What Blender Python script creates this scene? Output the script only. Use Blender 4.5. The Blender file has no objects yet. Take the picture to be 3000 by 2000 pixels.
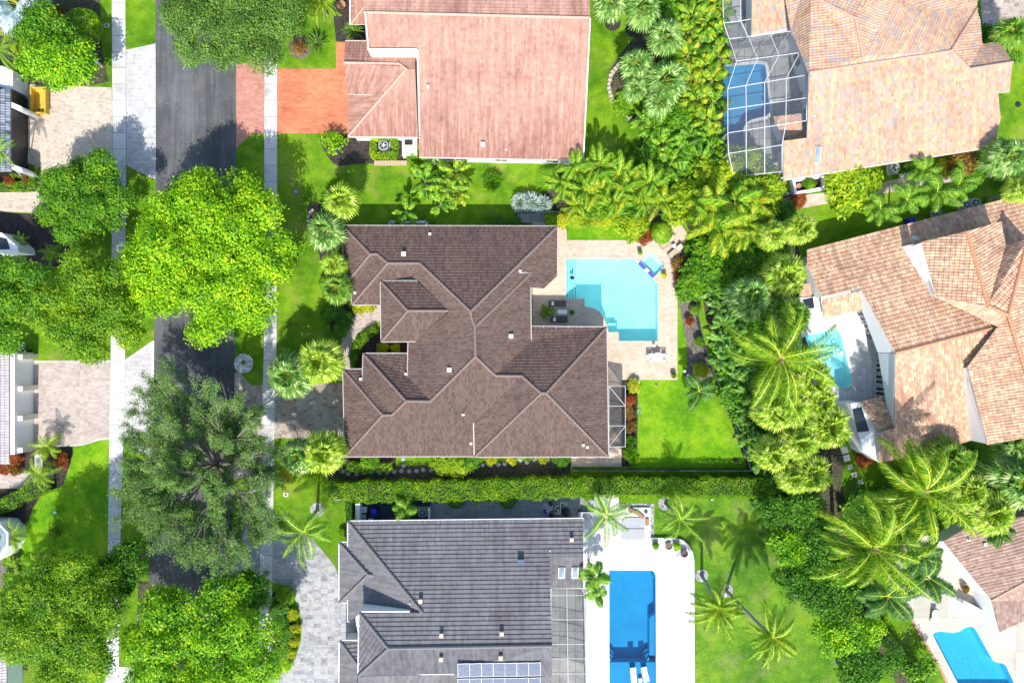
import bpy, math, random
import numpy as np
from mathutils import Vector, Matrix
from mathutils.geometry import tessellate_polygon, delaunay_2d_cdt
from mathutils.bvhtree import BVHTree

# ---------------------------------------------------------------- camera, sky, sun, exposure
S = bpy.context.scene
COL = S.collection
H = 80.0            # drone height
PPM = 25.0          # photograph pixels per metre on the ground
cd = bpy.data.cameras.new('camera'); cam = bpy.data.objects.new('camera', cd); COL.objects.link(cam)
cam.location = (0, 0, H); cam.rotation_euler = (0, 0, 0)
cd.sensor_width = 36; cd.lens = 36 * H / (3000 / PPM); cd.clip_start = 1; cd.clip_end = 1500
S.camera = cam
SUN_EL, SUN_AZ = math.radians(47), math.radians(181)
w = bpy.data.worlds.new('World'); S.world = w; w.use_nodes = True
nt = w.node_tree; nt.nodes.clear()
sky = nt.nodes.new('ShaderNodeTexSky'); sky.sky_type = 'NISHITA'; sky.sun_disc = False
sky.sun_elevation = SUN_EL; sky.sun_rotation = SUN_AZ
bg = nt.nodes.new('ShaderNodeBackground'); bg.inputs[1].default_value = 0.15
wo = nt.nodes.new('ShaderNodeOutputWorld'); nt.links.new(sky.outputs[0], bg.inputs[0]); nt.links.new(bg.outputs[0], wo.inputs[0])
sl = bpy.data.lights.new('sun', 'SUN'); sl.energy = 3.7; sl.angle = math.radians(0.8); sl.color = (1, .965, .9)
so = bpy.data.objects.new('sun', sl); COL.objects.link(so)
sd = Vector((math.sin(SUN_AZ) * math.cos(SUN_EL), math.cos(SUN_AZ) * math.cos(SUN_EL), math.sin(SUN_EL)))
so.rotation_euler = sd.to_track_quat('Z', 'Y').to_euler(); so.location = sd * 60
S.view_settings.view_transform = 'Standard'; S.view_settings.look = 'None'
S.view_settings.exposure = 0.98; S.view_settings.gamma = 1.0
S.render.engine = 'CYCLES'
try:
    S.cycles.max_bounces = 8; S.cycles.transparent_max_bounces = 12
except Exception: pass

# ---------------------------------------------------------------- helpers
def W(px, py, z=0.0):
    k = (1 - z / H) / PPM
    return Vector(((px - 1500) * k, (1000 - py) * k, z))

def tag(o, label=None, cat=None, group=None, kind=None):
    if label: o['label'] = label
    if cat: o['category'] = cat
    if group: o['group'] = group
    if kind: o['kind'] = kind
    return o

def thing(name, label, cat, loc=(0, 0, 0), rz=0, group=None, scale=None):
    o = bpy.data.objects.new(name, None); COL.objects.link(o)
    o.location = loc; o.rotation_euler = (0, 0, rz); o.empty_display_size = .3
    if scale: o.scale = scale if hasattr(scale, '__len__') else (scale,) * 3
    return tag(o, label, cat, group)

def link(name, me, parent=None, label=None):
    o = bpy.data.objects.new(name, me); COL.objects.link(o)
    if parent: o.parent = parent
    if label: o['label'] = label
    return o

class MB:
    """collects faces of one mesh; origin = world point that becomes the local origin"""
    def __init__(s, origin=(0, 0, 0)):
        s.v = []; s.f = []; s.m = []; s.uv = []; s.o = Vector(origin)
    def add(s, vs, fs, m=0, uvs=None):
        b = len(s.v); s.v += [tuple(Vector(p) - s.o) for p in vs]
        for i, f in enumerate(fs):
            s.f.append([b + k for k in f]); s.m.append(m)
            s.uv.append(uvs[i] if uvs else None)
    def poly(s, pts, m=0): s.add(pts, [list(range(len(pts)))], m)
    def box(s, c, size, rz=0, m=0, rx=0, ry=0):
        c = Vector(c); hx, hy, hz = [k / 2 for k in size]
        R = Matrix.Rotation(rz, 3, 'Z') @ Matrix.Rotation(ry, 3, 'Y') @ Matrix.Rotation(rx, 3, 'X')
        vs = [c + R @ Vector((x, y, z)) for z in (-hz, hz) for x, y in ((-hx, -hy), (hx, -hy), (hx, hy), (-hx, hy))]
        s.add(vs, [(3, 2, 1, 0), (4, 5, 6, 7), (0, 1, 5, 4), (1, 2, 6, 5), (2, 3, 7, 6), (3, 0, 4, 7)], m)
    def bar(s, p, q, wd, ht, m=0, up=(0, 0, 1)):
        p, q = Vector(p), Vector(q); d = (q - p)
        if d.length < 1e-6: return
        d.normalize(); sd_ = d.cross(Vector(up))
        if sd_.length < 1e-4: sd_ = d.cross(Vector((1, 0, 0)))
        sd_.normalize(); u = sd_.cross(d); a = sd_ * wd / 2; b = u * ht / 2
        vs = [e + k for e in (p, q) for k in (-a - b, a - b, a + b, -a + b)]
        s.add(vs, [(0, 1, 2, 3), (7, 6, 5, 4), (0, 4, 5, 1), (1, 5, 6, 2), (2, 6, 7, 3), (3, 7, 4, 0)], m)
    def tube(s, pts, rad, n=8, m=0, cap=True):
        pts = [Vector(p) for p in pts]
        if not hasattr(rad, '__len__'): rad = [rad] * len(pts)
        vs = []
        for i, p in enumerate(pts):
            d = (pts[min(i + 1, len(pts) - 1)] - pts[max(i - 1, 0)])
            d = d.normalized() if d.length > 1e-6 else Vector((0, 0, 1))
            a = d.cross(Vector((.31, .17, .93) if abs(d.z) < .9 else (1, .1, 0))).normalized(); b = d.cross(a)
            for k in range(n):
                t = 2 * math.pi * k / n; vs.append(p + (a * math.cos(t) + b * math.sin(t)) * rad[i])
        fs = [(i * n + k, i * n + (k + 1) % n, (i + 1) * n + (k + 1) % n, (i + 1) * n + k) for i in range(len(pts) - 1) for k in range(n)]
        if cap: fs += [tuple(range(n))[::-1], tuple(range((len(pts) - 1) * n, len(pts) * n))]
        s.add(vs, fs, m)
    def lathe(s, c, prof, n=16, m=0):
        c = Vector(c); vs = [c + Vector((r * math.cos(2 * math.pi * k / n), r * math.sin(2 * math.pi * k / n), z)) for r, z in prof for k in range(n)]
        fs = [(i * n + k, i * n + (k + 1) % n, (i + 1) * n + (k + 1) % n, (i + 1) * n + k) for i in range(len(prof) - 1) for k in range(n)]
        fs.append(tuple(range((len(prof) - 1) * n, len(prof) * n)))
        s.add(vs, fs, m)
    def prism(s, pts, z0, z1, m=0, bottom=False):
        pts = ccw([(p[0], p[1]) for p in pts]); n = len(pts)
        vs = [(x, y, z0) for x, y in pts] + [(x, y, z1) for x, y in pts]
        s.add(vs, [(i, (i + 1) % n, n + (i + 1) % n, n + i) for i in range(n)], m)
        s.sheet(pts, z1, [], m)
    def sheet(s, pts, z, holes=(), m=0):
        loops = [[Vector((p[0], p[1], 0)) for p in pts]] + [[Vector((p[0], p[1], 0)) for p in h] for h in holes]
        allv = []; ed = []
        for l in loops:
            n0 = len(allv); allv += [Vector((p.x, p.y)) for p in l]; ed += [(n0 + i, n0 + (i + 1) % len(l)) for i in range(len(l))]
        allv, _e, tris, _a, _b, _c = delaunay_2d_cdt(allv, ed, [], 0, 1e-5)
        def inside(q, l):
            r = False
            for i in range(len(l)):
                a, b = l[i - 1], l[i]
                if (a.y > q.y) != (b.y > q.y) and q.x < (b.x - a.x) * (q.y - a.y) / (b.y - a.y) + a.x: r = not r
            return r
        vs = [(p.x, p.y, z) for p in allv]; fs = []
        for t in tris:
            a, b, c = (allv[i] for i in t); g_ = (a + b + c) / 3
            if not inside(g_, loops[0]) or any(inside(g_, l) for l in loops[1:]): continue
            cr = (b.x - a.x) * (c.y - a.y) - (b.y - a.y) * (c.x - a.x)
            if abs(cr) < 1e-9: continue
            fs.append(tuple(t) if cr > 0 else tuple(t[::-1]))
        s.add(vs, fs, m)
    def build(s, name, mats, parent=None, label=None, smooth=False):
        me = bpy.data.meshes.new(name); me.from_pydata(s.v, [], s.f)
        for mt in (mats if isinstance(mats, (list, tuple)) else [mats]): me.materials.append(mt)
        me.polygons.foreach_set('material_index', s.m)
        if any(u is not None for u in s.uv):
            l = me.uv_layers.new(name='UVMap'); d = []
            for f, u in zip(s.f, s.uv):
                if u is None: d += [0, 0] * len(f)
                else:
                    for a in u: d += [a[0], a[1]]
            l.data.foreach_set('uv', d)
        if smooth: me.polygons.foreach_set('use_smooth', [True] * len(s.f))
        me.update()
        return link(name, me, parent, label)

def ccw(p):
    a = sum(p[i][0] * p[(i + 1) % len(p)][1] - p[(i + 1) % len(p)][0] * p[i][1] for i in range(len(p)))
    return list(p) if a > 0 else list(p)[::-1]

def offset(pts, d):
    """inset (d>0) of a polygon in world xy"""
    p = ccw([(q[0], q[1]) for q in pts]); n = len(p); out = []
    for i in range(n):
        a, b, c = Vector(p[i - 1]), Vector(p[i]), Vector(p[(i + 1) % n])
        e1 = (b - a).normalized(); e2 = (c - b).normalized()
        n1 = Vector((-e1.y, e1.x)); n2 = Vector((-e2.y, e2.x)); k = n1 + n2
        dn = max(.35, 1 + n1.dot(n2)); q = b + k * (d / dn)
        out.append((q.x, q.y))
    return out

def smooth_poly(pts, it=2):
    """Chaikin on every corner"""
    for _ in range(it):
        q = []
        for i in range(len(pts)):
            a, b = pts[i], pts[(i + 1) % len(pts)]
            q += [(a[0] * .75 + b[0] * .25, a[1] * .75 + b[1] * .25), (a[0] * .25 + b[0] * .75, a[1] * .25 + b[1] * .75)]
        pts = q
    return pts

def circ(cx, cy, rx, ry=None, n=24, jit=0, seed=1):
    ry = ry or rx; r_ = random.Random(seed)
    return [(cx + rx * (1 + r_.uniform(-jit, jit)) * math.cos(2 * math.pi * k / n), cy + ry * (1 + r_.uniform(-jit, jit)) * math.sin(2 * math.pi * k / n)) for k in range(n)]

def wpx(pts, z=0): return [(W(p[0], p[1], z).x, W(p[0], p[1], z).y) for p in pts]

# ---------------------------------------------------------------- materials
MATS = {}
class N:
    def __init__(s, name):
        s.mat = bpy.data.materials.new(name); s.mat.use_nodes = True; s.t = s.mat.node_tree
        s.b = s.t.nodes['Principled BSDF']; s.out = s.t.nodes['Material Output']
    def n(s, ty, **kw):
        d = s.t.nodes.new(ty)
        for k, v in kw.items():
            if k.startswith('i_'):
                key = k[2:]; key = int(key) if key.isdigit() else key.replace('_', ' ')
                if isinstance(v, bpy.types.NodeSocket): s.t.links.new(v, d.inputs[key])
                else: d.inputs[key].default_value = v
            else: setattr(d, k, v)
        return d
    def l(s, a, b): s.t.links.new(a, b)
    def math(s, op, a, b=0.0, c=None):
        d = s.t.nodes.new('ShaderNodeMath'); d.operation = op
        for i, v in enumerate((a, b) if c is None else (a, b, c)):
            if isinstance(v, bpy.types.NodeSocket): s.t.links.new(v, d.inputs[i])
            else: d.inputs[i].default_value = v
        return d.outputs[0]
    def ramp(s, fac, stops, interp='LINEAR'):
        d = s.t.nodes.new('ShaderNodeValToRGB'); e = d.color_ramp.elements; d.color_ramp.interpolation = interp
        while len(e) < len(stops): e.new(.5)
        for k, (p, c) in enumerate(stops): e[k].position = p; e[k].color = (*c, 1)
        s.t.links.new(fac, d.inputs[0]); return d.outputs[0]
    def mix(s, fac, a, b, mode='MIX'):
        d = s.t.nodes.new('ShaderNodeMix'); d.data_type = 'RGBA'; d.blend_type = mode
        for i, v in ((0, fac), (6, a), (7, b)):
            if isinstance(v, bpy.types.NodeSocket): s.t.links.new(v, d.inputs[i])
            elif i == 0: d.inputs[0].default_value = v
            else: d.inputs[i].default_value = (*v, 1)
        return d.outputs[2]
    def noise(s, vec, scale, detail=3, rough=.55):
        d = s.n('ShaderNodeTexNoise', i_Scale=scale, i_Detail=detail, i_Roughness=rough); 
        if vec: s.l(vec, d.inputs['Vector'])
        return d.outputs['Fac']
    def pos(s): return s.n('ShaderNodeNewGeometry').outputs['Position']
    def obj(s): return s.n('ShaderNodeTexCoord').outputs['Object']
    def bump(s, h, st=.5, dist=.05):
        d = s.n('ShaderNodeBump', i_Strength=st, i_Distance=dist); s.l(h, d.inputs['Height']); s.l(d.outputs[0], s.b.inputs['Normal'])
    def col(s, c):
        if isinstance(c, bpy.types.NodeSocket): s.l(c, s.b.inputs['Base Color'])
        else: s.b.inputs['Base Color'].default_value = (*c, 1)

def sc(c, k): return tuple(min(1, x * k) for x in c)

def plain(name, c, rough=.6, metal=0, var=.12, scale=3.0, bump=0, emit=None):
    if name in MATS: return MATS[name]
    m = N(name); p = m.pos(); f = m.noise(p, scale, 4)
    m.col(m.ramp(f, [(.25, sc(c, 1 - var)), (.75, sc(c, 1 + var))]))
    m.b.inputs['Roughness'].default_value = rough; m.b.inputs['Metallic'].default_value = metal
    if bump: m.bump(f, .6, bump)
    MATS[name] = m.mat; return m.mat

def grass(name, dark, mid, light, dry=(.30, .27, .08), drya=.45):
    m = N(name); p = m.pos()
    big = m.noise(p, .16, 5, .6); med = m.noise(p, .9, 4, .6); fin = m.noise(p, 7, 3, .7)
    f = m.math('ADD', m.math('MULTIPLY', big, .55), m.math('ADD', m.math('MULTIPLY', med, .3), m.math('MULTIPLY', fin, .35)))
    c = m.ramp(f, [(.47, dark), (.585, mid), (.69, light)])
    d = m.math('MULTIPLY', m.ramp(m.noise(p, .33, 5, .65), [(.52, (0, 0, 0)), (.68, (1, 1, 1))]), drya)
    c = m.mix(d, c, dry)
    ff = m.ramp(m.noise(p, 16, 2, .8), [(.3, (.55, .55, .55)), (.7, (1.25, 1.25, 1.25))])
    c = m.mix(1.0, c, ff, 'MULTIPLY')
    m.col(c); m.b.inputs['Roughness'].default_value = .9; m.b.inputs['Specular IOR Level'].default_value = .15
    m.bump(m.math('ADD', fin, m.noise(p, 22, 2, .8)), .8, .08)
    return m.mat

def asphalt(name):
    m = N(name); p = m.pos()
    big = m.noise(p, .22, 5, .6); fin = m.noise(p, 14, 2, .8)
    sx = m.n('ShaderNodeMapping', i_Scale=(2.2, .12, 1)); m.l(p, sx.inputs[0]); st = m.noise(sx.outputs[0], 1.0, 4, .6)
    f = m.math('ADD', m.math('MULTIPLY', big, .5), m.math('ADD', m.math('MULTIPLY', fin, .2), m.math('MULTIPLY', st, .35)))
    c = m.ramp(f, [(.38, (.036, .038, .043)), (.52, (.070, .072, .076)), (.68, (.135, .136, .136))])
    # pale scuff threads
    wv = m.noise(p, .8, 6, .75); th = m.math('ABSOLUTE', m.math('SUBTRACT', wv, .5)); 
    t = m.math('MULTIPLY', m.math('LESS_THAN', th, .010), m.ramp(m.noise(p, .3, 2), [(.5, (0, 0, 0)), (.65, (1, 1, 1))]))
    c = m.mix(m.math('MULTIPLY', t, .45), c, (.2, .2, .2))
    m.col(c); m.b.inputs['Roughness'].default_value = .85; m.bump(fin, .5, .02); return m.mat

def pavers(name, cols, bw=.22, bh=.11, mortar=(.10, .09, .08), msize=.012, stain=.35, rot=0, grime=(.5, .45, .42)):
    m = N(name); p = m.pos()
    mp = m.n('ShaderNodeMapping', i_Rotation=(0, 0, rot)); m.l(p, mp.inputs[0]); p2 = mp.outputs[0]
    br = m.n('ShaderNodeTexBrick', offset=.5, i_Scale=1.0, i_Mortar_Size=msize, i_Brick_Width=bw, i_Row_Height=bh, i_Bias=0.0)
    br.inputs['Color1'].default_value = (0, 0, 0, 1); br.inputs['Color2'].default_value = (1, 1, 1, 1); br.inputs['Mortar'].default_value = (.5, .5, .5, 1)
    m.l(p2, br.inputs['Vector'])
    # per-cell variation on a coarser grid so it still reads from the air
    s = m.n('ShaderNodeVectorMath', operation='SNAP'); m.l(p2, s.inputs[0]); s.inputs[1].default_value = (bw * 2, bh * 2, 50)
    wn = m.n('ShaderNodeTexWhiteNoise'); m.l(s.outputs[0], wn.inputs['Vector'])
    f = m.math('ADD', m.math('MULTIPLY', br.outputs['Color'], .35), m.math('MULTIPLY', wn.outputs['Value'], .65))
    n_ = len(cols); c = m.ramp(f, [(i / max(1, n_ - 1), k) for i, k in enumerate(cols)])
    c = m.mix(m.math('MULTIPLY', br.outputs['Fac'], .75), c, mortar)
    g = m.ramp(m.noise(p, .25, 6, .65), [(.42, (1, 1, 1)), (.70, grime)])
    c = m.mix(stain, c, g, 'MULTIPLY')
    g2 = m.ramp(m.noise(p, 1.3, 4, .7), [(.3, (.85, .85, .85)), (.7, (1.1, 1.1, 1.1))]); c = m.mix(.8, c, g2, 'MULTIPLY')
    m.col(c); m.b.inputs['Roughness'].default_value = .85
    m.bump(m.math('SUBTRACT', 1.0, br.outputs['Fac']), .5, .01); return m.mat

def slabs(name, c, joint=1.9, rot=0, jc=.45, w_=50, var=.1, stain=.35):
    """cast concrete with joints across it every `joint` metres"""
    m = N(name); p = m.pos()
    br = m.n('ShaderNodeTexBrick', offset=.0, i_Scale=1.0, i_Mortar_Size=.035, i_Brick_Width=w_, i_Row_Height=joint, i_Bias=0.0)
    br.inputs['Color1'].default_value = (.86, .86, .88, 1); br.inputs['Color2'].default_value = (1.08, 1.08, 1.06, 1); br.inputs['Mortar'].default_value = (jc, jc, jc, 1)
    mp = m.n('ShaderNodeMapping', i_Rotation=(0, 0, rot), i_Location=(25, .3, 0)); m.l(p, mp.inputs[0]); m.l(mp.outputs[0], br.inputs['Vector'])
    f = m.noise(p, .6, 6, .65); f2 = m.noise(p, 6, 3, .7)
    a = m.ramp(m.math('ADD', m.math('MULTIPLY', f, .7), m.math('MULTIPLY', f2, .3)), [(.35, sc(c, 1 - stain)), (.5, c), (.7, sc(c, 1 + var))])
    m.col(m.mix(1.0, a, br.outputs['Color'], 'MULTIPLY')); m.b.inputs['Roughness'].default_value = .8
    m.bump(f2, .3, .01); return m.mat

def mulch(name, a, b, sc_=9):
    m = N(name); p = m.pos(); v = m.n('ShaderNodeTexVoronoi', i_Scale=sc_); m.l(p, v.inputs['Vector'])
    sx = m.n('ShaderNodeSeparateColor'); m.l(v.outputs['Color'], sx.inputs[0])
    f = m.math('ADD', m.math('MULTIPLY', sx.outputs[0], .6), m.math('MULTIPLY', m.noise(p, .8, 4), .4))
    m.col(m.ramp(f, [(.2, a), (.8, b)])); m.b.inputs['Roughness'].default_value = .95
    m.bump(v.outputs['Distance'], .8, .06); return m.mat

def tiles(name, cols, tw=.3, th=.36, streak=.35, dirt=(.45, .4, .4), dirta=.5, rough=.8, moss=None, gap=.0, eave=0):
    """roof tiles: UV are metres along the eave and up the slope"""
    m = N(name); uv = m.n('ShaderNodeUVMap').outputs[0]; p = m.pos()
    sp = m.n('ShaderNodeSeparateXYZ'); m.l(uv, sp.inputs[0])
    row = m.math('FLOOR', m.math('DIVIDE', sp.outputs[1], th))
    uu = m.math('ADD', m.math('DIVIDE', sp.outputs[0], tw), m.math('MULTIPLY', m.math('MODULO', m.math('ABSOLUTE', row), 2), .5 if gap else 0))
    cell = m.math('FLOOR', uu)
    cb = m.n('ShaderNodeCombineXYZ'); m.l(cell, cb.inputs[0]); m.l(row, cb.inputs[1])
    wn = m.n('ShaderNodeTexWhiteNoise', noise_dimensions='3D'); m.l(cb.outputs[0], wn.inputs['Vector'])
    n_ = len(cols); c = m.ramp(wn.outputs['Value'], [(i / n_, k) for i, k in enumerate(cols)], 'CONSTANT' if n_ > 3 else 'LINEAR')
    if gap:
        fr = m.math('FRACT', uu); c = m.mix(m.math('MULTIPLY', m.math('LESS_THAN', fr, gap), .5), c, (.02, .02, .02))
    sm = m.n('ShaderNodeMapping', i_Scale=(2.2, .16, 1)); m.l(uv, sm.inputs[0])
    st = m.ramp(m.noise(sm.outputs[0], 1.0, 5, .65), [(.35, (1 - streak,) * 3), (.65, (1.12, 1.12, 1.12))])
    c = m.mix(1.0, c, st, 'MULTIPLY')
    d = m.math('MULTIPLY', m.ramp(m.noise(p, .22, 6, .7), [(.5, (0, 0, 0)), (.72, (1, 1, 1))]), dirta)
    c = m.mix(d, c, m.mix(1.0, c, dirt, 'MULTIPLY'))
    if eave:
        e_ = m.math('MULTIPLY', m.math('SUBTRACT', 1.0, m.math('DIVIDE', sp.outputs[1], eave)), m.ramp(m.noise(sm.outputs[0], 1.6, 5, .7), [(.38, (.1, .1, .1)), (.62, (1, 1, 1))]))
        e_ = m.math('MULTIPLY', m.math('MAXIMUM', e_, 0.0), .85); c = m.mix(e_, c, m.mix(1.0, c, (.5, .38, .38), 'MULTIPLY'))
    f2 = m.noise(p, 9, 3, .7); c = m.mix(.6, c, m.ramp(f2, [(.3, (.8, .8, .8)), (.7, (1.2, 1.2, 1.2))]), 'MULTIPLY')
    m.col(c); m.b.inputs['Roughness'].default_value = rough; m.b.inputs['Specular IOR Level'].default_value = .3
    m.bump(f2, .3, .01); return m.mat

def leafmat(name, stops, trans=.35, nscale=.5, isl=.55, rough=.55):
    m = N(name); g = m.n('ShaderNodeNewGeometry'); p = g.outputs['Position']
    nz = m.math('ADD', m.math('MULTIPLY', m.math('SUBTRACT', m.noise(p, nscale, 4, .6), .5), 2.6), .5)
    f = m.math('ADD', m.math('MULTIPLY', g.outputs['Random Per Island'], isl), m.math('MULTIPLY', nz, 1 - isl))
    c = m.ramp(f, stops)
    m.col(c); m.b.inputs['Roughness'].default_value = rough; m.b.inputs['Specular IOR Level'].default_value = .25
    tr = m.n('ShaderNodeBsdfTranslucent'); m.l(m.mix(1.0, c, (1.25, 1.35, .5), 'MULTIPLY'), tr.inputs[0])
    mx = m.n('ShaderNodeMixShader', i_0=trans); m.l(m.b.outputs[0], mx.inputs[1]); m.l(tr.outputs[0], mx.inputs[2])
    m.l(mx.outputs[0], m.out.inputs[0]); return m.mat

def water(name, tint, wave=.05, scale=1.4):
    m = N(name); p = m.pos()
    tr = m.n('ShaderNodeBsdfTransparent', i_Color=(*tint, 1)); gl = m.n('ShaderNodeBsdfGlossy', i_Roughness=.08)
    gl.inputs[0].default_value = (1, 1, 1, 1)
    b = m.n('ShaderNodeBump', i_Strength=.35, i_Distance=wave); m.l(m.noise(p, scale, 4, .6), b.inputs['Height'])
    m.l(b.outputs[0], gl.inputs['Normal']); fr = m.n('ShaderNodeFresnel', i_IOR=1.33); m.l(b.outputs[0], fr.inputs['Normal'])
    mx = m.n('ShaderNodeMixShader'); m.l(fr.outputs[0], mx.inputs[0]); m.l(tr.outputs[0], mx.inputs[1]); m.l(gl.outputs[0], mx.inputs[2])
    m.l(mx.outputs[0], m.out.inputs[0]); return m.mat

def screenmat(name, c=(.05, .055, .06), a=.4):
    m = N(name); tr = m.n('ShaderNodeBsdfTransparent'); df = m.n('ShaderNodeBsdfDiffuse', i_Color=(*c, 1))
    mx = m.n('ShaderNodeMixShader', i_0=a); m.l(tr.outputs[0], mx.inputs[1]); m.l(df.outputs[0], mx.inputs[2]); m.l(mx.outputs[0], m.out.inputs[0]); return m.mat

def poolfloor(name, a, b, sc_=.35):
    m = N(name); p = m.pos(); f = m.noise(p, sc_, 4, .6)
    v = m.n('ShaderNodeTexVoronoi', feature='SMOOTH_F1', i_Scale=2.2); m.l(p, v.inputs['Vector'])
    m.col(m.ramp(m.math('ADD', m.math('MULTIPLY', f, .85), m.math('MULTIPLY', v.outputs['Distance'], .15)), [(.3, a), (.7, b)])); m.b.inputs['Roughness'].default_value = .7; return m.mat

M = dict(
    grass=grass('lawn_grass', (.05, .145, .005), (.115, .255, .007), (.22, .37, .014), dry=(.34, .29, .09), drya=.4),
    grass2=grass('lush_grass', (.055, .19, .004), (.12, .31, .006), (.25, .43, .012), drya=.12),
    grass3=grass('fine_grass', (.045, .145, .010), (.10, .235, .014), (.20, .34, .022), dry=(.33, .28, .14), drya=.35),
    asphalt=asphalt('asphalt'),
    conc=slabs('sidewalk_concrete', (.53, .52, .49)),
    deck=slabs('white_deck_stone', (.60, .59, .57), joint=1.2, w_=1.2, jc=.80, var=.06, stain=.16),
    deckb=slabs('beige_deck', (.44, .41, .33), joint=4, w_=4, jc=.75, var=.08, stain=.15),
    deckg=slabs('pale_stone_deck', (.60, .61, .61), joint=.9, w_=.6, jc=.8, var=.06, stain=.18),
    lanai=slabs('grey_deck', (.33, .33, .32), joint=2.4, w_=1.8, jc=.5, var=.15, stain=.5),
    pv_beige=pavers('beige_pavers', [(.42, .31, .24), (.60, .50, .40), (.64, .55, .45), (.52, .42, .34)], stain=.35, grime=(.7, .64, .6)),
    pv_pink=pavers('pinkish_pavers', [(.40, .31, .27), (.52, .43, .38), (.58, .50, .45)], stain=.3),
    pv_white=pavers('white_pavers', [(.42, .41, .40), (.55, .54, .53), (.60, .59, .58)], .3, .16, mortar=(.22, .2, .2), msize=.02, stain=.35),
    pv_patio=pavers('patio_pavers', [(.50, .37, .27), (.64, .51, .38), (.68, .55, .43), (.60, .47, .36)], stain=.4, grime=(.62, .52, .46)),
    pv_brown=pavers('brown_pavers', [(.24, .17, .125), (.40, .32, .26), (.50, .44, .38), (.33, .27, .23)], .3, .2, stain=.6),
    pv_grey=pavers('grey_pavers', [(.17, .18, .20), (.30, .31, .32), (.42, .41, .40), (.25, .26, .28)], .4, .25, stain=.25, msize=.01),
    pv_slate=pavers('slate_pavers', [(.22, .225, .24), (.30, .30, .31), (.36, .35, .35)], .5, .3, stain=.4, msize=.01),
    orange=pavers('orange_coated_pavers', [(.44, .16, .075), (.55, .21, .10), (.62, .27, .14)], .3, .16, mortar=(.34, .11, .05), stain=.9, grime=(.85, .6, .6)),
    pinkpv=pavers('faded_red_pavers', [(.40, .17, .12), (.48, .23, .17), (.52, .28, .21)], .24, .12, mortar=(.28, .12, .09), stain=.5, grime=(.75, .6, .6)),
    mulch=mulch('dark_mulch', (.012, .010, .009), (.06, .045, .038)),
    mulch2=mulch('grey_brown_mulch', (.06, .05, .04), (.22, .18, .15)),
    mulch3=mulch('dark_leaf_litter', (.02, .025, .012), (.09, .075, .04), 5),  # dark ground cover, litter with its own dark colour
    pebble=mulch('white_pebbles', (.28, .28, .29), (.75, .75, .78), 7),
    gravel=mulch('grey_gravel', (.10, .10, .11), (.45, .45, .46), 7),
    navy=mulch('dark_blue_gravel', (.02, .03, .05), (.06, .075, .10), 12),
    stonec=plain('border_stone', (.42, .36, .29), .85, var=.3, scale=4, bump=.03),
    white=plain('white_stucco', (.72, .73, .74), .8, var=.04),
    whitem=plain('white_metal', (.78, .78, .79), .35, var=.02),
    cream=plain('cream_stucco', (.66, .61, .52), .8, var=.05),
    grey=plain('grey_plastic', (.30, .31, .33), .5),
    lgrey=plain('light_grey_metal', (.45, .47, .48), .45),
    dark=plain('black_metal', (.02, .021, .024), .4),
    glass=plain('dark_glass', (.02, .028, .035), .06, var=.02),
    sky_glass=plain('skylight_glass', (.22, .28, .33), .25, var=.3, scale=1.5),
    blue=plain('blue_plastic', (.01, .015, .45), .4),
    dblue=plain('slate_blue_metal', (.03, .06, .12), .5),
    tan=plain('tan_metal', (.45, .38, .28), .6),
    brick=plain('buff_brick', (.42, .31, .20), .8, var=.25, scale=6),
    wick=plain('brown_wicker', (.10, .075, .05), .8, var=.2, scale=8),
    sling=plain('beige_sling', (.42, .35, .22), .8, var=.06, scale=8),
    towel=plain('white_cloth', (.78, .79, .8), .9, var=.02),
    terra=plain('terracotta_pot', (.40, .20, .10), .8),
    brownpot=plain('brown_planter', (.12, .075, .065), .6),
    yellow=plain('yellow_paint', (.60, .38, .04), .5, var=.12),
    rust=plain('rust_stone', (.30, .14, .09), .8, var=.3, scale=5),
    hose=plain('pale_green_rubber', (.12, .38, .2), .5),
    purple=plain('violet_tiles', (.09, .07, .42), .3, var=.3, scale=12),
    bark=plain('grey_bark', (.20, .17, .14), .9, var=.25, scale=5, bump=.03),
    pbark=plain('palm_bark', (.27, .25, .22), .9, var=.25, scale=7, bump=.03),
    twig=plain('pale_twig', (.24, .22, .19), .9, var=.2),
    soil=plain('potting_soil', (.03, .022, .016), .95),
)
# roofs
M['r_brown'] = tiles('brown_barrel_tiles', [(.090, .056, .044), (.112, .072, .058), (.135, .090, .074)], .19, .37, streak=.12, dirt=(.6, .6, .65), dirta=.5)
M['c_brown'] = plain('brown_ridge_tiles', (.18, .125, .105), .8, var=.15)
M['r_grey'] = tiles('grey_flat_tiles', [(.13, .128, .135), (.15, .147, .154), (.17, .163, .17)], .35, .44, streak=.30, dirt=(.6, .55, .55), dirta=.6, gap=.07)
M['c_grey'] = plain('grey_ridge_tiles', (.15, .143, .148), .8, var=.1)
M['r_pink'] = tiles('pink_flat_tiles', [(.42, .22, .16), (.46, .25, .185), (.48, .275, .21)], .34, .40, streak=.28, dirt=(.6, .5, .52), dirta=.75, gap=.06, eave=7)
M['c_pink'] = plain('pink_ridge_tiles', (.50, .30, .23), .8, var=.08)
M['r_mix'] = tiles('blended_terracotta_tiles', [(.47, .28, .19), (.50, .36, .19), (.49, .30, .20), (.34, .29, .27), (.52, .33, .22), (.46, .29, .20), (.44, .24, .16), (.48, .31, .22)], .30, .40, streak=.14, dirt=(.5, .42, .4), dirta=.5)
M['c_mix'] = plain('terracotta_ridge_tiles', (.46, .27, .2), .8, var=.12)
M['r_terra'] = tiles('orange_terracotta_tiles', [(.48, .28, .18), (.56, .36, .22), (.53, .31, .19), (.44, .27, .19), (.62, .43, .28), (.56, .37, .24), (.46, .26, .16)], .30, .42, streak=.25, dirt=(.45, .38, .38), dirta=.7)
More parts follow.
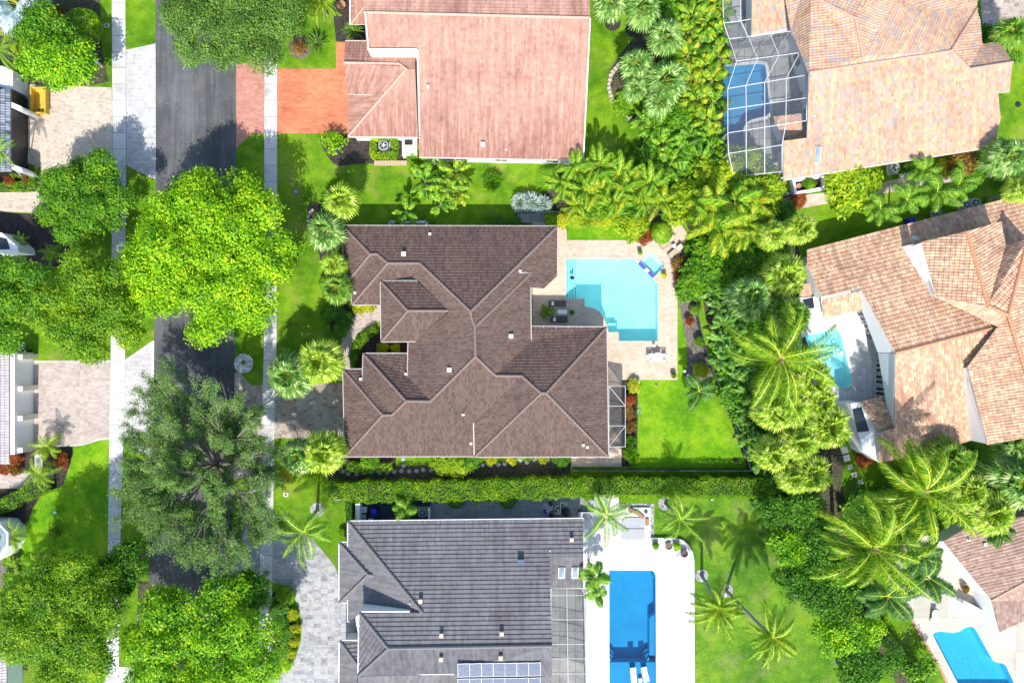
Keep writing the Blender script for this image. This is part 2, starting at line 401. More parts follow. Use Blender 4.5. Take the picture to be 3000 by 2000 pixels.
M['c_terra'] = plain('orange_ridge_tiles', (.48, .22, .12), .8, var=.12)
M['r_tan'] = tiles('brown_pink_tiles', [(.26, .165, .125), (.31, .205, .165), (.35, .25, .20), (.29, .19, .15)], .32, .44, streak=.2, dirt=(.6, .5, .5), dirta=.5)
M['c_tan'] = plain('brown_pink_ridge_tiles', (.40, .27, .2), .8, var=.1)
M['r_pale'] = tiles('pale_barrel_tiles', [(.36, .32, .33), (.42, .38, .38), (.46, .41, .41)], .3, .40, streak=.15, dirta=.3)
M['r_dark'] = tiles('dark_blue_grey_tiles', [(.10, .12, .16), (.17, .19, .23), (.24, .26, .3)], .3, .5, streak=.2)
# foliage
def L(name, d, m_, l, y=None, **k):
    st = [(.12, d), (.42, m_), (.72, l)] + ([(.93, y)] if y else [])
    return leafmat(name, st, **k)
M['lf_lime'] = L('lime_leaves', (.06, .19, .004), (.19, .42, .006), (.40, .61, .010), (.72, .78, .015), trans=.34)
M['lf_mid'] = L('mid_green_leaves', (.035, .13, .008), (.09, .25, .010), (.18, .37, .014), (.38, .50, .02))
M['lf_mid2'] = L('fresh_green_leaves', (.04, .16, .005), (.14, .36, .007), (.31, .54, .012), (.60, .70, .015), trans=.32)
M['lf_olive'] = L('olive_leaves', (.04, .13, .008), (.12, .28, .010), (.26, .43, .014), (.48, .54, .02))
M['lf_oak'] = L('oak_leaves', (.045, .11, .018), (.10, .22, .03), (.19, .33, .05), (.32, .44, .08))
M['lf_wisp'] = L('grey_green_fine_leaves', (.05, .12, .025), (.12, .24, .05), (.24, .38, .09), (.42, .54, .18))
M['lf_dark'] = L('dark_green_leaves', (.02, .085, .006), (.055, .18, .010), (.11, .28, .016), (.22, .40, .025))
M['lf_yel'] = L('yellow_green_leaves', (.09, .20, .008), (.23, .39, .010), (.42, .52, .015), (.66, .62, .02))
M['lf_hedge'] = L('hedge_leaves', (.04, .14, .005), (.13, .31, .008), (.26, .45, .010), (.48, .60, .02), nscale=.7)
M['lf_silver'] = L('silver_leaves', (.22, .30, .28), (.40, .50, .47), (.58, .66, .62), (.70, .74, .68), trans=.2)
M['lf_red'] = L('red_bronze_leaves', (.10, .02, .01), (.28, .06, .015), (.42, .13, .03), (.40, .26, .05))
M['lf_rust'] = L('rusty_orange_leaves', (.06, .05, .012), (.20, .11, .02), (.36, .19, .03), (.42, .33, .05))
M['lf_gold'] = L('golden_leaves', (.18, .24, .01), (.38, .43, .012), (.58, .56, .02), (.72, .66, .06))
M['pf_green'] = L('fan_palm_green', (.04, .14, .01), (.12, .27, .02), (.25, .40, .04), (.50, .55, .12), isl=.8)
M['pf_yel'] = L('fan_palm_lime', (.10, .22, .01), (.26, .42, .02), (.45, .56, .05), (.70, .70, .25), isl=.8)
M['pf_silv'] = L('fan_palm_grey_green', (.05, .16, .02), (.15, .32, .05), (.32, .47, .11), (.65, .70, .36), isl=.8)
M['pf_blue'] = L('bismarck_palm_blue', (.20, .28, .32), (.36, .47, .50), (.55, .65, .66), (.75, .80, .76), isl=.8, trans=.15)
M['fe_green'] = L('feather_palm_green', (.03, .13, .01), (.09, .25, .015), (.20, .40, .025), (.40, .52, .05), isl=.8)
M['fe_yel'] = L('coconut_palm_green', (.03, .12, .008), (.11, .27, .010), (.28, .44, .015), (.58, .60, .04), isl=.8)
M['fe_dark'] = L('dark_feather_palm', (.015, .07, .012), (.04, .14, .02), (.10, .24, .03), (.20, .34, .06), isl=.8)
M['rib_green'] = plain('leaf_midrib', (.20, .34, .05), .6)
M['rachis'] = plain('yellow_green_midrib', (.46, .50, .04), .6)
M['bn_green'] = L('banana_leaf_green', (.03, .12, .008), (.10, .27, .010), (.22, .42, .015), (.50, .52, .03), isl=.75)
M['bn_yel'] = L('banana_leaf_yellowing', (.05, .15, .008), (.16, .32, .010), (.38, .48, .015), (.66, .42, .04), isl=.75)
M['bn_dark'] = L('bird_of_paradise_leaf', (.03, .13, .02), (.09, .25, .035), (.20, .40, .06), (.45, .58, .22), isl=.75)
# ---------------------------------------------------------------- foliage meshes
def quads(name, V, mats, uvm=None, mi=None):
    """V: (n,4,3) array of separate quads"""
    n = len(V); me = bpy.data.meshes.new(name)
    me.vertices.add(n * 4); me.vertices.foreach_set('co', V.reshape(-1).astype(np.float32))
    me.loops.add(n * 4); me.loops.foreach_set('vertex_index', np.arange(n * 4, dtype=np.int32))
    me.polygons.add(n); me.polygons.foreach_set('loop_start', np.arange(0, n * 4, 4, dtype=np.int32))
    for mt in (mats if isinstance(mats, (list, tuple)) else [mats]): me.materials.append(mt)
    if mi is not None: me.polygons.foreach_set('material_index', np.asarray(mi, dtype=np.int32))
    me.update(calc_edges=True); return me

def unit(a): return a / (np.linalg.norm(a, axis=-1, keepdims=True) + 1e-9)

def leafquads(rng, P, Nn, size, aspect=.55):
    n = len(P); r = rng.normal(size=(n, 3)); t = unit(np.cross(Nn, r)); b = np.cross(Nn, t)
    s = (size * rng.uniform(.7, 1.3, n))[:, None]; h = s * aspect
    fold = Nn * s * .12
    return np.stack([P - t * s, P + b * h + fold, P + t * s, P - b * h + fold], 1)

def crown(seed, R, lobes=26, clusters=1500, per=14, leaf=.2, spread=.34, lobe_r=.30, down=-.15, upb=.9):
    rng = np.random.default_rng(seed); R = np.array(R, float); rm = (R[0] + R[1]) / 2
    i = np.arange(lobes); th = i * 2.39996 + rng.uniform(-.3, .3, lobes); rad = np.sqrt((i + .5) / lobes) * .76
    C = np.stack([np.cos(th) * rad * R[0], np.sin(th) * rad * R[1], R[2] * (np.sqrt(np.clip(1 - (rad * .95) ** 2, 0, 1)) - .35 + rng.uniform(-.32, .14, lobes))], 1)
    lr = rm * lobe_r * rng.uniform(.62, 1.18, lobes)
    k = rng.choice(lobes, clusters, p=lr ** 2 / (lr ** 2).sum())
    d = unit(rng.normal(size=(clusters * 3, 3))); d = d[d[:, 2] > down][:clusters]; k = k[:len(d)]
    q = C[k] + d * (lr[k] * rng.uniform(.78, 1.05, len(k)))[:, None] * np.array([1, 1, .8])
    P = np.repeat(q, per, 0) + rng.normal(size=(len(q) * per, 3)) * spread * np.array([1, 1, .55])
    Nn = unit(np.repeat(d, per, 0) * 1.0 + rng.normal(size=P.shape) * .5 + np.array([0, 0, upb * .45]))
    return leafquads(rng, P, Nn, leaf), C, lr

BROAD_SEED = [100]
def broad_tree(cx, cy, rx, ry, zt, mat, label, group=None, depth=.5, name='broadleaf_tree', **k):
    """crown outline given in photograph pixels; zt is the height of the crown's widest layer"""
    BROAD_SEED[0] += 1; s = BROAD_SEED[0]
    c = W(cx, cy, zt); kk = (1 - zt / H) / PPM; R = (rx * kk, ry * kk, min(rx, ry) * kk * depth)
    t = thing(name, label, 'tree', (c.x, c.y, 0), group=group)
    V, C, lr = crown(s, R, **k)
    me = quads('crown', V, M[mat]); o = link('crown', me, t); o.location = (0, 0, zt)
    b = MB(); hs = zt + R[2] * -.35; rt = .16 + .02 * R[0]
    b.tube([(0, 0, -.1), (.05, .03, hs * .5), (.1, 0, hs * .8)], [rt * 1.5, rt, rt * .85], 9)
    for i in range(0, len(C), 2):
        q = Vector(C[i]) + Vector((0, 0, zt)); mid = Vector((.1, 0, hs * .8)).lerp(q, .5) + Vector((0, 0, -.12 * R[2]))
        b.tube([(.1, 0, hs * .78), mid, q], [rt * .5, rt * .3, rt * .1], 5)
    b.build('trunk', M['bark'], t); return t

def wispy_tree(cx, cy, rx, ry, zt, mat, label, seed=7, nmain=13, dens=1.0, leaf=.11, group=None):
    """open tree: pale limbs and twigs seen between strings of fine leaves"""
    rng = random.Random(seed); nr = np.random.default_rng(seed); c = W(cx, cy, zt); kk = (1 - zt / H) / PPM
    t = thing('broadleaf_tree', label, 'tree', (c.x, c.y, 0), group=group)
    b = MB(); tw = MB(); P = []; z0 = zt * .45
    b.tube([(0, 0, -.1), (.1, -.05, z0 * .6), (0, .1, z0)], [.42, .3, .27], 9)
    def grow(p, d, length, r, lvl):
        n = 5; pts = [p]; q = Vector(p); dd = Vector(d)
        for i in range(n):
            dd = (dd + Vector((rng.uniform(-1, 1), rng.uniform(-1, 1), rng.uniform(-.5, .35))) * .16).normalized()
            q = q + dd * length / n; pts.append(q.copy())
        if lvl < 2: b.tube(pts, [r * (1 - .75 * i / n) for i in range(n + 1)], 5, cap=False)
        else: tw.tube(pts, [r * (1 - .8 * i / n) for i in range(n + 1)], 3, cap=False)
        if lvl == 3:
            for i in range(1, n + 1):
                for _ in range(max(1, int(4 * dens))):
                    P.append(pts[i] + Vector((rng.gauss(0, .13), rng.gauss(0, .13), rng.gauss(0, .08))))
            return
        cnt = (0, 7, 8)[lvl] if lvl else 7
        for j in range(cnt):
            tt = rng.uniform(.3, 1) if lvl else rng.uniform(.35, 1); i = min(n - 1, int(tt * n)); base = pts[i].lerp(pts[i + 1], tt * n - i)
            a = rng.uniform(-.75, .75); nd = Vector((dd.x * math.cos(a) - dd.y * math.sin(a), dd.x * math.sin(a) + dd.y * math.cos(a), dd.z * .4 + rng.uniform(-.1, .5))).normalized()
            grow(base, nd, length * rng.uniform(.34, .52), r * .45, lvl + 1)
    for i in range(nmain):
        a = 2 * math.pi * (i + rng.uniform(-.25, .25)) / nmain; el = rng.uniform(.25, .9) if i % 3 else rng.uniform(.9, 1.4)
        d = Vector((math.cos(a) * math.cos(el), math.sin(a) * math.cos(el), math.sin(el)))
        RR = math.hypot(rx * kk * math.cos(a), ry * kk * math.sin(a))
        grow(Vector((0, 0, z0)), d, RR * rng.uniform(.75, 1.0) * (1 if el < .9 else .8), .17, 0)
    b.build('trunk', M['bark'], t); tw.build('twigs', M['twig'], t)
    P = np.array([tuple(p) for p in P]); P = P[(P[:, 2] > zt * .35)]
    # droop outer leaves, keep inside the crown outline
    P = np.repeat(P, 2, 0) + nr.normal(size=(len(P) * 2, 3)) * .10
    Nn = unit(nr.normal(size=P.shape) * .8 + np.array([0, 0, .8]))
    link('crown', quads('crown', leafquads(nr, P, Nn, leaf, .5), M[mat]), t); return t

# ---- shared shrub meshes: unit radius
SHARED = {}
def shrub_mesh(kind, mat, var=0):
    key = (kind, mat, var)
    if key not in SHARED:
        if kind == 'ball': V, _, _ = crown(11 + var, (1, 1, .9), 16, 420, 9, .085, .07, .42, -.3)
        elif kind == 'clipped':
            rng = np.random.default_rng(5 + var); d = unit(rng.normal(size=(5200, 3))); d = d[d[:, 2] > -.25]
            P = d * rng.uniform(.88, 1.0, len(d))[:, None]; V = leafquads(rng, P, unit(d + rng.normal(size=d.shape) * .5), .06)
        elif kind == 'loose': V, _, _ = crown(31 + var, (1, 1, .8), 12, 300, 8, .11, .13, .40, -.2)
        elif kind == 'airy': V, _, _ = crown(51 + var, (1, 1, .8), 14, 120, 7, .10, .13, .42, -.1)
        elif kind == 'spiky':
            rng = np.random.default_rng(71 + var); n = 420; d = unit(rng.normal(size=(n, 3)) + np.array([0, 0, .6])); d[:, 2] = np.abs(d[:, 2]) 
            r = rng.uniform(.75, 1.05, n)[:, None]; t = unit(np.cross(d, rng.normal(size=(n, 3)))) * .05
            V = np.concatenate([np.stack([d * r * a - t, d * r * a + t, d * r * b + t * .25, d * r * b - t * .25], 1) for a, b in ((.35, .75), (.62, 1.0))])
        SHARED[key] = quads('foliage', V, M[mat])
    return SHARED[key]

def stem_mesh():
    if 'stem' not in SHARED:
        b = MB(); r_ = random.Random(3)
        for i in range(6):
            a = i * 1.05; b.tube([(0, 0, -.02), (math.cos(a) * .25, math.sin(a) * .25, .35), (math.cos(a) * .55, math.sin(a) * .55, .6)], [.05, .035, .015], 5)
        o = b.build('stem', M['bark']); SHARED['stem'] = o.data; bpy.data.objects.remove(o)
    return SHARED['stem']

CNT = [0]
def shrub(px, py, r, h, mat, label, kind='ball', cat='shrub', name='shrub', group=None, ry=None, rz=None, z0=0):
    CNT[0] += 1; z = h * .6; c = W(px, py, z0 + z); k = (1 - z / H) / PPM
    t = thing(name, label, cat, (c.x, c.y, z0), rz if rz is not None else (CNT[0] * 1.7) % 6.28, group)
    o = link('foliage', shrub_mesh(kind, mat, CNT[0] % 3), t); o.location = (0, 0, h * .45); o.scale = (r * k, (ry or r) * k, h * .6)
    s = link('stem', stem_mesh(), t); s.scale = (r * k * .8, r * k * .8, h * .6)
    return t

def strip_leaf(Q, M_, pts, widths, side, col=0, fold=.0):
    for i in range(len(pts) - 1):
        a, b = pts[i], pts[i + 1]; wa, wb = widths[i], widths[i + 1]
        Q.append((a - side * wa, b - side * wb, b + side * wb, a + side * wa)); M_.append(col)

def vlerp(a, b, t): return a * (1 - t) + b * t

def fan_mesh(seed, mat, n=34, seg=16, pet=.45, blade=.58, droop=.3):
    key = ('fan', seed, mat, n)
    if key in SHARED: return SHARED[key]
    rng = random.Random(seed); Q = []; MI = []
    for i in range(n):
        az = i * 2.39996 + rng.uniform(-.2, .2); f = (i + .5) / n; el = math.radians(78 - 100 * f + rng.uniform(-8, 8))
        d = np.array([math.cos(az) * math.cos(el), math.sin(az) * math.cos(el), math.sin(el)])
        side = np.array([-math.sin(az), math.cos(az), 0]); pl = pet * rng.uniform(.8, 1.15)
        c = d * pl + np.array([0, 0, -.10 * f]); Q.append((d * .02 - side * .012, c - side * .009, c + side * .009, d * .02 + side * .012)); MI.append(1)
        dd = unit(d + np.array([0, 0, -.25 - .35 * f])); up = np.cross(dd, side); bl = blade * rng.uniform(.85, 1.12)
        tw = rng.uniform(-.35, .35); side2 = side * math.cos(tw) + up * math.sin(tw)
        for j in range(seg):
            a = math.radians(-118 + 236 * (j + .5) / seg); ln = bl * (1 - .25 * abs(a) / 2.06) * rng.uniform(.9, 1.08)
            e = dd * math.cos(a) + side2 * math.sin(a); pv = -dd * math.sin(a) + side2 * math.cos(a)
            wd = bl * .085
            p0 = c; p1 = c + e * ln * .5 + up * .015; p2 = c + e * ln * .98 + np.array([0, 0, -droop * ln * rng.uniform(.4, 1.2)])
            Q.append((p0 - pv * .004, p1 - pv * wd, p1 + pv * wd, p0 + pv * .004)); MI.append(0)
            Q.append((p1 - pv * wd, p2 - pv * .006, p2 + pv * .006, p1 + pv * wd)); MI.append(0)
    SHARED[key] = quads('crown', np.array(Q), [M[mat], M['rachis']], mi=MI); return SHARED[key]

def feather_mesh(seed, mat, n=20, leaflets=34, droop=.9, wid=.17, sweep=.45, e_hi=70, e_lo=-12, lw=.012, arch=1.0):
    key = ('fe', seed, mat, n, leaflets)
    if key in SHARED: return SHARED[key]
    rng = random.Random(seed); Q = []; MI = []
    for i in range(n):
        f = (i + .5) / n; az = i * 2.39996 + rng.uniform(-.25, .25); el = math.radians(e_hi + (e_lo - e_hi) * f + rng.uniform(-8, 8))
        h = np.array([math.cos(az), math.sin(az), 0.]); L_ = rng.uniform(.75, 1.22) * (1.05 + .1 * f); bend = rng.uniform(-1.5, 1.5)
        pts = []; p = np.zeros(3); K = 14; sd0 = np.array([-math.sin(az), math.cos(az), 0.]); lst = []
        for k_ in range(K + 1):
            pts.append(p.copy()); t = k_ / K; e = el - arch * (t ** 1.3) * (1.05 + .35 * (el > .7)); dd = unit(h * abs(math.cos(e)) + sd0 * bend * t + 1e-6)
            dv = unit(np.array([dd[0] * abs(math.cos(e)) + 1e-6, dd[1] * abs(math.cos(e)), math.sin(e)])); lst.append(dv); p = p + dv * L_ / K
        for k_ in range(K):
            w0 = .014 * (1 - .8 * k_ / K); Q.append((pts[k_] - sd0 * w0, pts[k_ + 1] - sd0 * w0 * .9, pts[k_ + 1] + sd0 * w0 * .9, pts[k_] + sd0 * w0)); MI.append(1)
        for j in range(leaflets):
            t = .10 + .90 * (j + .5) / leaflets; x = t * K; a = min(K - 1, int(x)); q = vlerp(pts[a], pts[a + 1], x - a); dv = lst[a]
            ll = wid * 1.25 * (math.sin(math.pi * (t * .84 + .14)) ** .6) * rng.uniform(.85, 1.15)
            for s_ in (-1, 1):
                sd_ = unit(np.cross(dv, np.array([0, 0, 1.]))) * s_
                e = unit(sd_ * 1.0 + dv * sweep * (1 + .8 * t) + np.array([0, 0, -.15 - .25 * droop * rng.random()]))
                m_ = q + e * ll * .5; tip = q + e * ll + np.array([0, 0, -droop * ll * rng.uniform(.25, .6)]); wv = unit(dv) * lw
                Q.append((q - wv * .5, m_ - wv, m_ + wv, q + wv * .5)); MI.append(0); Q.append((m_ - wv, tip - wv * .2, tip + wv * .2, m_ + wv)); MI.append(0)
    SHARED[key] = quads('crown', np.array(Q), [M[mat], M['rachis']], mi=MI); return SHARED[key]

def banana_mesh(seed, mat, n=11, wide=.16, segs=9, e_hi=75, e_lo=5):
    key = ('bn', seed, mat, n)
    if key in SHARED: return SHARED[key]
    rng = random.Random(seed); Q = []; MI = []
    for i in range(n):
        f = (i + .5) / n; az = i * 2.39996 + rng.uniform(-.5, .5); el = math.radians(e_hi + (e_lo - e_hi) * f + rng.uniform(-10, 10))
        h = np.array([math.cos(az), math.sin(az), 0.]); sd0 = np.array([-math.sin(az), math.cos(az), 0.]); L_ = rng.uniform(.75, 1.1); p = np.zeros(3); pts = []; nn = []
        for k_ in range(segs + 4):
            pts.append(p.copy()); e = el - 1.3 * (k_ / (segs + 3)) ** 1.6; dv = h * math.cos(e) + np.array([0, 0, math.sin(e)]); nn.append(np.cross(dv, sd0) * -1); p = p + dv * L_ / (segs + 3)
        K = segs + 3; rip = rng.uniform(.05, .5)
        for k_ in range(K): Q.append((pts[k_] - sd0 * .011, pts[k_ + 1] - sd0 * .009, pts[k_ + 1] + sd0 * .009, pts[k_] + sd0 * .011)); MI.append(1)
        for k_ in range(3, K):
            ta = (k_ - 3) / (K - 3); tb = (k_ - 2) / (K - 3)
            wa = wide * max(.02, math.sin(math.pi * (ta * .86 + .13)) ** .55); wb = wide * max(.02, math.sin(math.pi * min(1, tb * .86 + .13)) ** .55)
            for s_ in (-1, 1):
                dr = np.array([0, 0, -rng.uniform(.02, .12) * (1 + rip * 2)]) * wide * 2; back = (pts[k_] - pts[k_ + 1]) * (-.35)
                v = nn[k_] * wide * .28; g = 1 - .12 * (rng.random() < rip)
                o1 = pts[k_] + sd0 * s_ * wa + v + dr + back; o2 = vlerp(pts[k_], pts[k_ + 1], g) + sd0 * s_ * wb + v + dr + back
                Q.append((pts[k_], o1, o2, pts[k_ + 1])); MI.append(0)
    SHARED[key] = quads('leaves', np.array(Q), [M[mat], M['rib_green']], mi=MI); return SHARED[key]

def palm(px, py, r, z, mesh, label, base=None, name='fan_palm', cat='palm tree', group=None, tr=.16, rz=None, boots=False):
    """px,py,r: crown in the photograph; base: pixel of the trunk foot (else straight below)"""
    CNT[0] += 1; c = W(px, py, z); k = (1 - z / H) / PPM; rot = rz if rz is not None else (CNT[0] * 2.1) % 6.28
    g = W(base[0], base[1], 0) if base else Vector((c.x, c.y, 0))
    t = thing(name, label, cat, g, 0, group)
    o = link('crown', mesh, t); o.location = c - g; o.rotation_euler = (0, 0, rot); o.scale = (r * k,) * 3
    d = c - g; b = MB(); n = 9; pts = []
    for i in range(n + 1):
        u = i / n; pts.append(Vector((d.x * (u * .7 + .3 * u * u), d.y * (u * .7 + .3 * u * u), d.z * u - (.1 if i == 0 else 0))))
    b.tube(pts, [tr * (1.5 if i == 0 else 1.15 - .35 * i / n) * (1.04 if i % 2 else .97) for i in range(n + 1)], 8)
    b.build('trunk', M['pbark'], t)
    if boots:
        b = MB(); rr = random.Random(CNT[0])
        for i in range(9):
            a = rr.uniform(0, 6.28); q = d + Vector((0, 0, .25)); L_ = rr.uniform(.5, 1.3)
            b.tube([q, q + Vector((math.cos(a) * L_ * .5, math.sin(a) * L_ * .5, .25)), q + Vector((math.cos(a) * L_, math.sin(a) * L_, -.05))], [.05, .07, .02], 5)
        b.build('flower_stalks', M['stalk'], t)
    return t

def banana(px, py, r, h, mat, label, kind=('banana_plant', 'banana plant'), wide=.16, n=11, group=None, var=None):
    CNT[0] += 1; v = CNT[0] % 4 if var is None else var; z = h * .55; c = W(px, py, z); k = (1 - z / H) / PPM
    t = thing(kind[0], label, kind[1], (c.x, c.y, 0), 0, group)
    o = link('leaves', banana_mesh(v + int(wide * 100) * 10, mat, n, wide), t); o.location = (0, 0, z * .75); o.scale = (r * k,) * 3; o.rotation_euler = (0, 0, (CNT[0] * 2.7) % 6.28)
    b = MB(); 
    for i in range(3): b.tube([(.12 * math.cos(i * 2.1), .12 * math.sin(i * 2.1), -.05), (.05 * math.cos(i * 2.1), .05 * math.sin(i * 2.1), z * .8)], [.12, .07], 6)
    b.build('stem', M['bark'], t); return t

def hedge(pts, width, h, mat, label, dens=120, leaf=.075, name='hedge', group=None, closed=False, z0=0):
    """hedge along a world polyline: leafy skin over a dark twiggy core"""
    CNT[0] += 1; rng = np.random.default_rng(CNT[0]); P = []; Nn = []
    t = thing(name, label, 'hedge', (pts[0][0], pts[0][1], z0), group=group); o = Vector((pts[0][0], pts[0][1], z0)); b = MB((o.x, o.y, 0))
    seq = list(pts) + ([pts[0]] if closed else [])
    for a, c in zip(seq[:-1], seq[1:]):
        a = np.array([a[0], a[1], 0.]) - np.array([o.x, o.y, 0]); c = np.array([c[0], c[1], 0.]) - np.array([o.x, o.y, 0]); d = c - a; ln = np.linalg.norm(d); d /= ln; s = np.array([-d[1], d[0], 0])
        n = int(ln * (width + 1.4 * h) * dens); u = rng.uniform(-.25 * width, ln + .25 * width, n); w_ = rng.uniform(0, width + 1.6 * h, n)
        top = w_ < width; off = np.where(top, w_ - width / 2, np.sign(w_ - width - .8 * h) * width / 2); zz = np.where(top, h, np.mod(w_ - width, .8 * h) / .8)
        bul = .13 * np.sin(u * 1.1 + 3 * np.sin(u * .37)) + .09 * np.sin(u * 3.1 + off) + .05 * np.sin(u * 7.3)
        edge = np.where(top, -.10 * (np.abs(off) / (width / 2)) ** 4, 0)
        p = a + d * u[:, None] + s * (off * (1 + bul))[:, None] + np.array([0, 0, 1.]) * (zz + edge + bul * .6 * top)[:, None]
        p += rng.normal(size=p.shape) * .06
        nm = np.where(top[:, None], np.array([0, 0, 1.]), s * np.sign(off)[:, None])
        P.append(p); Nn.append(nm)
        core = [a + s * width * .38 - d * .05, c + s * width * .38 + d * .05, c - s * width * .38 + d * .05, a - s * width * .38 - d * .05]
        b2 = [(q[0] + o.x, q[1] + o.y) for q in core]; b.prism(b2, 0, h * .86)
    P = np.concatenate(P); Nn = unit(np.concatenate(Nn) + rng.normal(size=P.shape) * .6)
    link('foliage', quads('foliage', leafquads(rng, P, Nn, leaf), M[mat]), t)
    b.build('branches', M['core'], t); return t
M['core'] = plain('twiggy_core', (.015, .03, .006), .95)

# ---------------------------------------------------------------- roofs and buildings
class Roof:
    def __init__(s, root, mat, cap, ez=3.2, pitch=.4, course=.38, rib=None, thick=.05, ribh=.035):
        s.root = root; s.mat = mat; s.capm = cap; s.ez = ez; s.p = pitch; s.c = course; s.rib = rib; s.th = thick; s.rh = ribh
        s.F = []; s.Z = {}; s.caps = []
    def key(s, p): return (round(p[0]), round(p[1]))
    def face(s, pts, ez=None, pitch=None, eave=None, gut=True):
        ez = s.ez if ez is None else ez; pitch = s.p if pitch is None else pitch
        e = eave or (pts[0], pts[1]); old = set(s.Z); a, b = W(*e[0][:2], ez), W(*e[1][:2], ez); d = (b - a).xy.normalized(); nrm = Vector((-d.y, d.x))
        for p in pts:
            if s.key(p) in old: continue
            if len(p) > 2: s.Z.setdefault(s.key(p), []).append((p[2], 5)); continue
            z = ez
            for _ in range(6):
                q = W(p[0], p[1], z); z = ez + pitch * abs((q - a).xy.dot(nrm))
            s.Z.setdefault(s.key(p), []).append((z, 1))
        s.F.append((pts, e if (gut and not eave) else None, d)); return s
    def z(s, p):
        l = s.Z.get(s.key(p))
        if l: return sum(a * w_ for a, w_ in l) / sum(w_ for a, w_ in l)
        return s.hit(p)[0].z
    def P(s, p): return W(p[0], p[1], s.z(p))
    def hit(s, p):
        if not hasattr(s, 'bvh'):
            vs = []; fs = []
            for pts, _, _ in s.F:
                b = len(vs); vs += [s.P(q) for q in pts]; l = [Vector(v) for v in vs[b:]]
                fs += [tuple(b + k for k in t) for t in tessellate_polygon([[Vector((v.x, v.y, 0)) for v in l]])]
            s.bvh = BVHTree.FromPolygons(vs, fs)
        o = Vector((0, 0, H)); d = (W(p[0], p[1], 0) - o).normalized(); h = s.bvh.ray_cast(o, d)
        if h[0] is None: h = s.bvh.find_nearest(W(p[0], p[1], s.ez + 1))
        n = h[1]; n = -n if n.z < 0 else n
        return h[0], n
    def build(s, gutter='whitem', brackets=None):
        mb = MB(s.root.location); und = MB(s.root.location)
        for pts, eave, dref in s.F:
            w3 = [s.P(q) for q in pts]
            # Newell normal
            nv = Vector((0, 0, 0))
            for i in range(len(w3)):
                a, b = w3[i], w3[(i + 1) % len(w3)]; nv += Vector(((a.y - b.y) * (a.z + b.z), (a.z - b.z) * (a.x + b.x), (a.x - b.x) * (a.y + b.y)))
            nv.normalize(); nv = -nv if nv.z < 0 else nv
            u = Vector((0, 0, 1)).cross(nv); u = u.normalized() if u.length > .05 else Vector((dref.x, dref.y, 0)); v = nv.cross(u)
            if v.z < 0: u, v = -u, -v
            bmin = min(v.dot(q) for q in w3); amin = min(u.dot(q) for q in w3)
            for t in tessellate_polygon([w3]):
                tri = [w3[k] for k in t]
                und.poly([q - Vector((0, 0, .10)) for q in tri])
                cr = (tri[1] - tri[0]).cross(tri[2] - tri[0])
                if cr.length < 1e-5: continue
                if cr.z < 0: tri = tri[::-1]
                P2 = [(u.dot(q) - amin, v.dot(q) - bmin, q) for q in tri]
                s.strips(mb, P2, nv)
            if eave:
                a, b = s.P(eave[0]), s.P(eave[1]); out = -Vector((v.x, v.y, 0)).normalized() * .06
                gt = MB(s.root.location); gt.bar(a + out + Vector((0, 0, -.03)), b + out + Vector((0, 0, -.03)), .11, .14)
                if brackets:
                    n = max(1, int((b - a).length / 1.3))
                    for i in range(n + 1):
                        q = a.lerp(b, i / n) + Vector((0, 0, .06)); gt.bar(q + out * 2.2, q - out * 3.2, .045, .03)
                gt.build('gutter', M[gutter], s.root)
        s.obj = mb.build('roof', s.mat, s.root); und.build('roof_underside', M['cream'], s.root)
        return s
    def strips(s, mb, P2, nv):
        def clip(poly, ax, lo, hi):
            for lim, sg in ((lo, 1), (hi, -1)):
                out = []
                for i in range(len(poly)):
                    a, b = poly[i], poly[(i + 1) % len(poly)]; da = (a[ax] - lim) * sg; db = (b[ax] - lim) * sg
                    if da >= 0: out.append(a)
                    if (da > 1e-9 and db < -1e-9) or (da < -1e-9 and db > 1e-9):
                        k = da / (da - db); out.append((a[0] + (b[0] - a[0]) * k, a[1] + (b[1] - a[1]) * k, a[2].lerp(b[2], k)))
                poly = out
                if len(poly) < 3: return []
            return poly
        c = s.c; th = s.th; hr = s.rib / 2 if s.rib else None
        for i in range(int(min(q[1] for q in P2) / c), int(max(q[1] for q in P2) / c) + 1):
            band = clip(P2, 1, i * c, (i + 1) * c)
            if len(band) < 3: continue
            if hr:
                lo = int(min(q[0] for q in band) / hr); hi = int(max(q[0] for q in band) / hr)
                cells = [(j, clip(band, 0, j * hr, (j + 1) * hr)) for j in range(lo, hi + 1)]
            else: cells = [(0, band)]
            for j, cell in cells:
                if len(cell) < 3: continue
                vs = []
                for a, b, q in cell:
                    off = th * (1 - (b / c - i)) 
                    if hr: off += s.rh * abs((a / hr) % 2 - 1)
                    vs.append(q + nv * off)
                mb.add(vs, [tuple(range(len(vs)))], 0, [[(a, min(b, (i + .999) * c)) for a, b, q in cell]])
                for k in range(len(cell)):
                    a, b = cell[k], cell[(k + 1) % len(cell)]
                    if abs(a[1] - i * c) < 1e-4 and abs(b[1] - i * c) < 1e-4:
                        pa, pb = vs[k], vs[(k + 1) % len(cell)]; dn = nv * (th + (s.rh if hr else 0))
                        mb.add([pa - dn, pb - dn, pb, pa], [(0, 1, 2, 3)], 0, [[(a[0], a[1] + .01), (b[0], b[1] + .01), (b[0], b[1] + .01), (a[0], a[1] + .01)]])
    def ridge(s, lines, r=.15):
        for l in lines:
            mb = MB(s.root.location); P = [s.P(q) + Vector((0, 0, .05)) for q in l]
            for a, b in zip(P[:-1], P[1:]):
                n = max(1, int((b - a).length / .42)); d = (b - a) / n
                for i in range(n):
                    mb.tube([a + d * i, a + d * (i + 1.08)], [r * 1.12, r * .94], 8, cap=True)
            mb.build('ridge_cap', s.capm, s.root)
        return s
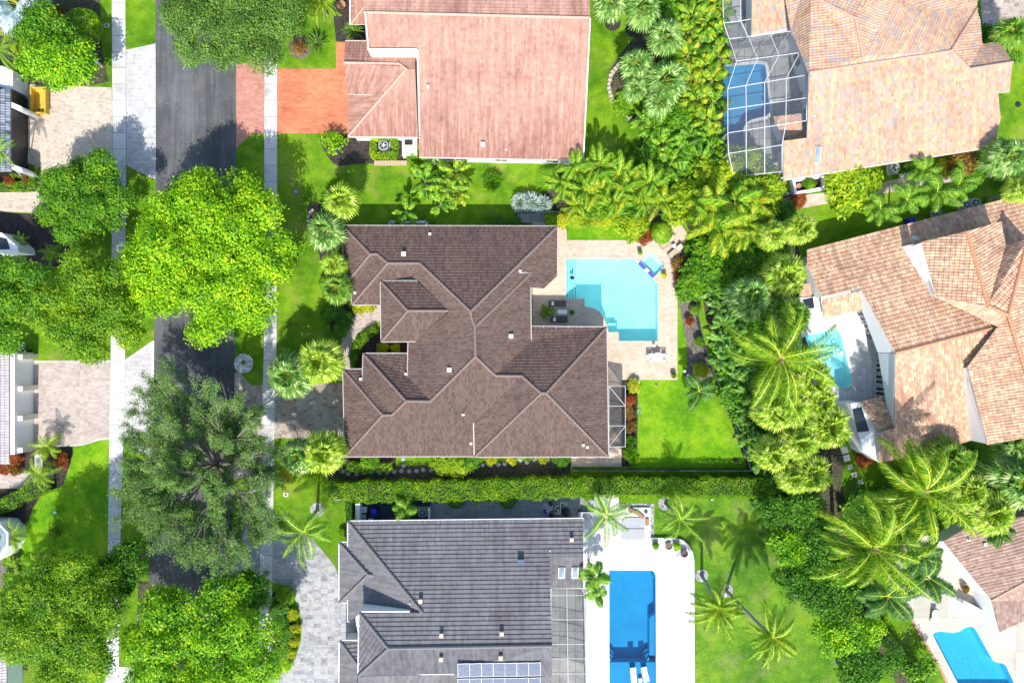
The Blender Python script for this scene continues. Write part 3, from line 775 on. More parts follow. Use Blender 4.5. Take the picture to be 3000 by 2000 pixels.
    def vent(s, p, size=(.42, .42), h=.35, name='roof_vent', mat='cream', label=None):
        q, n = s.hit(p); mb = MB(s.root.location); mb.box(q + Vector((0, 0, h / 2)), (size[0], size[1], h)); mb.box(q + Vector((0, 0, h + .03)), (size[0] * 1.15, size[1] * 1.15, .05)); return mb.build(name, M[mat], s.root, label)
    def pipe(s, p, r=.07, h=.4):
        q, n = s.hit(p); mb = MB(s.root.location); mb.lathe(q, [(r * 2.2, 0), (r * 2, .05), (r, .07), (r, h), (r * .6, h)], 10); return mb.build('vent_pipe', M['cream'], s.root)

def walls(root, px, ez, inset=.55, mat='white', base=0, name='wall', windows=True, soffit=True):
    w2 = ccw([(W(p[0], p[1], ez).x, W(p[0], p[1], ez).y) for p in px]); ins = offset(w2, inset); mb = MB(root.location)
    mb.prism(ins, base, ez - .12); mb.build(name, M[mat], root)
    if windows:
        n = len(ins)
        for i in range(n):
            a, b = Vector((*ins[i], 0)), Vector((*ins[(i + 1) % n], 0)); d = b - a; L_ = d.length
            if L_ < 3.2: continue
            d.normalize(); nr = Vector((d.y, -d.x, 0)); mid = (a + b) / 2
            if nr.dot(-mid) < 6: continue     # only walls the picture can look at
            k = max(1, int(L_ / 4.5))
            for j in range(k):
                c = a + d * L_ * (j + .5) / k + Vector((0, 0, 1.5)) + nr * .02; rz = math.atan2(d.y, d.x)
                fr = MB(root.location)
                for sx in (-1, 1): fr.box(c + d * sx * .72, (.08, .1, 1.3), rz); fr.box(c + Vector((0, 0, sx * .65)), (1.52, .1, .08), rz)
                fr.box(c, (.05, .07, 1.24), rz); f = fr.build('window', M['whitem'], root)
                g = MB(root.location); g.box(c - nr * .0, (1.38, .05, 1.22), rz); g.build('pane', M['glass'], f)
    return ins

def skirt(root, segs, mat='white', name='gable_wall'):
    """wall under a raised roof edge: ((px,py,z_top),(px,py,z_top),z_low) set back a hand's breadth by its own plane"""
    for a, b, zl in segs:
        mb = MB(root.location); A, B = W(a[0], a[1], a[2]), W(b[0], b[1], b[2]); d = (B - A).xy.normalized(); n = Vector((-d.y, d.x, 0)) * .12
        vs = []
        for q in (A, B): vs += [Vector((q.x, q.y, zl)), Vector((q.x, q.y, q.z - .1))]
        vs += [v + n for v in vs]
        mb.add(vs, [(0, 2, 3, 1), (4, 5, 7, 6), (1, 3, 7, 5), (0, 1, 5, 4), (2, 6, 7, 3)])
        mb.build(name, M[mat], root)

def house(name, label, px, py):
    c = W(px, py, 0); return thing(name, label, 'house', c)

def ground_sheet(name, px, z, mat, holes=(), kind='structure', sm=0, edge=None):
    pts = smooth_poly(px, sm) if sm else px; w2 = wpx(pts); o = Vector((w2[0][0], w2[0][1], 0)) * 0
    mb = MB(o); mb.sheet(ccw(w2), z, [wpx(h) for h in holes])
    # a short vertical edge down to the ground so raised paving has a real kerb
    if z > .03:
        n = len(w2); cc = ccw(w2)
        for i in range(n):
            a, b = cc[i], cc[(i + 1) % n]; mb.add([(a[0], a[1], -.02), (b[0], b[1], -.02), (b[0], b[1], z), (a[0], a[1], z)], [(0, 1, 2, 3)])
    o_ = mb.build(name, M[mat]); o_['kind'] = kind; return o_
# ================================================================ GROUND, ROADS, PAVING
POOL_A = [(1658, 758), (1857, 758), (1927, 830), (1927, 999), (1812, 999), (1812, 973), (1782, 973), (1778, 955), (1772, 938), (1765, 925), (1756, 914), (1745, 906), (1730, 901), (1712, 899), (1712, 875), (1658, 875)]
SPA_A = [(1909, 737), (1948, 779), (1917, 811), (1874, 768)]
POOL_B = [(1784, 1669), (1909, 1669), (1917, 1673), (1921, 1684), (1922, 2040), (1785, 2040)]
POOL_C = [(2090, 205), (2110, 196), (2226, 187), (2240, 190), (2244, 202), (2254, 310), (2254, 330), (2245, 342), (2222, 346), (2200, 352), (2185, 362), (2178, 378), (2181, 448), (2176, 460), (2150, 465), (2110, 462), (2095, 450)]
POOL_D = [(2345, 990), (2366, 981), (2440, 965), (2452, 967), (2461, 976), (2496, 1112), (2495, 1126), (2487, 1134), (2470, 1137), (2430, 1130), (2405, 1100), (2375, 1060), (2350, 1025)]
POOL_E = [(2731, 1858), (2738, 1850), (2752, 1847), (2790, 1851), (2809, 1848), (2824, 1838), (2838, 1833), (2851, 1835), (2860, 1845), (2908, 1932), (2918, 1938), (2938, 1941), (2948, 1950), (2990, 2040), (2826, 2040)]
holes = [POOL_A, SPA_A, POOL_B, POOL_C, POOL_D, POOL_E]
mb = MB(); mb.sheet([(-400, -400), (400, -400), (400, 400), (-400, 400)], 0, [wpx(h) for h in holes])
o = mb.build('ground', M['grass']); o['kind'] = 'structure'
G = ground_sheet
G('road', [(456, -300), (694, -300), (693, 430), (687, 1100), (678, 1700), (670, 2400), (428, 2400), (438, 1700), (450, 1100), (456, 560)], .008, 'asphalt')
# driveways and aprons
G('driveway', [(42, 245), (328, 257), (331, 600), (150, 625), (-60, 618), (-60, 565), (105, 562), (118, 545), (120, 492), (58, 470)], .030, 'pv_beige')
G('driveway_apron', [(369, 147), (456, 128), (457, 525), (440, 520), (371, 485)], .024, 'pv_white')
G('driveway', [(60, 1058), (324, 1056), (322, 1285), (290, 1288), (262, 1298), (235, 1305), (185, 1307), (60, 1307)], .030, 'pv_pink')
G('driveway_border', [(60, 1056), (324, 1054), (324, 1060), (60, 1062)], .036, 'deckb')
G('driveway_border', smooth_poly([(60, 1302), (185, 1302), (235, 1300), (262, 1293), (290, 1283), (322, 1281), (322, 1287), (291, 1289), (263, 1299), (236, 1306), (185, 1308), (60, 1308)], 1), .038, 'deckb')
G('driveway_apron', [(366, 1057), (449, 1000), (448, 1320), (440, 1340), (420, 1330), (362, 1290)], .024, 'pv_white')
G('driveway_border', [(366, 1054), (449, 997), (452, 1000), (449, 1330), (443, 1330), (443, 1008), (368, 1062)], .032, 'deck')
G('driveway_apron', [(692, 190), (776, 175), (776, 392), (740, 390), (692, 436)], .024, 'pinkpv')
G('driveway', [(809, 202), (985, 202), (985, 125), (1060, 125), (1060, 392), (809, 391)], .030, 'orange')
G('driveway_apron', [(687, 1095), (700, 1085), (733, 1127), (772, 1127), (768, 1300), (762, 1400), (684, 1400)], .024, 'pv_brown')
G('driveway', [(806, 1127), (1040, 1120), (1040, 1283), (804, 1283)], .030, 'pv_brown')
G('driveway_apron', [(681, 1535), (765, 1545), (758, 1770), (674, 1770)], .024, 'pv_grey')
G('driveway', [(797, 1556), (830, 1563), (880, 1562), (912, 1572), (945, 1612), (980, 1655), (994, 1690), (1060, 1700), (1060, 2060), (740, 2300), (760, 1770)], .030, 'pv_grey')
G('driveway', [(330, 1950), (450, 1960), (450, 2100), (330, 2100)], .030, 'conc')
isl = [(790, 1712)] + [(800 + 84 * math.sin(math.radians(a)), 1840 - 134 * math.cos(math.radians(a))) for a in range(0, 181, 12)] + [(790, 1980)]
G('planting_island', isl, .05, 'grass2'); G('mulch_bed', [(790 + (x - 790) * .8, 1850 + (y - 1845) * .86) for x, y in isl], .06, 'mulch')
# sidewalks
G('sidewalk', [(327, -300), (367, -300), (370, 450), (367, 1057), (362, 1290), (353, 1600), (345, 2300), (300, 2300), (317, 1600), (321, 1290), (325, 1057), (331, 450)], .07, 'conc')
G('sidewalk', [(776, -300), (812, -300), (812, 450), (811, 1000), (806, 1150), (800, 1560), (797, 1760), (788, 2300), (748, 2300), (760, 1760), (764, 1560), (770, 1150), (774, 1000), (775, 450)], .07, 'conc')
# paths
G('path', smooth_poly([(1150, 893), (1095, 893), (1058, 903), (1030, 935), (1008, 972), (1000, 1010), (1008, 1060), (1012, 1130), (1040, 1130), (1030, 1070), (1024, 1040), (1032, 1005), (1050, 975), (1085, 955), (1125, 932), (1150, 925)], 1), .045, 'pv_pink')
G('path', [(975, 1450), (1262, 1452), (1262, 1464), (975, 1466)], .05, 'deckg')
G('path', [(0 - 60, 1385), (158, 1385), (158, 1430), (-60, 1430)], .05, 'pv_pink')
G('path', [(102, 1330), (125, 1330), (125, 1385), (102, 1385)], .045, 'conc')
G('path', [(2283, 602), (2300, 578), (2440, 562), (2570, 545), (2600, 530), (2800, 497), (2905, 506), (2905, 517), (2760, 537), (2545, 574), (2330, 614)], .045, 'pv_beige')
G('driveway', [(2866, -80), (3060, -80), (3060, 62), (2878, 84)], .03, 'pv_brown')
# brown house: patio round the pool
PAT = [(1560, 650), (1634, 650), (1650, 655), (1660, 675), (1661, 703), (1850, 703), (1882, 716), (1915, 700), (1937, 652), (1990, 650), (2012, 683), (2008, 712), (1990, 745), (1985, 800), (1984, 1112), (1822, 1112), (1820, 1366), (1672, 1366), (1672, 1290), (1560, 1290)]
G('patio', PAT, .06, 'pv_patio', [POOL_A, SPA_A])
G('path', [(1508, 624), (1600, 624), (1618, 652), (1508, 652)], .045, 'pv_slate')
G('lawn', [(1664, 655), (1850, 655), (1850, 700), (1664, 700)], .02, 'grass2')
G('lawn', [(1824, 1112), (1984, 1112), (1984, 888), (2010, 1000), (2005, 1100), (2070, 1120), (2190, 1366), (1822, 1366)], .02, 'grass2')
G('mulch_bed', [(1990, 720), (2040, 720), (2040, 900), (2060, 1000), (2092, 1100), (2075, 1130), (2020, 1130), (2002, 1098), (2015, 1080), (2011, 1010), (1990, 890)], .026, 'mulch2')
G('mulch_bed', [(1820, 1112), (1868, 1112), (1868, 1230), (1866, 1340), (1850, 1366), (1822, 1366)], .028, 'mulch')
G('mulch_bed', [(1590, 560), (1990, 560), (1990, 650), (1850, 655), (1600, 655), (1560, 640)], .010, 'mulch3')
G('mulch_bed', smooth_poly([(900, 600), (925, 590), (1005, 640), (1010, 700), (1010, 900), (1065, 905), (1030, 940), (1005, 975), (990, 1000), (965, 960), (955, 880), (945, 780), (905, 640)], 1), .016, 'mulch')
G('mulch_bed', [(1100, 965), (1200, 965), (1200, 1050), (1040, 1085), (1035, 1020), (1060, 985)], .018, 'mulch')
G('mulch_bed', [(960, 1372), (1670, 1345), (1670, 1392), (960, 1425)], .012, 'mulch3')
G('mulch_bed', [(985, 1336), (1160, 1336), (1160, 1376), (1010, 1376)], .020, 'mulch')
# pink house surroundings
G('mulch_bed', smooth_poly([(940, 395), (1225, 395), (1225, 468), (1200, 475), (1100, 478), (1030, 482), (985, 488), (960, 460), (938, 420)], 1), .018, 'mulch')
G('mulch_bed', smooth_poly([(975, -40), (1070, -40), (1070, 122), (985, 122), (978, 60)], 0), .018, 'mulch')
G('mulch_bed', circ(879, 138, 33, 34), .018, 'mulch2')
for cx, cy, r in ((1795, 67, 24), (1856, 85, 24), (2982, 306, 9)): G('mulch_bed', circ(cx, cy, r), .018, 'mulch')
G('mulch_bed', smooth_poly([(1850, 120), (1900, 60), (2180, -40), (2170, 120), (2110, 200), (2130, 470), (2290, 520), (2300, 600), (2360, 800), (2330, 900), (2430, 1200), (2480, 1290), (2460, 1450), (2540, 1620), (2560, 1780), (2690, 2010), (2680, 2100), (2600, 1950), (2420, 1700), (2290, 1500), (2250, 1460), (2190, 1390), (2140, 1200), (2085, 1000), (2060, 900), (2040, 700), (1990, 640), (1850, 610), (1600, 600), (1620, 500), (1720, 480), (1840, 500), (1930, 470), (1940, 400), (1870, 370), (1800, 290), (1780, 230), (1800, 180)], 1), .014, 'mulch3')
G('lawn', [(2085, 960), (2120, 1030), (2170, 1150), (2240, 1370), (2205, 1372), (2140, 1190), (2080, 1020)], .022, 'grass2')
# grey house
G('patio', [(1262, 1446), (1700, 1430), (1716, 1450), (1712, 1535), (1262, 1530)], .05, 'pv_slate')
G('gravel_bed', [(1050, 1464), (1262, 1464), (1262, 1535), (1050, 1535)], .04, 'navy')
G('gravel_bed', [(1692, 1470), (1740, 1462), (1735, 1510), (1692, 1510)], .065, 'gravel')
DB = [(1690, 1520), (1740, 1500), (1740, 1440), (1812, 1440), (1812, 1484), (1905, 1484), (1905, 1574), (1975, 1574), (1998, 1579), (2016, 1594), (2027, 1616), (2031, 1640), (2032, 2100), (1600, 2100), (1600, 1720), (1690, 1720)]
G('pool_deck', DB, .07, 'deck', [POOL_B])
G('gravel_bed', [(1812, 1473), (1916, 1473), (1916, 1574), (1905, 1574), (1905, 1484), (1812, 1484)], .03, 'gravel')
G('gravel_bed', circ(930, 1492, 21), .03, 'gravel'); G('gravel_bed', circ(2056, 1685, 19), .03, 'gravel'); G('gravel_bed', circ(2127, 1729, 20), .03, 'gravel')
G('gravel_bed', [(1948 + 20 * math.cos(a), 1474 - 20 * math.sin(a)) for a in [math.radians(k) for k in range(60, 301, 20)]] + [(1953, 1487), (1951, 1474), (1955, 1462)], .03, 'gravel')
G('gravel_bed', circ(714, 1064, 28, 29) , .055, 'pebble')
G('lawn', smooth_poly([(1925, 1455), (2230, 1455), (2330, 1560), (2400, 1720), (2560, 2100), (2034, 2100), (2034, 1640), (2018, 1590), (1975, 1572), (1920, 1572)], 0), .018, 'grass3')
G('mulch_bed', smooth_poly([(2242, 1452), (2262, 1450), (2300, 1500), (2340, 1580), (2352, 1602), (2340, 1604), (2310, 1550), (2275, 1490)], 1), .024, 'mulch2')
# right house
G('pool_deck', [(2300, 930), (2340, 900), (2400, 850), (2540, 830), (2650, 1020), (2650, 1280), (2560, 1260), (2524, 1275), (2480, 1287), (2400, 1200), (2280, 1100)], .07, 'deckg', [POOL_D])
# bottom right house
DE = [(2637, 1606), (2707, 1568), (2780, 1570), (2930, 1757), (3060, 1780), (3060, 2100), (2815, 2100), (2754, 1965), (2650, 1783), (2600, 1690)]
G('pool_deck', DE, .07, 'deckb', [POOL_E])
G('brick_edging', [(2650, 1783), (2754, 1965), (2815, 2100), (2821, 2098), (2760, 1962), (2656, 1780)], .085, 'pinkpv'); G('brick_edging', [(2635, 1603), (2705, 1564), (2709, 1570), (2640, 1610)], .085, 'pinkpv')
# top right cage deck
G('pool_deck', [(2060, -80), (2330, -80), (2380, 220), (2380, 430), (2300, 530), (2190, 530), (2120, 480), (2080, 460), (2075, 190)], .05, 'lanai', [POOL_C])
# left beds
G('mulch_bed', [(-60, 480), (118, 480), (118, 560), (-60, 565)], .018, 'mulch')
G('mulch_bed', [(-60, 618), (150, 630), (200, 700), (210, 780), (-60, 780)], .018, 'mulch')
G('mulch_bed', smooth_poly([(-60, 1310), (215, 1308), (205, 1360), (185, 1420), (120, 1450), (95, 1490), (80, 1540), (-60, 1560)], 0), .018, 'mulch')
G('mulch_bed', [(-60, 1550), (75, 1540), (62, 1600), (55, 1660), (50, 1720), (-60, 1720)], .020, 'mulch2')
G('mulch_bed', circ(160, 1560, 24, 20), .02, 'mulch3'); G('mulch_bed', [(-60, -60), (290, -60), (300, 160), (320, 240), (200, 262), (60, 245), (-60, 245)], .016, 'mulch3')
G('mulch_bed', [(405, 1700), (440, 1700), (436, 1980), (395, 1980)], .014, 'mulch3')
G('lawn', [(216, 1306), (262, 1302), (292, 1292), (320, 1288), (316, 1600), (310, 1720), (60, 1720), (60, 1600), (80, 1540), (97, 1490), (122, 1450), (187, 1420), (206, 1360)], .024, 'grass2')

# ================================================================ POOLS
M['pl_a'] = poolfloor('pale_plaster', (.56, .80, .80), (.78, .93, .92)); M['pl_b'] = poolfloor('blue_plaster', (.26, .46, .60), (.36, .58, .70)); M['pl_e'] = poolfloor('sky_blue_ripple_plaster', (.30, .58, .70), (.58, .84, .90), 5)  # ripple light of the water is painted into the sky blue floor colour
M['w_a'] = water('turquoise_water', (.56, .90, .90)); M['w_b'] = water('blue_water', (.20, .60, .78)); M['w_e'] = water('cyan_water', (.24, .64, .80)); M['w_s'] = water('spa_water', (.72, .93, .92))
M['w_s2'] = water('pale_cyan_water', (.55, .84, .88)); M['w_c'] = water('deep_blue_water', (.42, .74, .88))
def pool(name, label, px, depth, floor, wat, coping='pv_patio', cw=.28, ztop=.07, zw=-.07, cat='swimming pool'):
    c = W(*px[0]); t = thing(name, label, cat, c); w2 = ccw(wpx(px))
    b = MB(c); n = len(w2)
    for i in range(n):
        p, q = w2[i], w2[(i + 1) % n]; b.add([(p[0], p[1], -depth), (q[0], q[1], -depth), (q[0], q[1], ztop), (p[0], p[1], ztop)], [(3, 2, 1, 0)])
    b.sheet(w2, -depth); b.build('basin', M[floor], t)
    b = MB(c); b.sheet(offset(w2, -cw), ztop + .012, [offset(w2, .02)]); b.build('coping', M[coping], t)
    b = MB(c); b.sheet(offset(w2, .003), zw); b.build('water_surface', M[wat], t); return t
tA = pool('swimming_pool', 'turquoise swimming pool with one cut corner, in the patio beside the brown tiled roof', POOL_A, 1.5, 'pl_a', 'w_a')
b = MB(tA.location)
for i, x in enumerate((1663, 1671, 1680, 1689)): b.prism(wpx([(1658.5, 758.5), (x, 758.5), (x, 874.5), (1658.5, 874.5)]), -1.5, -.22 - .28 * i)
b.build('steps', M['pl_a'], tA)
b = MB(tA.location); b.prism(wpx([(1782.6, 946), (1806, 946), (1806, 972), (1783, 972)]), -1.48, -.75); b.build('bench', M['pl_a'], tA)
b = MB(tA.location)
for i, x in enumerate((1663, 1671, 1680, 1689)): b.bar((W(x, 759).x, W(x, 759).y, -.21 - .28 * i), (W(x, 874).x, W(x, 874).y, -.21 - .28 * i), .05, .02)
b.build('step_edging', M['dblue'], tA)
tS = thing('spa', 'small square spa with violet tiled edge at the cut corner of the turquoise pool', 'spa', W(1909, 774)); w2 = ccw(wpx(SPA_A)); b = MB(tS.location)
b.prism(w2, -1.1, -.42); 
for i in range(4):
    p, q = w2[i], w2[(i + 1) % 4]; b.add([(p[0], p[1], -.42), (q[0], q[1], -.42), (q[0], q[1], .12), (p[0], p[1], .12)], [(3, 2, 1, 0)])
b.build('basin', M['pl_a'], tS)
b = MB(tS.location); b.prism([(p[0], p[1]) for p in offset(w2, .42)], -.415, -.40); b.build('seat_edging', M['dblue'], tS)
b = MB(tS.location); b.prism([(p[0], p[1]) for p in offset(w2, .47)], -.40, -.392); b.build('footwell', M['pl_e'], tS)
b = MB(tS.location); b.sheet(offset(w2, .003), .03); b.build('water_surface', M['w_s'], tS)
def seg(mbx, p, q, wd, h, z): a, c = W(*p), W(*q); mbx.bar((a.x, a.y, z), (c.x, c.y, z), wd, h)
b = MB(tS.location); seg(b, (1872, 771), (1889, 787), .34, .2, .05); seg(b, (1900, 797), (1914, 812), .34, .2, .05); b.build('violet_tile_band', M['purple'], tS)
b = MB(tS.location); seg(b, (1890, 788), (1899, 796), .36, .2, .055); b.build('spillway', M['white'], tS)
b = MB(tS.location); b.tube([W(1944, 772, .07), W(1941, 775, .7), W(1939, 781, .75), W(1941, 788, .3)], .025, 6); b.build('handrail', M['lgrey'], tS)
tB = pool('swimming_pool', 'long blue rectangular pool in the white deck beside the grey tiled roof', POOL_B, 1.7, 'pl_b', 'w_b', 'deck', .3)
b = MB(tB.location); b.prism(wpx([(1905, 1815), (1921, 1803), (1921, 1925), (1905, 1925)]), -1.65, -.55); b.build('bench', M['pl_b'], tB)
b = MB(tB.location); b.prism(wpx([(1785.3, 1943), (1921.5, 1943), (1921.5, 2039), (1785.3, 2039)]), -1.65, -.40); b.build('sun_shelf', M['pl_b'], tB)
for x0, sg in ((1785.5, 1), (1904.5, -1)):
    b = MB(tB.location)
    for i, r in enumerate((20, 14, 8)): b.prism(wpx([(x0, 1942.5)] + [(x0 + sg * r * math.sin(math.radians(a)), 1942.5 - r * 1.5 * math.cos(math.radians(a))) for a in range(0, 91, 15)]), -1.6, -1.1 + .3 * i)
    b.build('steps', M['pl_b'], tB)
for sg, x in ((1, 1785.5), (-1, 1920.7)): b = MB(tB.location); b.prism(wpx([(x, 1669.5), (x + sg * 14, 1669.5), (x + sg * 14, 1674), (x + sg * 4, 1674), (x + sg * 4, 1695), (x, 1695)]), -1.6, -.5); b.build('corner_seat', M['pl_b'], tB)
pool('swimming_pool', 'deep blue pool under the white framed screen cage', POOL_C, 1.6, 'pl_b', 'w_c', 'deckg', .3, ztop=.05)
tD = pool('swimming_pool', 'pale cyan pool half hidden by the big coconut palm, beside the orange tiled house', POOL_D, 1.1, 'pl_a', 'w_s2', 'deck', .3)
tE = pool('swimming_pool', 'bright sky blue freeform pool in the beige deck at the lower right corner', POOL_E, 1.4, 'pl_e', 'w_e', 'deckb', .4)
b = MB(tE.location)
for i in range(3): b.prism(wpx([(2731.5 + i * 0, 1858.5), (2752, 1848 + i * 0), (2790 - i * 6, 1852), (2738 + (2 - i) * 7, 1885 - i * 6)]), -1.35, -.9 + .22 * i)
b.build('steps', M['pl_e'], tE)

# ================================================================ HOUSES
M['gut_b'] = plain('brown_white_gutter', (.42, .38, .36), .5); M['gut_p'] = plain('pink_gutter', (.62, .50, .44), .5)
# ---- brown house in the middle
hB = house('house', 'large house with a sprawling dark brown barrel tiled hip roof in the centre', 1390, 1000)
R = Roof(hB, M['r_brown'], M['c_brown'], 3.2, .40, .37, .19, .045, .045)
f = R.face
f([(1632, 664), (1005, 662), (1085, 745), (1105, 744), (1136, 771), (1230, 771), (1379, 912)], pitch=.39)
f([(1011, 1336), (1387, 1335), (1389, 1238), (1529, 1101), (1452, 1100), (1393, 1044), (1261, 1175), (1190, 1174), (1149, 1215), (1121, 1215)], pitch=.335)
f([(1197, 1000), (1195, 1102), (1261, 1175), (1393, 1044), (1391, 957), (1379, 912), (1230, 771), (1205, 808), (1228, 824), (1317, 912), (1215, 998)], ez=3.9)
f([(1631, 809), (1632, 664), (1379, 912), (1381, 928), (1524, 799), (1553, 842), (1593, 845)])
f([(1555, 1000), (1553, 803), (1391, 957), (1393, 1044), (1452, 1100)], ez=4.35)
f([(1555, 799), (1524, 799), (1381, 928), (1391, 957), (1553, 803)], ez=4.35)
f([(1391, 1337), (1781, 1336), (1600, 1151), (1585, 1151)], ez=4.0)
f([(1781, 1336), (1776, 959), (1600, 1151)], ez=4.0)
f([(1776, 959), (1555, 957), (1555, 1000), (1452, 1100), (1529, 1101), (1585, 1151), (1600, 1151)], ez=4.0)
f([(1389, 1238), (1391, 1337), (1585, 1151), (1529, 1101)], ez=4.0)
f([(1005, 662), (1009, 837), (1085, 745)])
f([(1009, 837), (1029, 839), (1105, 744), (1085, 745)])
f([(1029, 840), (1032, 892), (1136, 771), (1105, 744)])
f([(1032, 892), (1116, 892), (1116, 824), (1205, 808), (1230, 771), (1136, 771)])
f([(1006, 1082), (1011, 1336), (1121, 1215)])
f([(1063, 1082), (1006, 1082), (1121, 1215), (1149, 1215), (1063, 1113)])
f([(1065, 1036), (1063, 1113), (1149, 1215), (1190, 1174)])
f([(1192, 1036), (1065, 1036), (1190, 1174), (1261, 1175), (1195, 1102)])
R.build('gut_b', brackets=True)
R.ridge([[(1005, 662), (1085, 745), (1105, 744), (1136, 771), (1230, 771), (1379, 912)], [(1085, 745), (1009, 837)], [(1136, 771), (1032, 892)], [(1632, 664), (1379, 912), (1381, 928), (1391, 957)], [(1553, 803), (1391, 957), (1393, 1044)],
         [(1393, 1044), (1452, 1100), (1529, 1101), (1585, 1151), (1600, 1151)], [(1776, 959), (1600, 1151), (1781, 1336)], [(1391, 1337), (1585, 1151)], [(1393, 1044), (1261, 1175), (1190, 1174), (1149, 1215), (1121, 1215), (1011, 1336)], [(1006, 1082), (1121, 1215)], [(1065, 1036), (1190, 1174)]])
for p in ((1184, 745), (1497, 985), (1317, 1083)): R.vent(p)
for p in ((1708, 1303), (1720, 1309), (1260, 686), (1058, 1110), (1190, 1095), (1041, 858), (1380, 1298), (1524, 795)): R.vent(p, (.25, .25), .2)
R.pipe((1357, 1213), .09, .3)
R2 = Roof(hB, M['r_brown'], M['c_brown'], 4.25, .40, .37, .19, .045, .045)
R2.face([(1222, 824), (1116, 824), (1195, 910), (1317, 910)]); R2.face([(1116, 824), (1118, 1000), (1195, 910)]); R2.face([(1118, 1000), (1217, 999), (1317, 910), (1195, 910)])
R2.build('gut_b', brackets=True); R2.ridge([[(1116, 824), (1195, 910), (1317, 910)], [(1118, 1000), (1195, 910)]])
walls(hB, [(1005, 662), (1632, 664), (1631, 809), (1593, 845), (1553, 842), (1400, 900), (1200, 900), (1116, 892), (1032, 892), (1029, 839), (1009, 837)], 3.2, mat='cream')
walls(hB, [(1118, 826), (1390, 826), (1390, 1000), (1118, 1000)], 4.2, mat='cream'); walls(hB, [(1197, 900), (1555, 805), (1555, 1200), (1197, 1200)], 4.2, mat='cream')
walls(hB, [(1391, 960), (1776, 960), (1781, 1336), (1391, 1337)], 4.0, mat='cream'); walls(hB, [(1006, 1082), (1065, 1082), (1065, 1036), (1192, 1036), (1400, 1100), (1400, 1335), (1011, 1336)], 3.2, mat='cream')
# screened porch on its right side
def cage(root, nodes, bars, panels, r=.07, mat='whitem', smat=None):
    b = MB(root.location)
    for p, q in bars: b.bar(nodes[p], nodes[q], r, r)
    b.build('frame', M[mat], root); b = MB(root.location)
    for pn in panels: b.poly([nodes[k] for k in pn])
    b.build('screen', smat or M['screen'], root)
M['cagem'] = plain('off_white_metal', (.52, .54, .56), .5)
M['screen'] = screenmat('insect_screen', a=.33); M['screend'] = screenmat('dark_insect_screen', (.03, .035, .04), .66); M['screenl'] = screenmat('light_insect_screen', (.12, .13, .15), .32)
tp = thing('screen_porch', 'small dark screened porch on the right wall of the brown roofed house', 'screen enclosure', W(1800, 1220))
nd = {}
for j, y in enumerate((1131, 1189, 1247, 1308)):
    nd['a', j] = W(1784, y, 3.0); nd['b', j] = W(1832, y, 2.6); nd['c', j] = Vector((W(1832, y, 2.6).x, W(1832, y, 2.6).y, .06))
bars = [(('a', j), ('b', j)) for j in range(4)] + [(('b', j), ('c', j)) for j in range(4)] + [(('a', j), ('a', j + 1)) for j in range(3)] + [(('b', j), ('b', j + 1)) for j in range(3)] + [(('a', 0), ('b', 1)), (('b', 2), ('a', 3))]
cage(tp, nd, bars, [[('a', j), ('a', j + 1), ('b', j + 1), ('b', j)] for j in range(3)] + [[('b', j), ('b', j + 1), ('c', j + 1), ('c', j)] for j in range(3)] + [[('a', 0), ('b', 0), ('c', 0)], [('a', 3), ('b', 3), ('c', 3)]], .06, 'lgrey', M['screend'])

# ---- pink house at the top
hP = house('house', 'house with a broad salmon pink flat tiled gable roof at the top of the photo', 1450, 230)
R = Roof(hP, M['r_pink'], M['c_pink'], 3.2, .23, .41, None, .05)
f = R.face
f([(1228, 460), (1707, 469), (1728, 53), (1066, 37), (1076, 147), (1220, 147)])
f([(1728, -330), (1066, -330), (1066, 37), (1728, 53)], pitch=.23)
R.build('gut_p'); R.ridge([[(1066, 37), (1728, 53)]], .14)
R.vent((1415, 425), (.4, .4), .35); R.vent((1254, 256), (.28, .28), .25); R.pipe((1483, 438), .05, .25)
R2 = Roof(hP, M['r_pink'], M['c_pink'], 3.0, .25, .41, None, .05); f = R2.face
f([(1020, 400), (1225, 402), (1216, 203), (1190, 203)]); f([(1018, 276), (1022, 400), (1190, 203), (1180, 197), (1103, 279)], eave=((1018, 276), (1020, 400)))
f([(1017, 276), (1103, 279), (1180, 197), (1170, 188), (1008, 184)], eave=((1017, 276), (1103, 279)), ez=3.55); f([(1216, 122), (1012, 122), (1008, 184), (1170, 188), (1190, 203), (1216, 203)])
R2.build('gut_p'); R2.ridge([[(1020, 400), (1190, 203), (1170, 188), (1008, 184)]], .13)
R3 = Roof(hP, M['r_pink'], M['c_pink'], 3.1, .25, .41, None, .05); R3.face([(1028, 72), (1076, 72), (1076, -60), (1050, -60)], eave=((1028, 72), (1076, 72))); R3.face([(1027, -200), (1027, 72), (1069, 20), (1069, -200)]); R3.build(); R3.ridge([[(1028, 72), (1069, 20)]], .1)
walls(hP, [(1228, 460), (1707, 469), (1728, -300), (1070, -300), (1076, 147), (1220, 147)], 3.2, .35); walls(hP, [(1020, 400), (1225, 400), (1225, 130), (1012, 122)], 3.0, .4, windows=False)
skirt(hP, [((1077, 145, 6.1), (1221, 145, 6.1), 2.9), ((1222, 145, 6.1), (1229, 455, 3.3), 2.9), ((1068, 37, 7.0), (1077, 145, 6.1), 2.5), ((1728, 53, 7.0), (1708, 466, 3.3), 0)])
t = thing('utility_enclosure', 'low white walled utility enclosure with a dark grate, beside the pink house', 'enclosure', W(1202, 430)); b = MB(t.location); b.prism(wpx([(1178, 404), (1222, 404), (1222, 456), (1178, 456)], 1.2), 0, 1.2); b.build('wall', M['cream'], t)
b = MB(t.location); c = W(1197, 417, 1.22); b.box(c, (.95, .62, .04)); 
for i in range(7): b.box(c + Vector((-.42 + i * .14, 0, .03)), (.02, .6, .02))
b.build('grate', M['dark'], t)
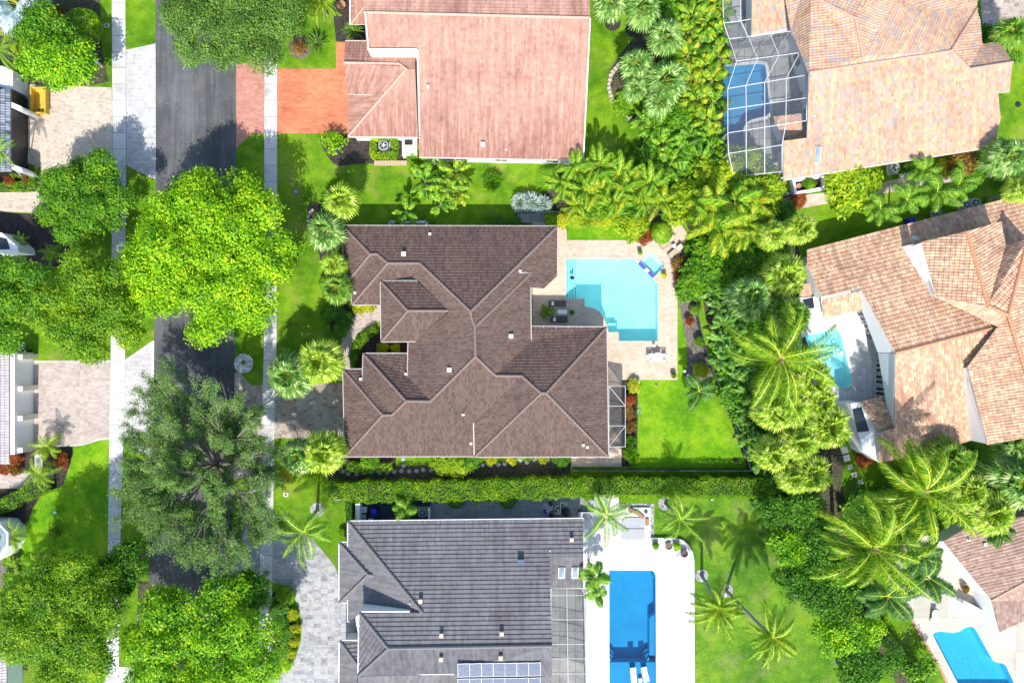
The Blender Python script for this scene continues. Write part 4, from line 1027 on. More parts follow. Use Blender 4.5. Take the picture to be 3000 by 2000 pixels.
t = thing('brick_step', 'low buff brick step along the lawn below the square hedge', 'step', W(1144, 478)); b = MB(t.location)
for i in range(10): b.box(W(1101.5 + i * 9.6, 478, .09), (.37, .55, .18))
b.build('bricks', M['brick'], t)

# ---- grey house at the bottom
hG = house('house', 'house with a dark grey flat tiled roof and solar panels, bottom centre', 1330, 1800)
R = Roof(hG, M['r_grey'], M['c_grey'], 3.2, .30, .46, None, .075); f = R.face
f([(1708, 1519), (1020, 1527), (1238, 1793), (1053, 1793), (1137, 1898), (1617, 1890), (1610, 1631), (1709, 1630)])
f([(1020, 1527), (1020, 1820), (1060, 1795), (1137, 1793), (1238, 1793)])
f([(1611, 1722), (1709, 1720), (1709, 1630), (1610, 1631)], eave=((1611, 1722), (1709, 1720)), ez=3.3, pitch=.3)
f([(1050, 1978), (1330, 1972), (1330, 2200), (1617, 2200), (1617, 1890), (1137, 1898)], ez=3.75, pitch=.3, eave=((1330, 2200), (1617, 2200)))
f([(1053, 1793), (1050, 1978), (1137, 1898)], ez=6.2)
R.build(brackets=True); R.ridge([[(1020, 1527), (1238, 1793)], [(1053, 1793), (1137, 1898), (1617, 1890)], [(1050, 1978), (1137, 1898)]], .17)
for p in ((1233, 1757), (1470, 1852), (1294, 1857), (1293, 1926), (1467, 1922), (1674, 1578)): R.vent(p, (.38, .38), .4, mat='tan')
R.vent((1526, 1643), (.6, .6), .45, 'turbine_vent', 'dblue', 'slate blue square vent'); R.pipe((1202, 1766), .06, .35); R.pipe((1611, 1612), .05, .3)
for x in (1645, 1684):
    q, n = R.hit((x, 1675)); b = MB(hG.location); b.box(q + Vector((0, 0, .12)), (.75, 1.4, .25), rx=math.radians(16)); s_ = b.build('skylight', M['lgrey'], hG)
    b = MB(hG.location); c = q + Vector((0, -.0, .26)); b.add([c + Vector(v) for v in ((-.3, -.6, -.16), (.3, -.6, -.16), (.3, .6, .18), (-.3, .6, .18), (0, -.3, .10), (0, .3, .26))], [(0, 1, 4), (1, 2, 5, 4), (2, 3, 5), (3, 0, 4, 5)]); b.build('pane', M['sky_glass'], s_)
R2 = Roof(hG, M['r_grey'], M['c_grey'], 3.1, .30, .46, None, .075); f = R2.face
f([(995, 1589), (995, 1763), (1078, 1682)]); f([(1022, 1589), (995, 1589), (1078, 1682), (1098, 1684)]); f([(995, 1763), (1020, 1764), (1100, 1686), (1078, 1682)], ez=3.1)
R2.build(); R2.ridge([[(995, 1589), (1078, 1682), (1098, 1684)], [(995, 1763), (1078, 1682)]], .15)
R3 = Roof(hG, M['r_grey'], M['c_grey'], 3.1, .30, .46, None, .075); f = R3.face
f([(996, 1876), (993, 2150), (1048, 2150), (1047, 1945)]); f([(1052, 1876), (996, 1876), (1047, 1945), (1052, 1945)])
f([(1050, 2060), (1330, 2060), (1620, 2200), (1330, 1974), (1050, 1980)], eave=((1050, 2060), (1330, 2060)), ez=3.0)
R3.build(); R3.ridge([[(996, 1876), (1047, 1945)]], .15)
skirt(hG, [((1052, 1795, 6.1), (1051, 1976, 6.1), 2.6), ((1054, 1794, 6.1), (1200, 1794, 6.1), 3.0), ((1051, 1977, 6.1), (1330, 1977, 6.1), 2.8), ((1616, 1890, 6.9), (1609, 1725, 5), 0)])
walls(hG, [(1020, 1527), (1708, 1519), (1709, 1718), (1617, 1722), (1617, 2100), (1052, 2100), (1052, 1985), (1022, 1820)], 3.2, .75, mat='white'); walls(hG, [(996, 1876), (1060, 1876), (1060, 2150), (996, 2150)], 3.1, .4, windows=False)
walls(hG, [(996, 1590), (1050, 1590), (1050, 1763), (996, 1763)], 3.1, .35, windows=False)
# solar panels
q0, n0 = R.hit((1450, 1950)); u = Vector((1, .006, 0)).normalized(); u = (u - n0 * u.dot(n0)).normalized(); v = n0.cross(u)
M['solar'] = (lambda m: m.mat)(N('solar_cells')); mm = M['solar']
_n = mm.node_tree; _b = _n.nodes['Principled BSDF']; _b.inputs['Roughness'].default_value = .5; _b.inputs['Specular IOR Level'].default_value = .2
_br = _n.nodes.new('ShaderNodeTexBrick'); _br.offset = 0; _br.inputs['Scale'].default_value = 1; _br.inputs['Brick Width'].default_value = .155; _br.inputs['Row Height'].default_value = .155; _br.inputs['Mortar Size'].default_value = .007
_br.inputs['Color1'].default_value = (.035, .055, .11, 1); _br.inputs['Color2'].default_value = (.07, .09, .15, 1); _br.inputs['Mortar'].default_value = (.26, .29, .34, 1)
_t = _n.nodes.new('ShaderNodeTexCoord'); _n.links.new(_t.outputs['Object'], _br.inputs['Vector']); _n.links.new(_br.outputs['Color'], _b.inputs['Base Color'])
RM = Matrix((u, v, n0)).transposed().to_4x4()
ORD = ['leftmost', 'second', 'third', 'fourth', 'fifth', 'sixth', 'rightmost']
o0 = R.hit((1341 + 17, 1938))[0]
me_p = me_f = None
for row in range(2):
    for i in range(7):
        q = R.hit((1359 + i * 34.4, 1959 + row * 44 - i * .5))[0] + n0 * .16
        lab = f"dark blue solar panel, {ORD[i]} of the {'upper' if row == 0 else 'lower'} row on the grey roof" if i in (0, 6) else f"dark blue solar panel, {ORD[i]} from the left in the {'upper' if row == 0 else 'lower'} row on the grey roof"
        t = thing('solar_panel', lab, 'solar panel', q, group='solar panels on the grey roof'); t.rotation_euler = RM.to_euler()
        if me_p is None:
            b = MB(); b.box((0, 0, 0), (1.22, 1.58, .03)); o = b.build('cell_sheet', M['solar'], t); me_p = o.data
            b = MB()
            for s_ in (-1, 1): b.box((s_ * .635, 0, 0), (.045, 1.68, .05)); b.box((0, s_ * .815, 0), (1.31, .045, .05))
            o = b.build('frame', M['lgrey'], t); me_f = o.data
        else: link('cell_sheet', me_p, t); link('frame', me_f, t)
# lanai cage
tc = thing('screen_enclosure', 'long narrow screened lanai between the grey roof and the white pool deck', 'screen enclosure', W(1660, 1860)); nd = {}
ys = (1722, 1743, 1814, 1886, 1928, 1972, 2040)
for j, y in enumerate(ys):
    x1 = 1683 if j == 0 else 1712 + (y - 1743) * .02
    nd['a', j] = W(1614, y, 3.3); nd['b', j] = W(1660 + j * .8, y, 3.15); nd['c', j] = W(x1 + (22 if j == 0 else 0), y, 2.8); g = W(x1 + (22 if j == 0 else 0), y, 2.8); nd['d', j] = Vector((g.x, g.y, .07))
bars = []
for j in range(len(ys)):
    bars += [(('a', j), ('b', j)), (('b', j), ('c', j)), (('c', j), ('d', j))]
    if j: bars += [((k, j - 1), (k, j)) for k in 'abcd']
cage(tc, nd, bars, [[(k, j), (k, j + 1), (l, j + 1), (l, j)] for j in range(len(ys) - 1) for k, l in (('a', 'b'), ('b', 'c'), ('c', 'd'))], .05, 'lgrey', M['screen'])
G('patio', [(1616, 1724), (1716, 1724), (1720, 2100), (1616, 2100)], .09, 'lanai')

# ---- top right house
hT = house('house', 'house with a blended pink, yellow and grey tiled roof at the upper right', 2620, 250)
R = Roof(hT, M['r_mix'], M['c_mix'], 3.2, .27, .42, .30, .045, .04); f = R.face
f([(2295, 527), (2914, 429), (2931, 346), (2923, 272), (2957, 270), (2966, 183), (2838, 203), (2785, 150), (2370, 213), (2364, 404), (2294, 413)])
f([(2785, 150), (2861, 27, 3.9), (2725, 30, 4.9), (2625, 0, 5.3), (2532, 165, 6.3), (2370, 213)], gut=False)
f([(2528, 170, 6.3), (2625, 0, 5.3), (2625, -140, 5.3), (2570, -140, 6.6), (2540, 0, 6.6), (2506, 54, 7.0)], gut=False)
f([(2370, 213), (2318, 89), (2300, 0), (2290, -120), (2380, -120, 5.8), (2400, 0, 6.0), (2506, 54, 7.0), (2528, 170, 6.3)], eave=((2318, 89), (2300, 0)), ez=3.6)
f([(2400, 0, 6.0), (2380, -120, 5.8), (2570, -140, 6.6), (2540, 0, 6.6), (2506, 54, 7.0)], gut=False)
f([(2861, 27, 3.9), (2785, 150), (2838, 203), (2877, 130), (2871, 60)], gut=False, ez=3.3)
f([(2625, -140, 4.6), (2625, 0, 5.3), (2725, 30, 4.9), (2861, 27, 3.9), (2866, -60, 3.3), (2860, -140, 3.3)], gut=False)
f([(2966, 183), (2930, 122), (2877, 130), (2838, 203)], eave=((2930, 122), (2877, 130)), ez=3.2)
R.build('gut_p'); R.ridge([[(2370, 213), (2785, 150)], [(2785, 150), (2838, 203), (2966, 183)], [(2528, 170), (2506, 54)], [(2506, 54), (2400, 0)], [(2785, 150), (2861, 27)]], .14)
q, n = R.hit((2393, 455)); b = MB(hT.location); b.box(q + Vector((0, 0, .1)), (.72, 1.95, .22), rx=math.radians(15)); s_ = b.build('skylight', M['tan'], hT); b = MB(hT.location); b.box(q + Vector((0, 0, .24)), (.5, 1.7, .08), rx=math.radians(15)); b.build('pane', M['sky_glass'], s_)
for p in ((2563, 88), (2632, 127), (2695, 128), (2386, 339), (2614, 286)): R.pipe(p, .05, .25)
walls(hT, [(2364, 230), (2370, 404), (2296, 420), (2297, 523), (2910, 428), (2928, 346), (2920, 275), (2950, 265), (2955, 190), (2870, 130), (2860, -130), (2300, -130), (2320, 90)], 3.2, .5)
hs = Roof(hT, M['r_mix'], M['c_mix'], 3.4, .2, .42, .30, .045, .04); hs.face([(2201, 105), (2305, 86), (2297, 0), (2297, -100), (2203, -100), (2203, 0)]); hs.build()
hs = Roof(hT, M['r_mix'], M['c_mix'], 2.4, .25, .42, .30, .045, .04); hs.face([(2266, 342), (2297, 411), (2362, 402), (2347, 333)], eave=((2266, 342), (2297, 411))); hs.build()
walls(hT, [(2203, -100), (2297, -100), (2300, 86), (2205, 100)], 3.3, .4, windows=False); walls(hT, [(2272, 346), (2345, 338), (2356, 396), (2298, 405)], 2.4, .2, windows=False)
# pool cage
tc = thing('screen_enclosure', 'white framed pool cage with clear screens over the deep blue pool', 'screen enclosure', W(2250, 300)); nd = {}
rows = [(115, 92, 3.3), (180, 155, 4.2), (260, 220, 4.8), (321, 287, 4.8), (390, 354, 4.8), (450, 425, 4.4), (518, 503, 3.0)]
xs = [(2136, 2192, 2256, 2316), (2158, 2219, 2282, 2343), (2132, 2185, 2240, 2303, 2366), (2132, 2186, 2240, 2303, 2364), (2132, 2186, 2240, 2302, 2362), (2134, 2186, 2240, 2291), (2150, 2187, 2240, 2291)]
for j, ((yl, yr, z), xr) in enumerate(zip(rows, xs)):
    for i, x in enumerate(xr): nd[j, i] = W(x, yl + (yr - yl) * (x - xr[0]) / (xr[-1] - xr[0]), z)
bars = [((j, i), (j, i + 1)) for j in range(7) for i in range(len(xs[j]) - 1)]; pn = []
for j in range(6):
    n = min(len(xs[j]), len(xs[j + 1]))
    for i in range(n): bars.append(((j, i), (j + 1, i)))
    for i in range(n - 1): pn.append([(j, i), (j, i + 1), (j + 1, i + 1), (j + 1, i)])
bars.append(((1, 3), (2, 4))); pn.append([(1, 3), (2, 4), (2, 3)])
for j in range(7):
    g = nd[j, 0]; nd['g', j] = Vector((g.x, g.y, .05)); bars.append(((j, 0), ('g', j)))
    if j: pn.append([(j - 1, 0), (j, 0), ('g', j), ('g', j - 1)])
for i in range(4):
    for j in (0, 6):
        g = nd[j, i]; nd['h', j, i] = Vector((g.x, g.y + (.3 if j == 0 else -.3) * 0, .05)); bars.append(((j, i), ('h', j, i)))
        if i: pn.append([(j, i - 1), (j, i), ('h', j, i), ('h', j, i - 1)])
nd['t0'] = W(2170, -60, 3.4); nd['t1'] = W(2170, 62, 3.4); nd['t2'] = W(2203, 56, 3.4); nd['t3'] = W(2120, 68, 3.4); nd['t4'] = W(2192, 110, 3.35); nd['t5'] = W(2116, -60, 3.4)
bars += [('t0', 't1'), ('t1', 't2'), ('t1', 't3'), ('t1', 't4'), ('t5', 't3'), ((0, 0), 't3')]; pn += [['t0', 't1', 't3', 't5'], ['t1', 't4', (0, 0), 't3']]
cage(tc, nd, bars, pn, .07, 'cagem', M['screenl'])
t = thing('planter_box', 'open white walled planter with a bush inside, below the blended tile roof', 'planter', W(2360, 540)); b = MB(t.location); z = 1.0
def ring(b, px, th, z0, z1):
    w_ = ccw(wpx(px, z1)); b.sheet(w_, z1, [offset(w_, th)]); i_ = offset(w_, th)
    for l, s_ in ((w_, 1), (i_, -1)):
        for k in range(len(l)):
            p, q = l[k], l[(k + 1) % len(l)]; vs = [(p[0], p[1], z0), (q[0], q[1], z0), (q[0], q[1], z1), (p[0], p[1], z1)]; b.add(vs if s_ > 0 else vs[::-1], [(0, 1, 2, 3)])
ring(b, [(2322, 526), (2415, 512), (2419, 553), (2328, 569)], .28, 0, z); b.build('wall', M['white'], t); b = MB(t.location); b.prism(wpx([(2330, 533), (2408, 521), (2411, 548), (2334, 561)], .6), .05, .5); b.build('soil', M['soil'], t)
shrub(2372, 537, 17, 1.0, 'lf_mid', 'green bush growing in the white walled planter', 'loose', z0=.5)

# ---- right house (orange terracotta)
hR = house('house', 'house with large orange terracotta tiled roofs and white gable walls at the right edge', 2780, 1000)
R = Roof(hR, M['r_terra'], M['c_terra'], 3.2, .30, .46, .32, .06, .055); f = R.face
zr = 7.2
f([(2364, 775), (2364, 732), (2972, 576), (3060, 552), (3060, 700), (2946, 721), (2923, 956), (2622, 1034), (2521, 844), (2409, 870)], eave=((2364, 732), (2972, 576)), pitch=.27)
f([(2573, 1355), (2735, 1325), (2854, 1286), (2834, 1074), (2923, 956), (2622, 1034), (2619, 1252), (2573, 1268)], eave=((2573, 1355), (2854, 1286)), pitch=.28)
R.build('white'); R.ridge([[(2622, 1034), (2923, 956)]], .16); R.pipe((2679, 700), .16, .3)
R2 = Roof(hR, M['r_terra'], M['c_terra'], 5.2, .30, .46, .32, .06, .055); f = R2.face
f([(2699, 709, 5.6), (2739, 867, 6.5), (2894, 896, 8.1), (2831, 678, 7.4)], gut=False); f([(2739, 867, 6.5), (2923, 956, 7.3), (2952, 922, 8.2), (2894, 896, 8.1)], gut=False)
f([(2932, 650, 5.9), (2831, 678, 7.4), (2894, 896, 8.1), (2946, 721, 6.1)], gut=False)
f([(2946, 721, 6.1), (2894, 896, 8.1), (2952, 922, 8.2), (3010, 700, 7.4)], gut=False); f([(3010, 700, 7.4), (2952, 922, 8.2), (3100, 800, 6)], gut=False)
R2.build(); R2.ridge([[(2831, 678), (2894, 896)], [(2894, 896), (2952, 922), (3010, 700)]], .17)
R3 = Roof(hR, M['r_terra'], M['c_terra'], 5.0, .30, .46, .32, .06, .055); f = R3.face
f([(2834, 1074, 6.6), (2894, 1303, 6.2), (3060, 1270, 8.4), (2952, 922, 8.2), (2923, 956, 7.3)], gut=False); f([(2952, 922, 8.2), (3060, 1270, 8.4), (3160, 1240, 6.8), (3100, 800, 6.0)], gut=False)
R3.build(); R3.ridge([[(2952, 922), (3060, 1270)]], .17)
for pp in ([(2412, 933, 3.1), (2530, 905, 3.1), (2521, 852, 4.0), (2409, 878, 4.0)], [(2521, 1177, 3.2), (2573, 1269, 3.4), (2619, 1249, 3.6), (2582, 1160, 3.4)],
 [(2340, 870, 2.8), (2378, 866, 2.8), (2372, 828, 3.4), (2345, 835, 3.2)]): R4 = Roof(hR, M['r_terra'], M['c_terra'], 2.9, .30, .46, .32, .06, .055); R4.face(pp, gut=False); R4.build()
walls(hR, [(2372, 740), (2960, 590), (2960, 950), (2640, 1030), (2530, 850), (2414, 872), (2372, 775)], 3.2, .3); walls(hR, [(2622, 1036), (2920, 960), (2850, 1280), (2573, 1350), (2573, 1270), (2622, 1252)], 3.2, .3)
skirt(hR, [((2674, 715, 5.9), (2726, 821, 6.3), 3.4), ((2699, 712, 5.6), (2740, 868, 6.4), 3.6), ((2836, 1078, 6.5), (2892, 1300, 6.1), 2.6), ((2625, 1036, 6.6), (2622, 1250, 4.1), 3.0), ((2525, 850, 4.6), (2624, 1034, 6.6), 3.0), ((2367, 776, 3.5), (2411, 870, 4.6), 0)])
b = MB(hR.location); b.prism(wpx([(2493, 1182), (2520, 1178), (2573, 1268), (2573, 1352), (2530, 1322)], 3.0), 0, 2.9); b.build('wall', M['white'], hR)
b = MB(hR.location); b.poly([W(2673, 721, 6.0), W(2699, 712, 6.05), W(2739, 862, 6.6), W(2725, 821, 6.4)]); b.build('gable_wall', M['white'], hR); b = MB(hR.location); b.poly([W(2836, 1100, 6.3), W(2891, 1296, 6.15), W(2889, 1290, 3.2), W(2842, 1275, 3.2)]); b.build('gable_wall', M['white'], hR)
def window(root, p0, p1, z0, z1, out=.02, mull=1):
    """upright window between two wall points (world xy) and heights"""
    A, B = Vector((*p0, 0)), Vector((*p1, 0)); d = (B - A).normalized(); rz = math.atan2(d.y, d.x); L_ = (B - A).length; c = (A + B) / 2; fr = MB(root.location)
    for s_ in [-1 + 2 * k / (mull + 1) for k in range(mull + 2)]: fr.box(c + d * s_ * L_ / 2 + Vector((0, 0, (z0 + z1) / 2)), (.09, .12, z1 - z0), rz)
    for z in (z0, z1): fr.box(c + Vector((0, 0, z)), (L_ + .1, .13, .09), rz)
    f_ = fr.build('window', M['whitem'], root); g = MB(root.location); g.box(c + Vector((0, 0, (z0 + z1) / 2)), (L_, .06, z1 - z0 - .05), rz); g.build('pane', M['glass'], f_)
a, c = W(2622, 1060, 3.2), W(2620, 1235, 3.2)
for k in range(4):
    u0, u1 = a.lerp(c, .03 + k * .2), a.lerp(c, .19 + k * .2); window(hR, (u0.x - .55, u0.y), (u1.x - .55, u1.y), .3, 2.4)
a, c = W(2545, 895, 3), W(2612, 1015, 3)
for k in range(3):
    u0, u1 = a.lerp(c, .08 + k * .3), a.lerp(c, .32 + k * .3); window(hR, (u0.x - .3, u0.y - .2), (u1.x - .3, u1.y - .2), .4, 2.4)
b = MB(hR.location); b.poly([W(2497, 1198, 2.95), W(2524, 1192, 2.95), W(2547, 1262, 2.95), W(2512, 1266, 2.95)]); b.build('window', M['glass'], hR, 'dark roof window over the white wing')
b = MB(hR.location); b.prism(wpx([(2342, 872), (2404, 868), (2410, 912), (2352, 906)], 2.7), 0, 2.7); b.build('wall', M['white'], hR)
b = MB(hR.location); b.poly([W(2352, 878, 2.75), W(2382, 871, 2.75), W(2386, 902, 2.75), W(2358, 906, 2.75)]); b.build('window', M['glass'], hR)

# ---- bottom right house
hE = house('house', 'house with a pinkish brown barrel tiled hip roof in the lower right corner', 2960, 1700)
R = Roof(hE, M['r_tan'], M['c_tan'], 3.2, .30, .50, .36, .06, .06); f = R.face
f([(2903, 1757, 3.4), (2762, 1585, 3.2), (2831, 1544, 3.9), (3060, 1500, 5.8), (3060, 1672, 5.6)], gut=False); f([(2927, 1850, 2.9), (3120, 1760, 2.9), (3060, 1672, 5.6), (2903, 1757, 3.4)], gut=False)
R.build(); R.ridge([[(2903, 1757), (3060, 1672)]], .15); R.vent((2883, 1593), (.3, .3), .2); R.pipe((2836, 1580), .1, .3)
walls(hE, [(2766, 1590), (2835, 1550), (3060, 1510), (3060, 1790), (2925, 1840), (2900, 1757)], 3.1, .3); skirt(hE, [((2763, 1588, 3.2), (2903, 1757, 3.4), 0), ((2903, 1758, 3.4), (2926, 1848, 2.9), 0)])
Rn = Roof(hE, M['r_tan'], M['c_tan'], 3.2, .3, .5, .36, .06, .06); Rn.face([(2972, 1538, 4.4), (3060, 1505, 4.4), (3060, 1460, 3.4), (2965, 1500, 3.4)], gut=False); Rn.build()
t = thing('garden_wall', 'low white planter wall at an angle beside the lower right house', 'wall', W(2856, 1785)); b = MB(t.location); a, c = W(2821, 1762, 1.1), W(2892, 1800, 1.1); b.bar((a.x, a.y, .55), (c.x, c.y, .55), .35, 1.1); b.build('wall', M['white'], t); b = MB(t.location); b.bar((a.x, a.y, 1.13), (c.x, c.y, 1.13), .45, .06); b.build('cap', M['deck'], t)

# ---- slices of houses along the left edge
hL = house('house', 'house slice at the upper left edge with a dark blue grey tiled garage roof', -20, 380)
R = Roof(hL, M['r_dark'], M['r_dark'], 3.0, .3, .5, .3, .08, .06); R.face([(31, 262), (31, 502), (-120, 502), (-120, 262)], eave=((31, 262), (31, 502))); R.build()
walls(hL, [(30, 262), (30, 500), (-150, 500), (-150, 200)], 3.0, .1, mat='dark', windows=False); walls(hL, [(38, 205), (5, 190), (-100, 190), (-100, 262), (38, 262)], 2.6, .1, windows=False)
for y in (310, 490): b = MB(hL.location); b.prism(wpx([(30, y - 12), (62, y + 2), (66, y + 10), (64, y + 18), (30, y + 4)], 2.9), 0, 2.9); b.build('pilaster', M['white'], hL)
hM = house('house', 'house slice at the left edge with a pale barrel tiled roof and white garage wall', 0, 1200)
R = Roof(hM, M['r_pale'], M['c_pink'], 3.2, .3, .42, .3, .05, .05); R.face([(27, 1032), (27, 1360), (-140, 1360), (-140, 1032)], eave=((27, 1032), (27, 1360))); R.build()
walls(hM, [(34, 1040), (34, 1325), (-150, 1325), (-150, 1040)], 3.2, -.25, windows=False)
for y in (1045, 1138, 1225, 1318): b = MB(hM.location); b.prism(wpx([(30, y - 7), (66, y - 7), (66, y + 7), (30, y + 7)], 2.6), 0, 2.6); b.build('pilaster', M['cream'], hM)
hN = house('house', 'house corner with a white framed glass bay at the left edge', -20, 1600)
b = MB(hN.location); b.prism(wpx([(-150, 1520), (0, 1535), (24, 1560), (24, 1600), (0, 1640), (-150, 1660)], 2.8), 0, 2.8); b.build('wall', M['white'], hN)
b = MB(hN.location); b.prism(wpx([(-20, 1545), (2, 1547), (17, 1566), (17, 1594), (2, 1618), (-20, 1618)], 2.85), 2.78, 2.86); b.build('skylight', M['sky_glass'], hN)
hO = house('house', 'house corner with a small white gable at the left edge between the trees', -20, 720)
b = MB(hO.location); b.prism(wpx([(-100, 660), (5, 682), (52, 722), (54, 738), (-100, 742)], 2.8), 0, 2.8); b.build('wall', M['white'], hO); b = MB(hO.location); b.prism(wpx([(-20, 690), (20, 700), (28, 730), (-20, 732)], 2.85), 2.78, 2.86); b.build('window', M['glass'], hO)
hQ = house('house', 'corner of a pale blue tiled roof at the lower left edge beside the big tree', -10, 1950)
R = Roof(hQ, M['r_pale'], M['c_pink'], 3.2, .3, .45, .32, .05, .05); R.face([(20, 1876), (20, 2080), (-100, 2080), (-100, 1876)], eave=((20, 1876), (20, 2080))); R.build(); walls(hQ, [(20, 1880), (20, 2080), (-100, 2080), (-100, 1880)], 3.2, .5, windows=False)
# ================================================================ LARGE TREES
broad_tree(638, 757, 280, 298, 5.6, 'lf_lime', 'huge round bright lime green tree spreading over the road', clusters=5200, per=16, lobes=60, leaf=.145, spread=.30, lobe_r=.19, depth=.42)
broad_tree(268, 588, 165, 148, 4.4, 'lf_mid', 'mid green tree over the left sidewalk, directly left of the lime green tree', clusters=2100, per=16, lobes=26, leaf=.135, spread=.26, lobe_r=.21)
broad_tree(275, 905, 182, 172, 6, 'lf_olive', 'olive green tree between the left edge tree and the lime green tree', clusters=2300, per=16, lobes=28, leaf=.13, spread=.25, lobe_r=.21)
broad_tree(45, 885, 130, 165, 6.5, 'lf_mid', 'dense green tree at the left edge, beside the olive green tree', clusters=1300, per=16, lobes=18, leaf=.14, spread=.26, lobe_r=.24)
broad_tree(688, 70, 240, 178, 7, 'lf_oak', 'dull green fine leaved oak over the road at the top of the photo', clusters=3400, per=20, lobes=46, leaf=.11, spread=.30, lobe_r=.19)
wispy_tree(590, 1385, 238, 268, 8, 'lf_wisp', 'open thin leaved tree with bare pale twigs over the lower road', seed=12, nmain=26, dens=.6, leaf=.085)
broad_tree(200, 1800, 212, 238, 7, 'lf_olive', 'big olive green tree in the lower left corner', clusters=3600, per=18, lobes=40, leaf=.125, spread=.28, lobe_r=.20)
broad_tree(360, 1660, 70, 80, 6, 'lf_dark', 'dark green tree at the upper right edge of the lower left tree', clusters=600, per=14, lobes=12, leaf=.15, spread=.3)
broad_tree(606, 1885, 268, 235, 6, 'lf_mid2', 'broad bright green tree over the road at the bottom of the photo', clusters=3600, per=16, lobes=38, leaf=.145, spread=.27, lobe_r=.20)
broad_tree(735, 1722, 62, 58, 5, 'lf_dark', 'dark green tree over the sidewalk, above the bottom road tree', clusters=500, per=13, lobes=11, leaf=.17, spread=.3)
broad_tree(180, 190, 130, 78, 4.5, 'lf_mid2', 'yellow green tree above the beige driveway in the upper left', clusters=1000, per=13, lobes=20, leaf=.16, spread=.3, lobe_r=.26)
broad_tree(130, 85, 90, 70, 4, 'lf_mid', 'leafy green tree beside the clipped round shrub in the upper left', clusters=600, per=13, lobes=14, leaf=.15, spread=.3)
shrub(238, 78, 57, 2.6, 'lf_hedge', 'large clipped round shrub in the upper left front garden', 'clipped')

# ================================================================ RIGHT THICKET
def series(rows, fmt, fn):
    """rows sorted down the picture; the label counts them from the top"""
    words = ['topmost', 'second', 'third', 'fourth', 'fifth', 'sixth', 'seventh', 'eighth', 'ninth', 'tenth', 'eleventh', 'twelfth', 'thirteenth', 'fourteenth', 'fifteenth', 'sixteenth', 'seventeenth', 'eighteenth', 'nineteenth', 'twentieth']
    rows = sorted(rows, key=lambda r: r[1]); n = len(rows)
    for i, r in enumerate(rows):
        w_ = words[0] + ' of the' if i == 0 else ('lowest of the' if i == n - 1 else words[i] + ' from the top of the')
        fn(r, fmt.replace('#', w_))
F = {k: fan_mesh(i, k) for i, k in enumerate(('pf_green', 'pf_yel', 'pf_silv', 'pf_blue'))}
F2 = {k: fan_mesh(i + 9, k, n=44, seg=18, pet=.5, blade=.5, droop=.45) for i, k in enumerate(('pf_green', 'pf_yel', 'pf_silv'))}
for px, py, r, base, lab in ((1790, 10, 58, (1795, 62), 'grey green fan palm above the left dark mulch ring near the top'), (1882, 28, 60, (1858, 82), 'grey green fan palm leaning over the right dark mulch ring near the top')):
    palm(px, py, r, 5.5, F['pf_silv'], lab, base, group='fan palms by the pink house')
series([(1950, 112, 62), (1865, 190, 56), (1948, 240, 72), (1932, 300, 48), (1862, 262, 42)], '# grey green fan palms behind the curved stone border', lambda r, l: palm(r[0], r[1], r[2], 4.5, F['pf_silv'], l, group='fan palms behind the stone border'))
series([(2030, 45, 48), (2072, 60, 45), (2092, 12, 50), (2118, 40, 42), (2100, 100, 45), (2018, 160, 48), (2058, 128, 50), (2068, 190, 52), (2090, 235, 50), (2030, 225, 52), (2045, 290, 45), (2100, 295, 46), (2108, 165, 46), (2080, 350, 48), (2020, 90, 40)],
       '# banana plants left of the white pool cage', lambda r, l: banana(r[0], r[1], r[2] * 1.25, 5, 'bn_yel' if int(r[0]) % 3 else 'bn_green', l, group='banana plants beside the pool cage', wide=.19))
series([(1914, 330, 42), (1885, 350, 40), (1918, 372, 48), (1945, 422, 50), (2025, 400, 55), (2075, 400, 55), (2090, 430, 50), (1985, 440, 50), (1960, 480, 62), (2060, 470, 50)],
       '# yellowing banana plants at the lower left of the thicket', lambda r, l: banana(r[0], r[1], r[2] * 1.2, 4, 'bn_yel' if int(r[1]) % 2 else 'bn_green', l, group='banana plants in the lower thicket', wide=.15))
row = [(1648, 540, 52), (1690, 500, 55), (1712, 560, 58), (1752, 488, 58), (1760, 555, 55), (1812, 512, 60), (1850, 556, 60), (1900, 540, 60), (1880, 590, 50), (1800, 590, 45), (1690, 598, 40), (1935, 590, 50)]
for i, r in enumerate(sorted(row)):
    o_ = ['leftmost', 'second from the left', 'third from the left', 'fourth from the left', 'fifth from the left', 'sixth from the left', 'seventh from the left', 'eighth from the left', 'ninth from the left', 'tenth from the left', 'eleventh from the left', 'rightmost'][i]
    palm(r[0], r[1], r[2] * 1.2, 3.6, feather_mesh(40 + i % 3, ('bn_green', 'bn_green', 'bn_yel')[i % 3], 12, 24, wid=.20, lw=.024, droop=.7, sweep=.9), f'{o_} of the arching palms above the black fence', None, 'clumping_palm', tr=.08, group='arching palms above the fence')
for i, (px, py, r, mt, l) in enumerate(((1270, 470, 50, 'bn_green', 'green banana plant against the eave of the pink house'), (1245, 530, 58, 'bn_green', 'green banana plant on the left of the lawn clump'), (1305, 545, 62, 'bn_yel', 'yellowing banana plant in the middle of the lawn clump'), (1335, 500, 52, 'bn_yel', 'yellow tipped banana plant on the upper right of the lawn clump'), (1290, 595, 45, 'bn_green', 'lowest banana plant of the clump on the shared lawn'), (1340, 560, 48, 'bn_yel', 'golden banana plant on the right of the lawn clump'), (1188, 618, 50, 'bn_green', 'small banana plant alone on the lawn at the wall of the brown house'))):
    banana(px, py, r * 1.2, 4.5, mt, l, wide=.13, group='banana plants on the shared lawn')
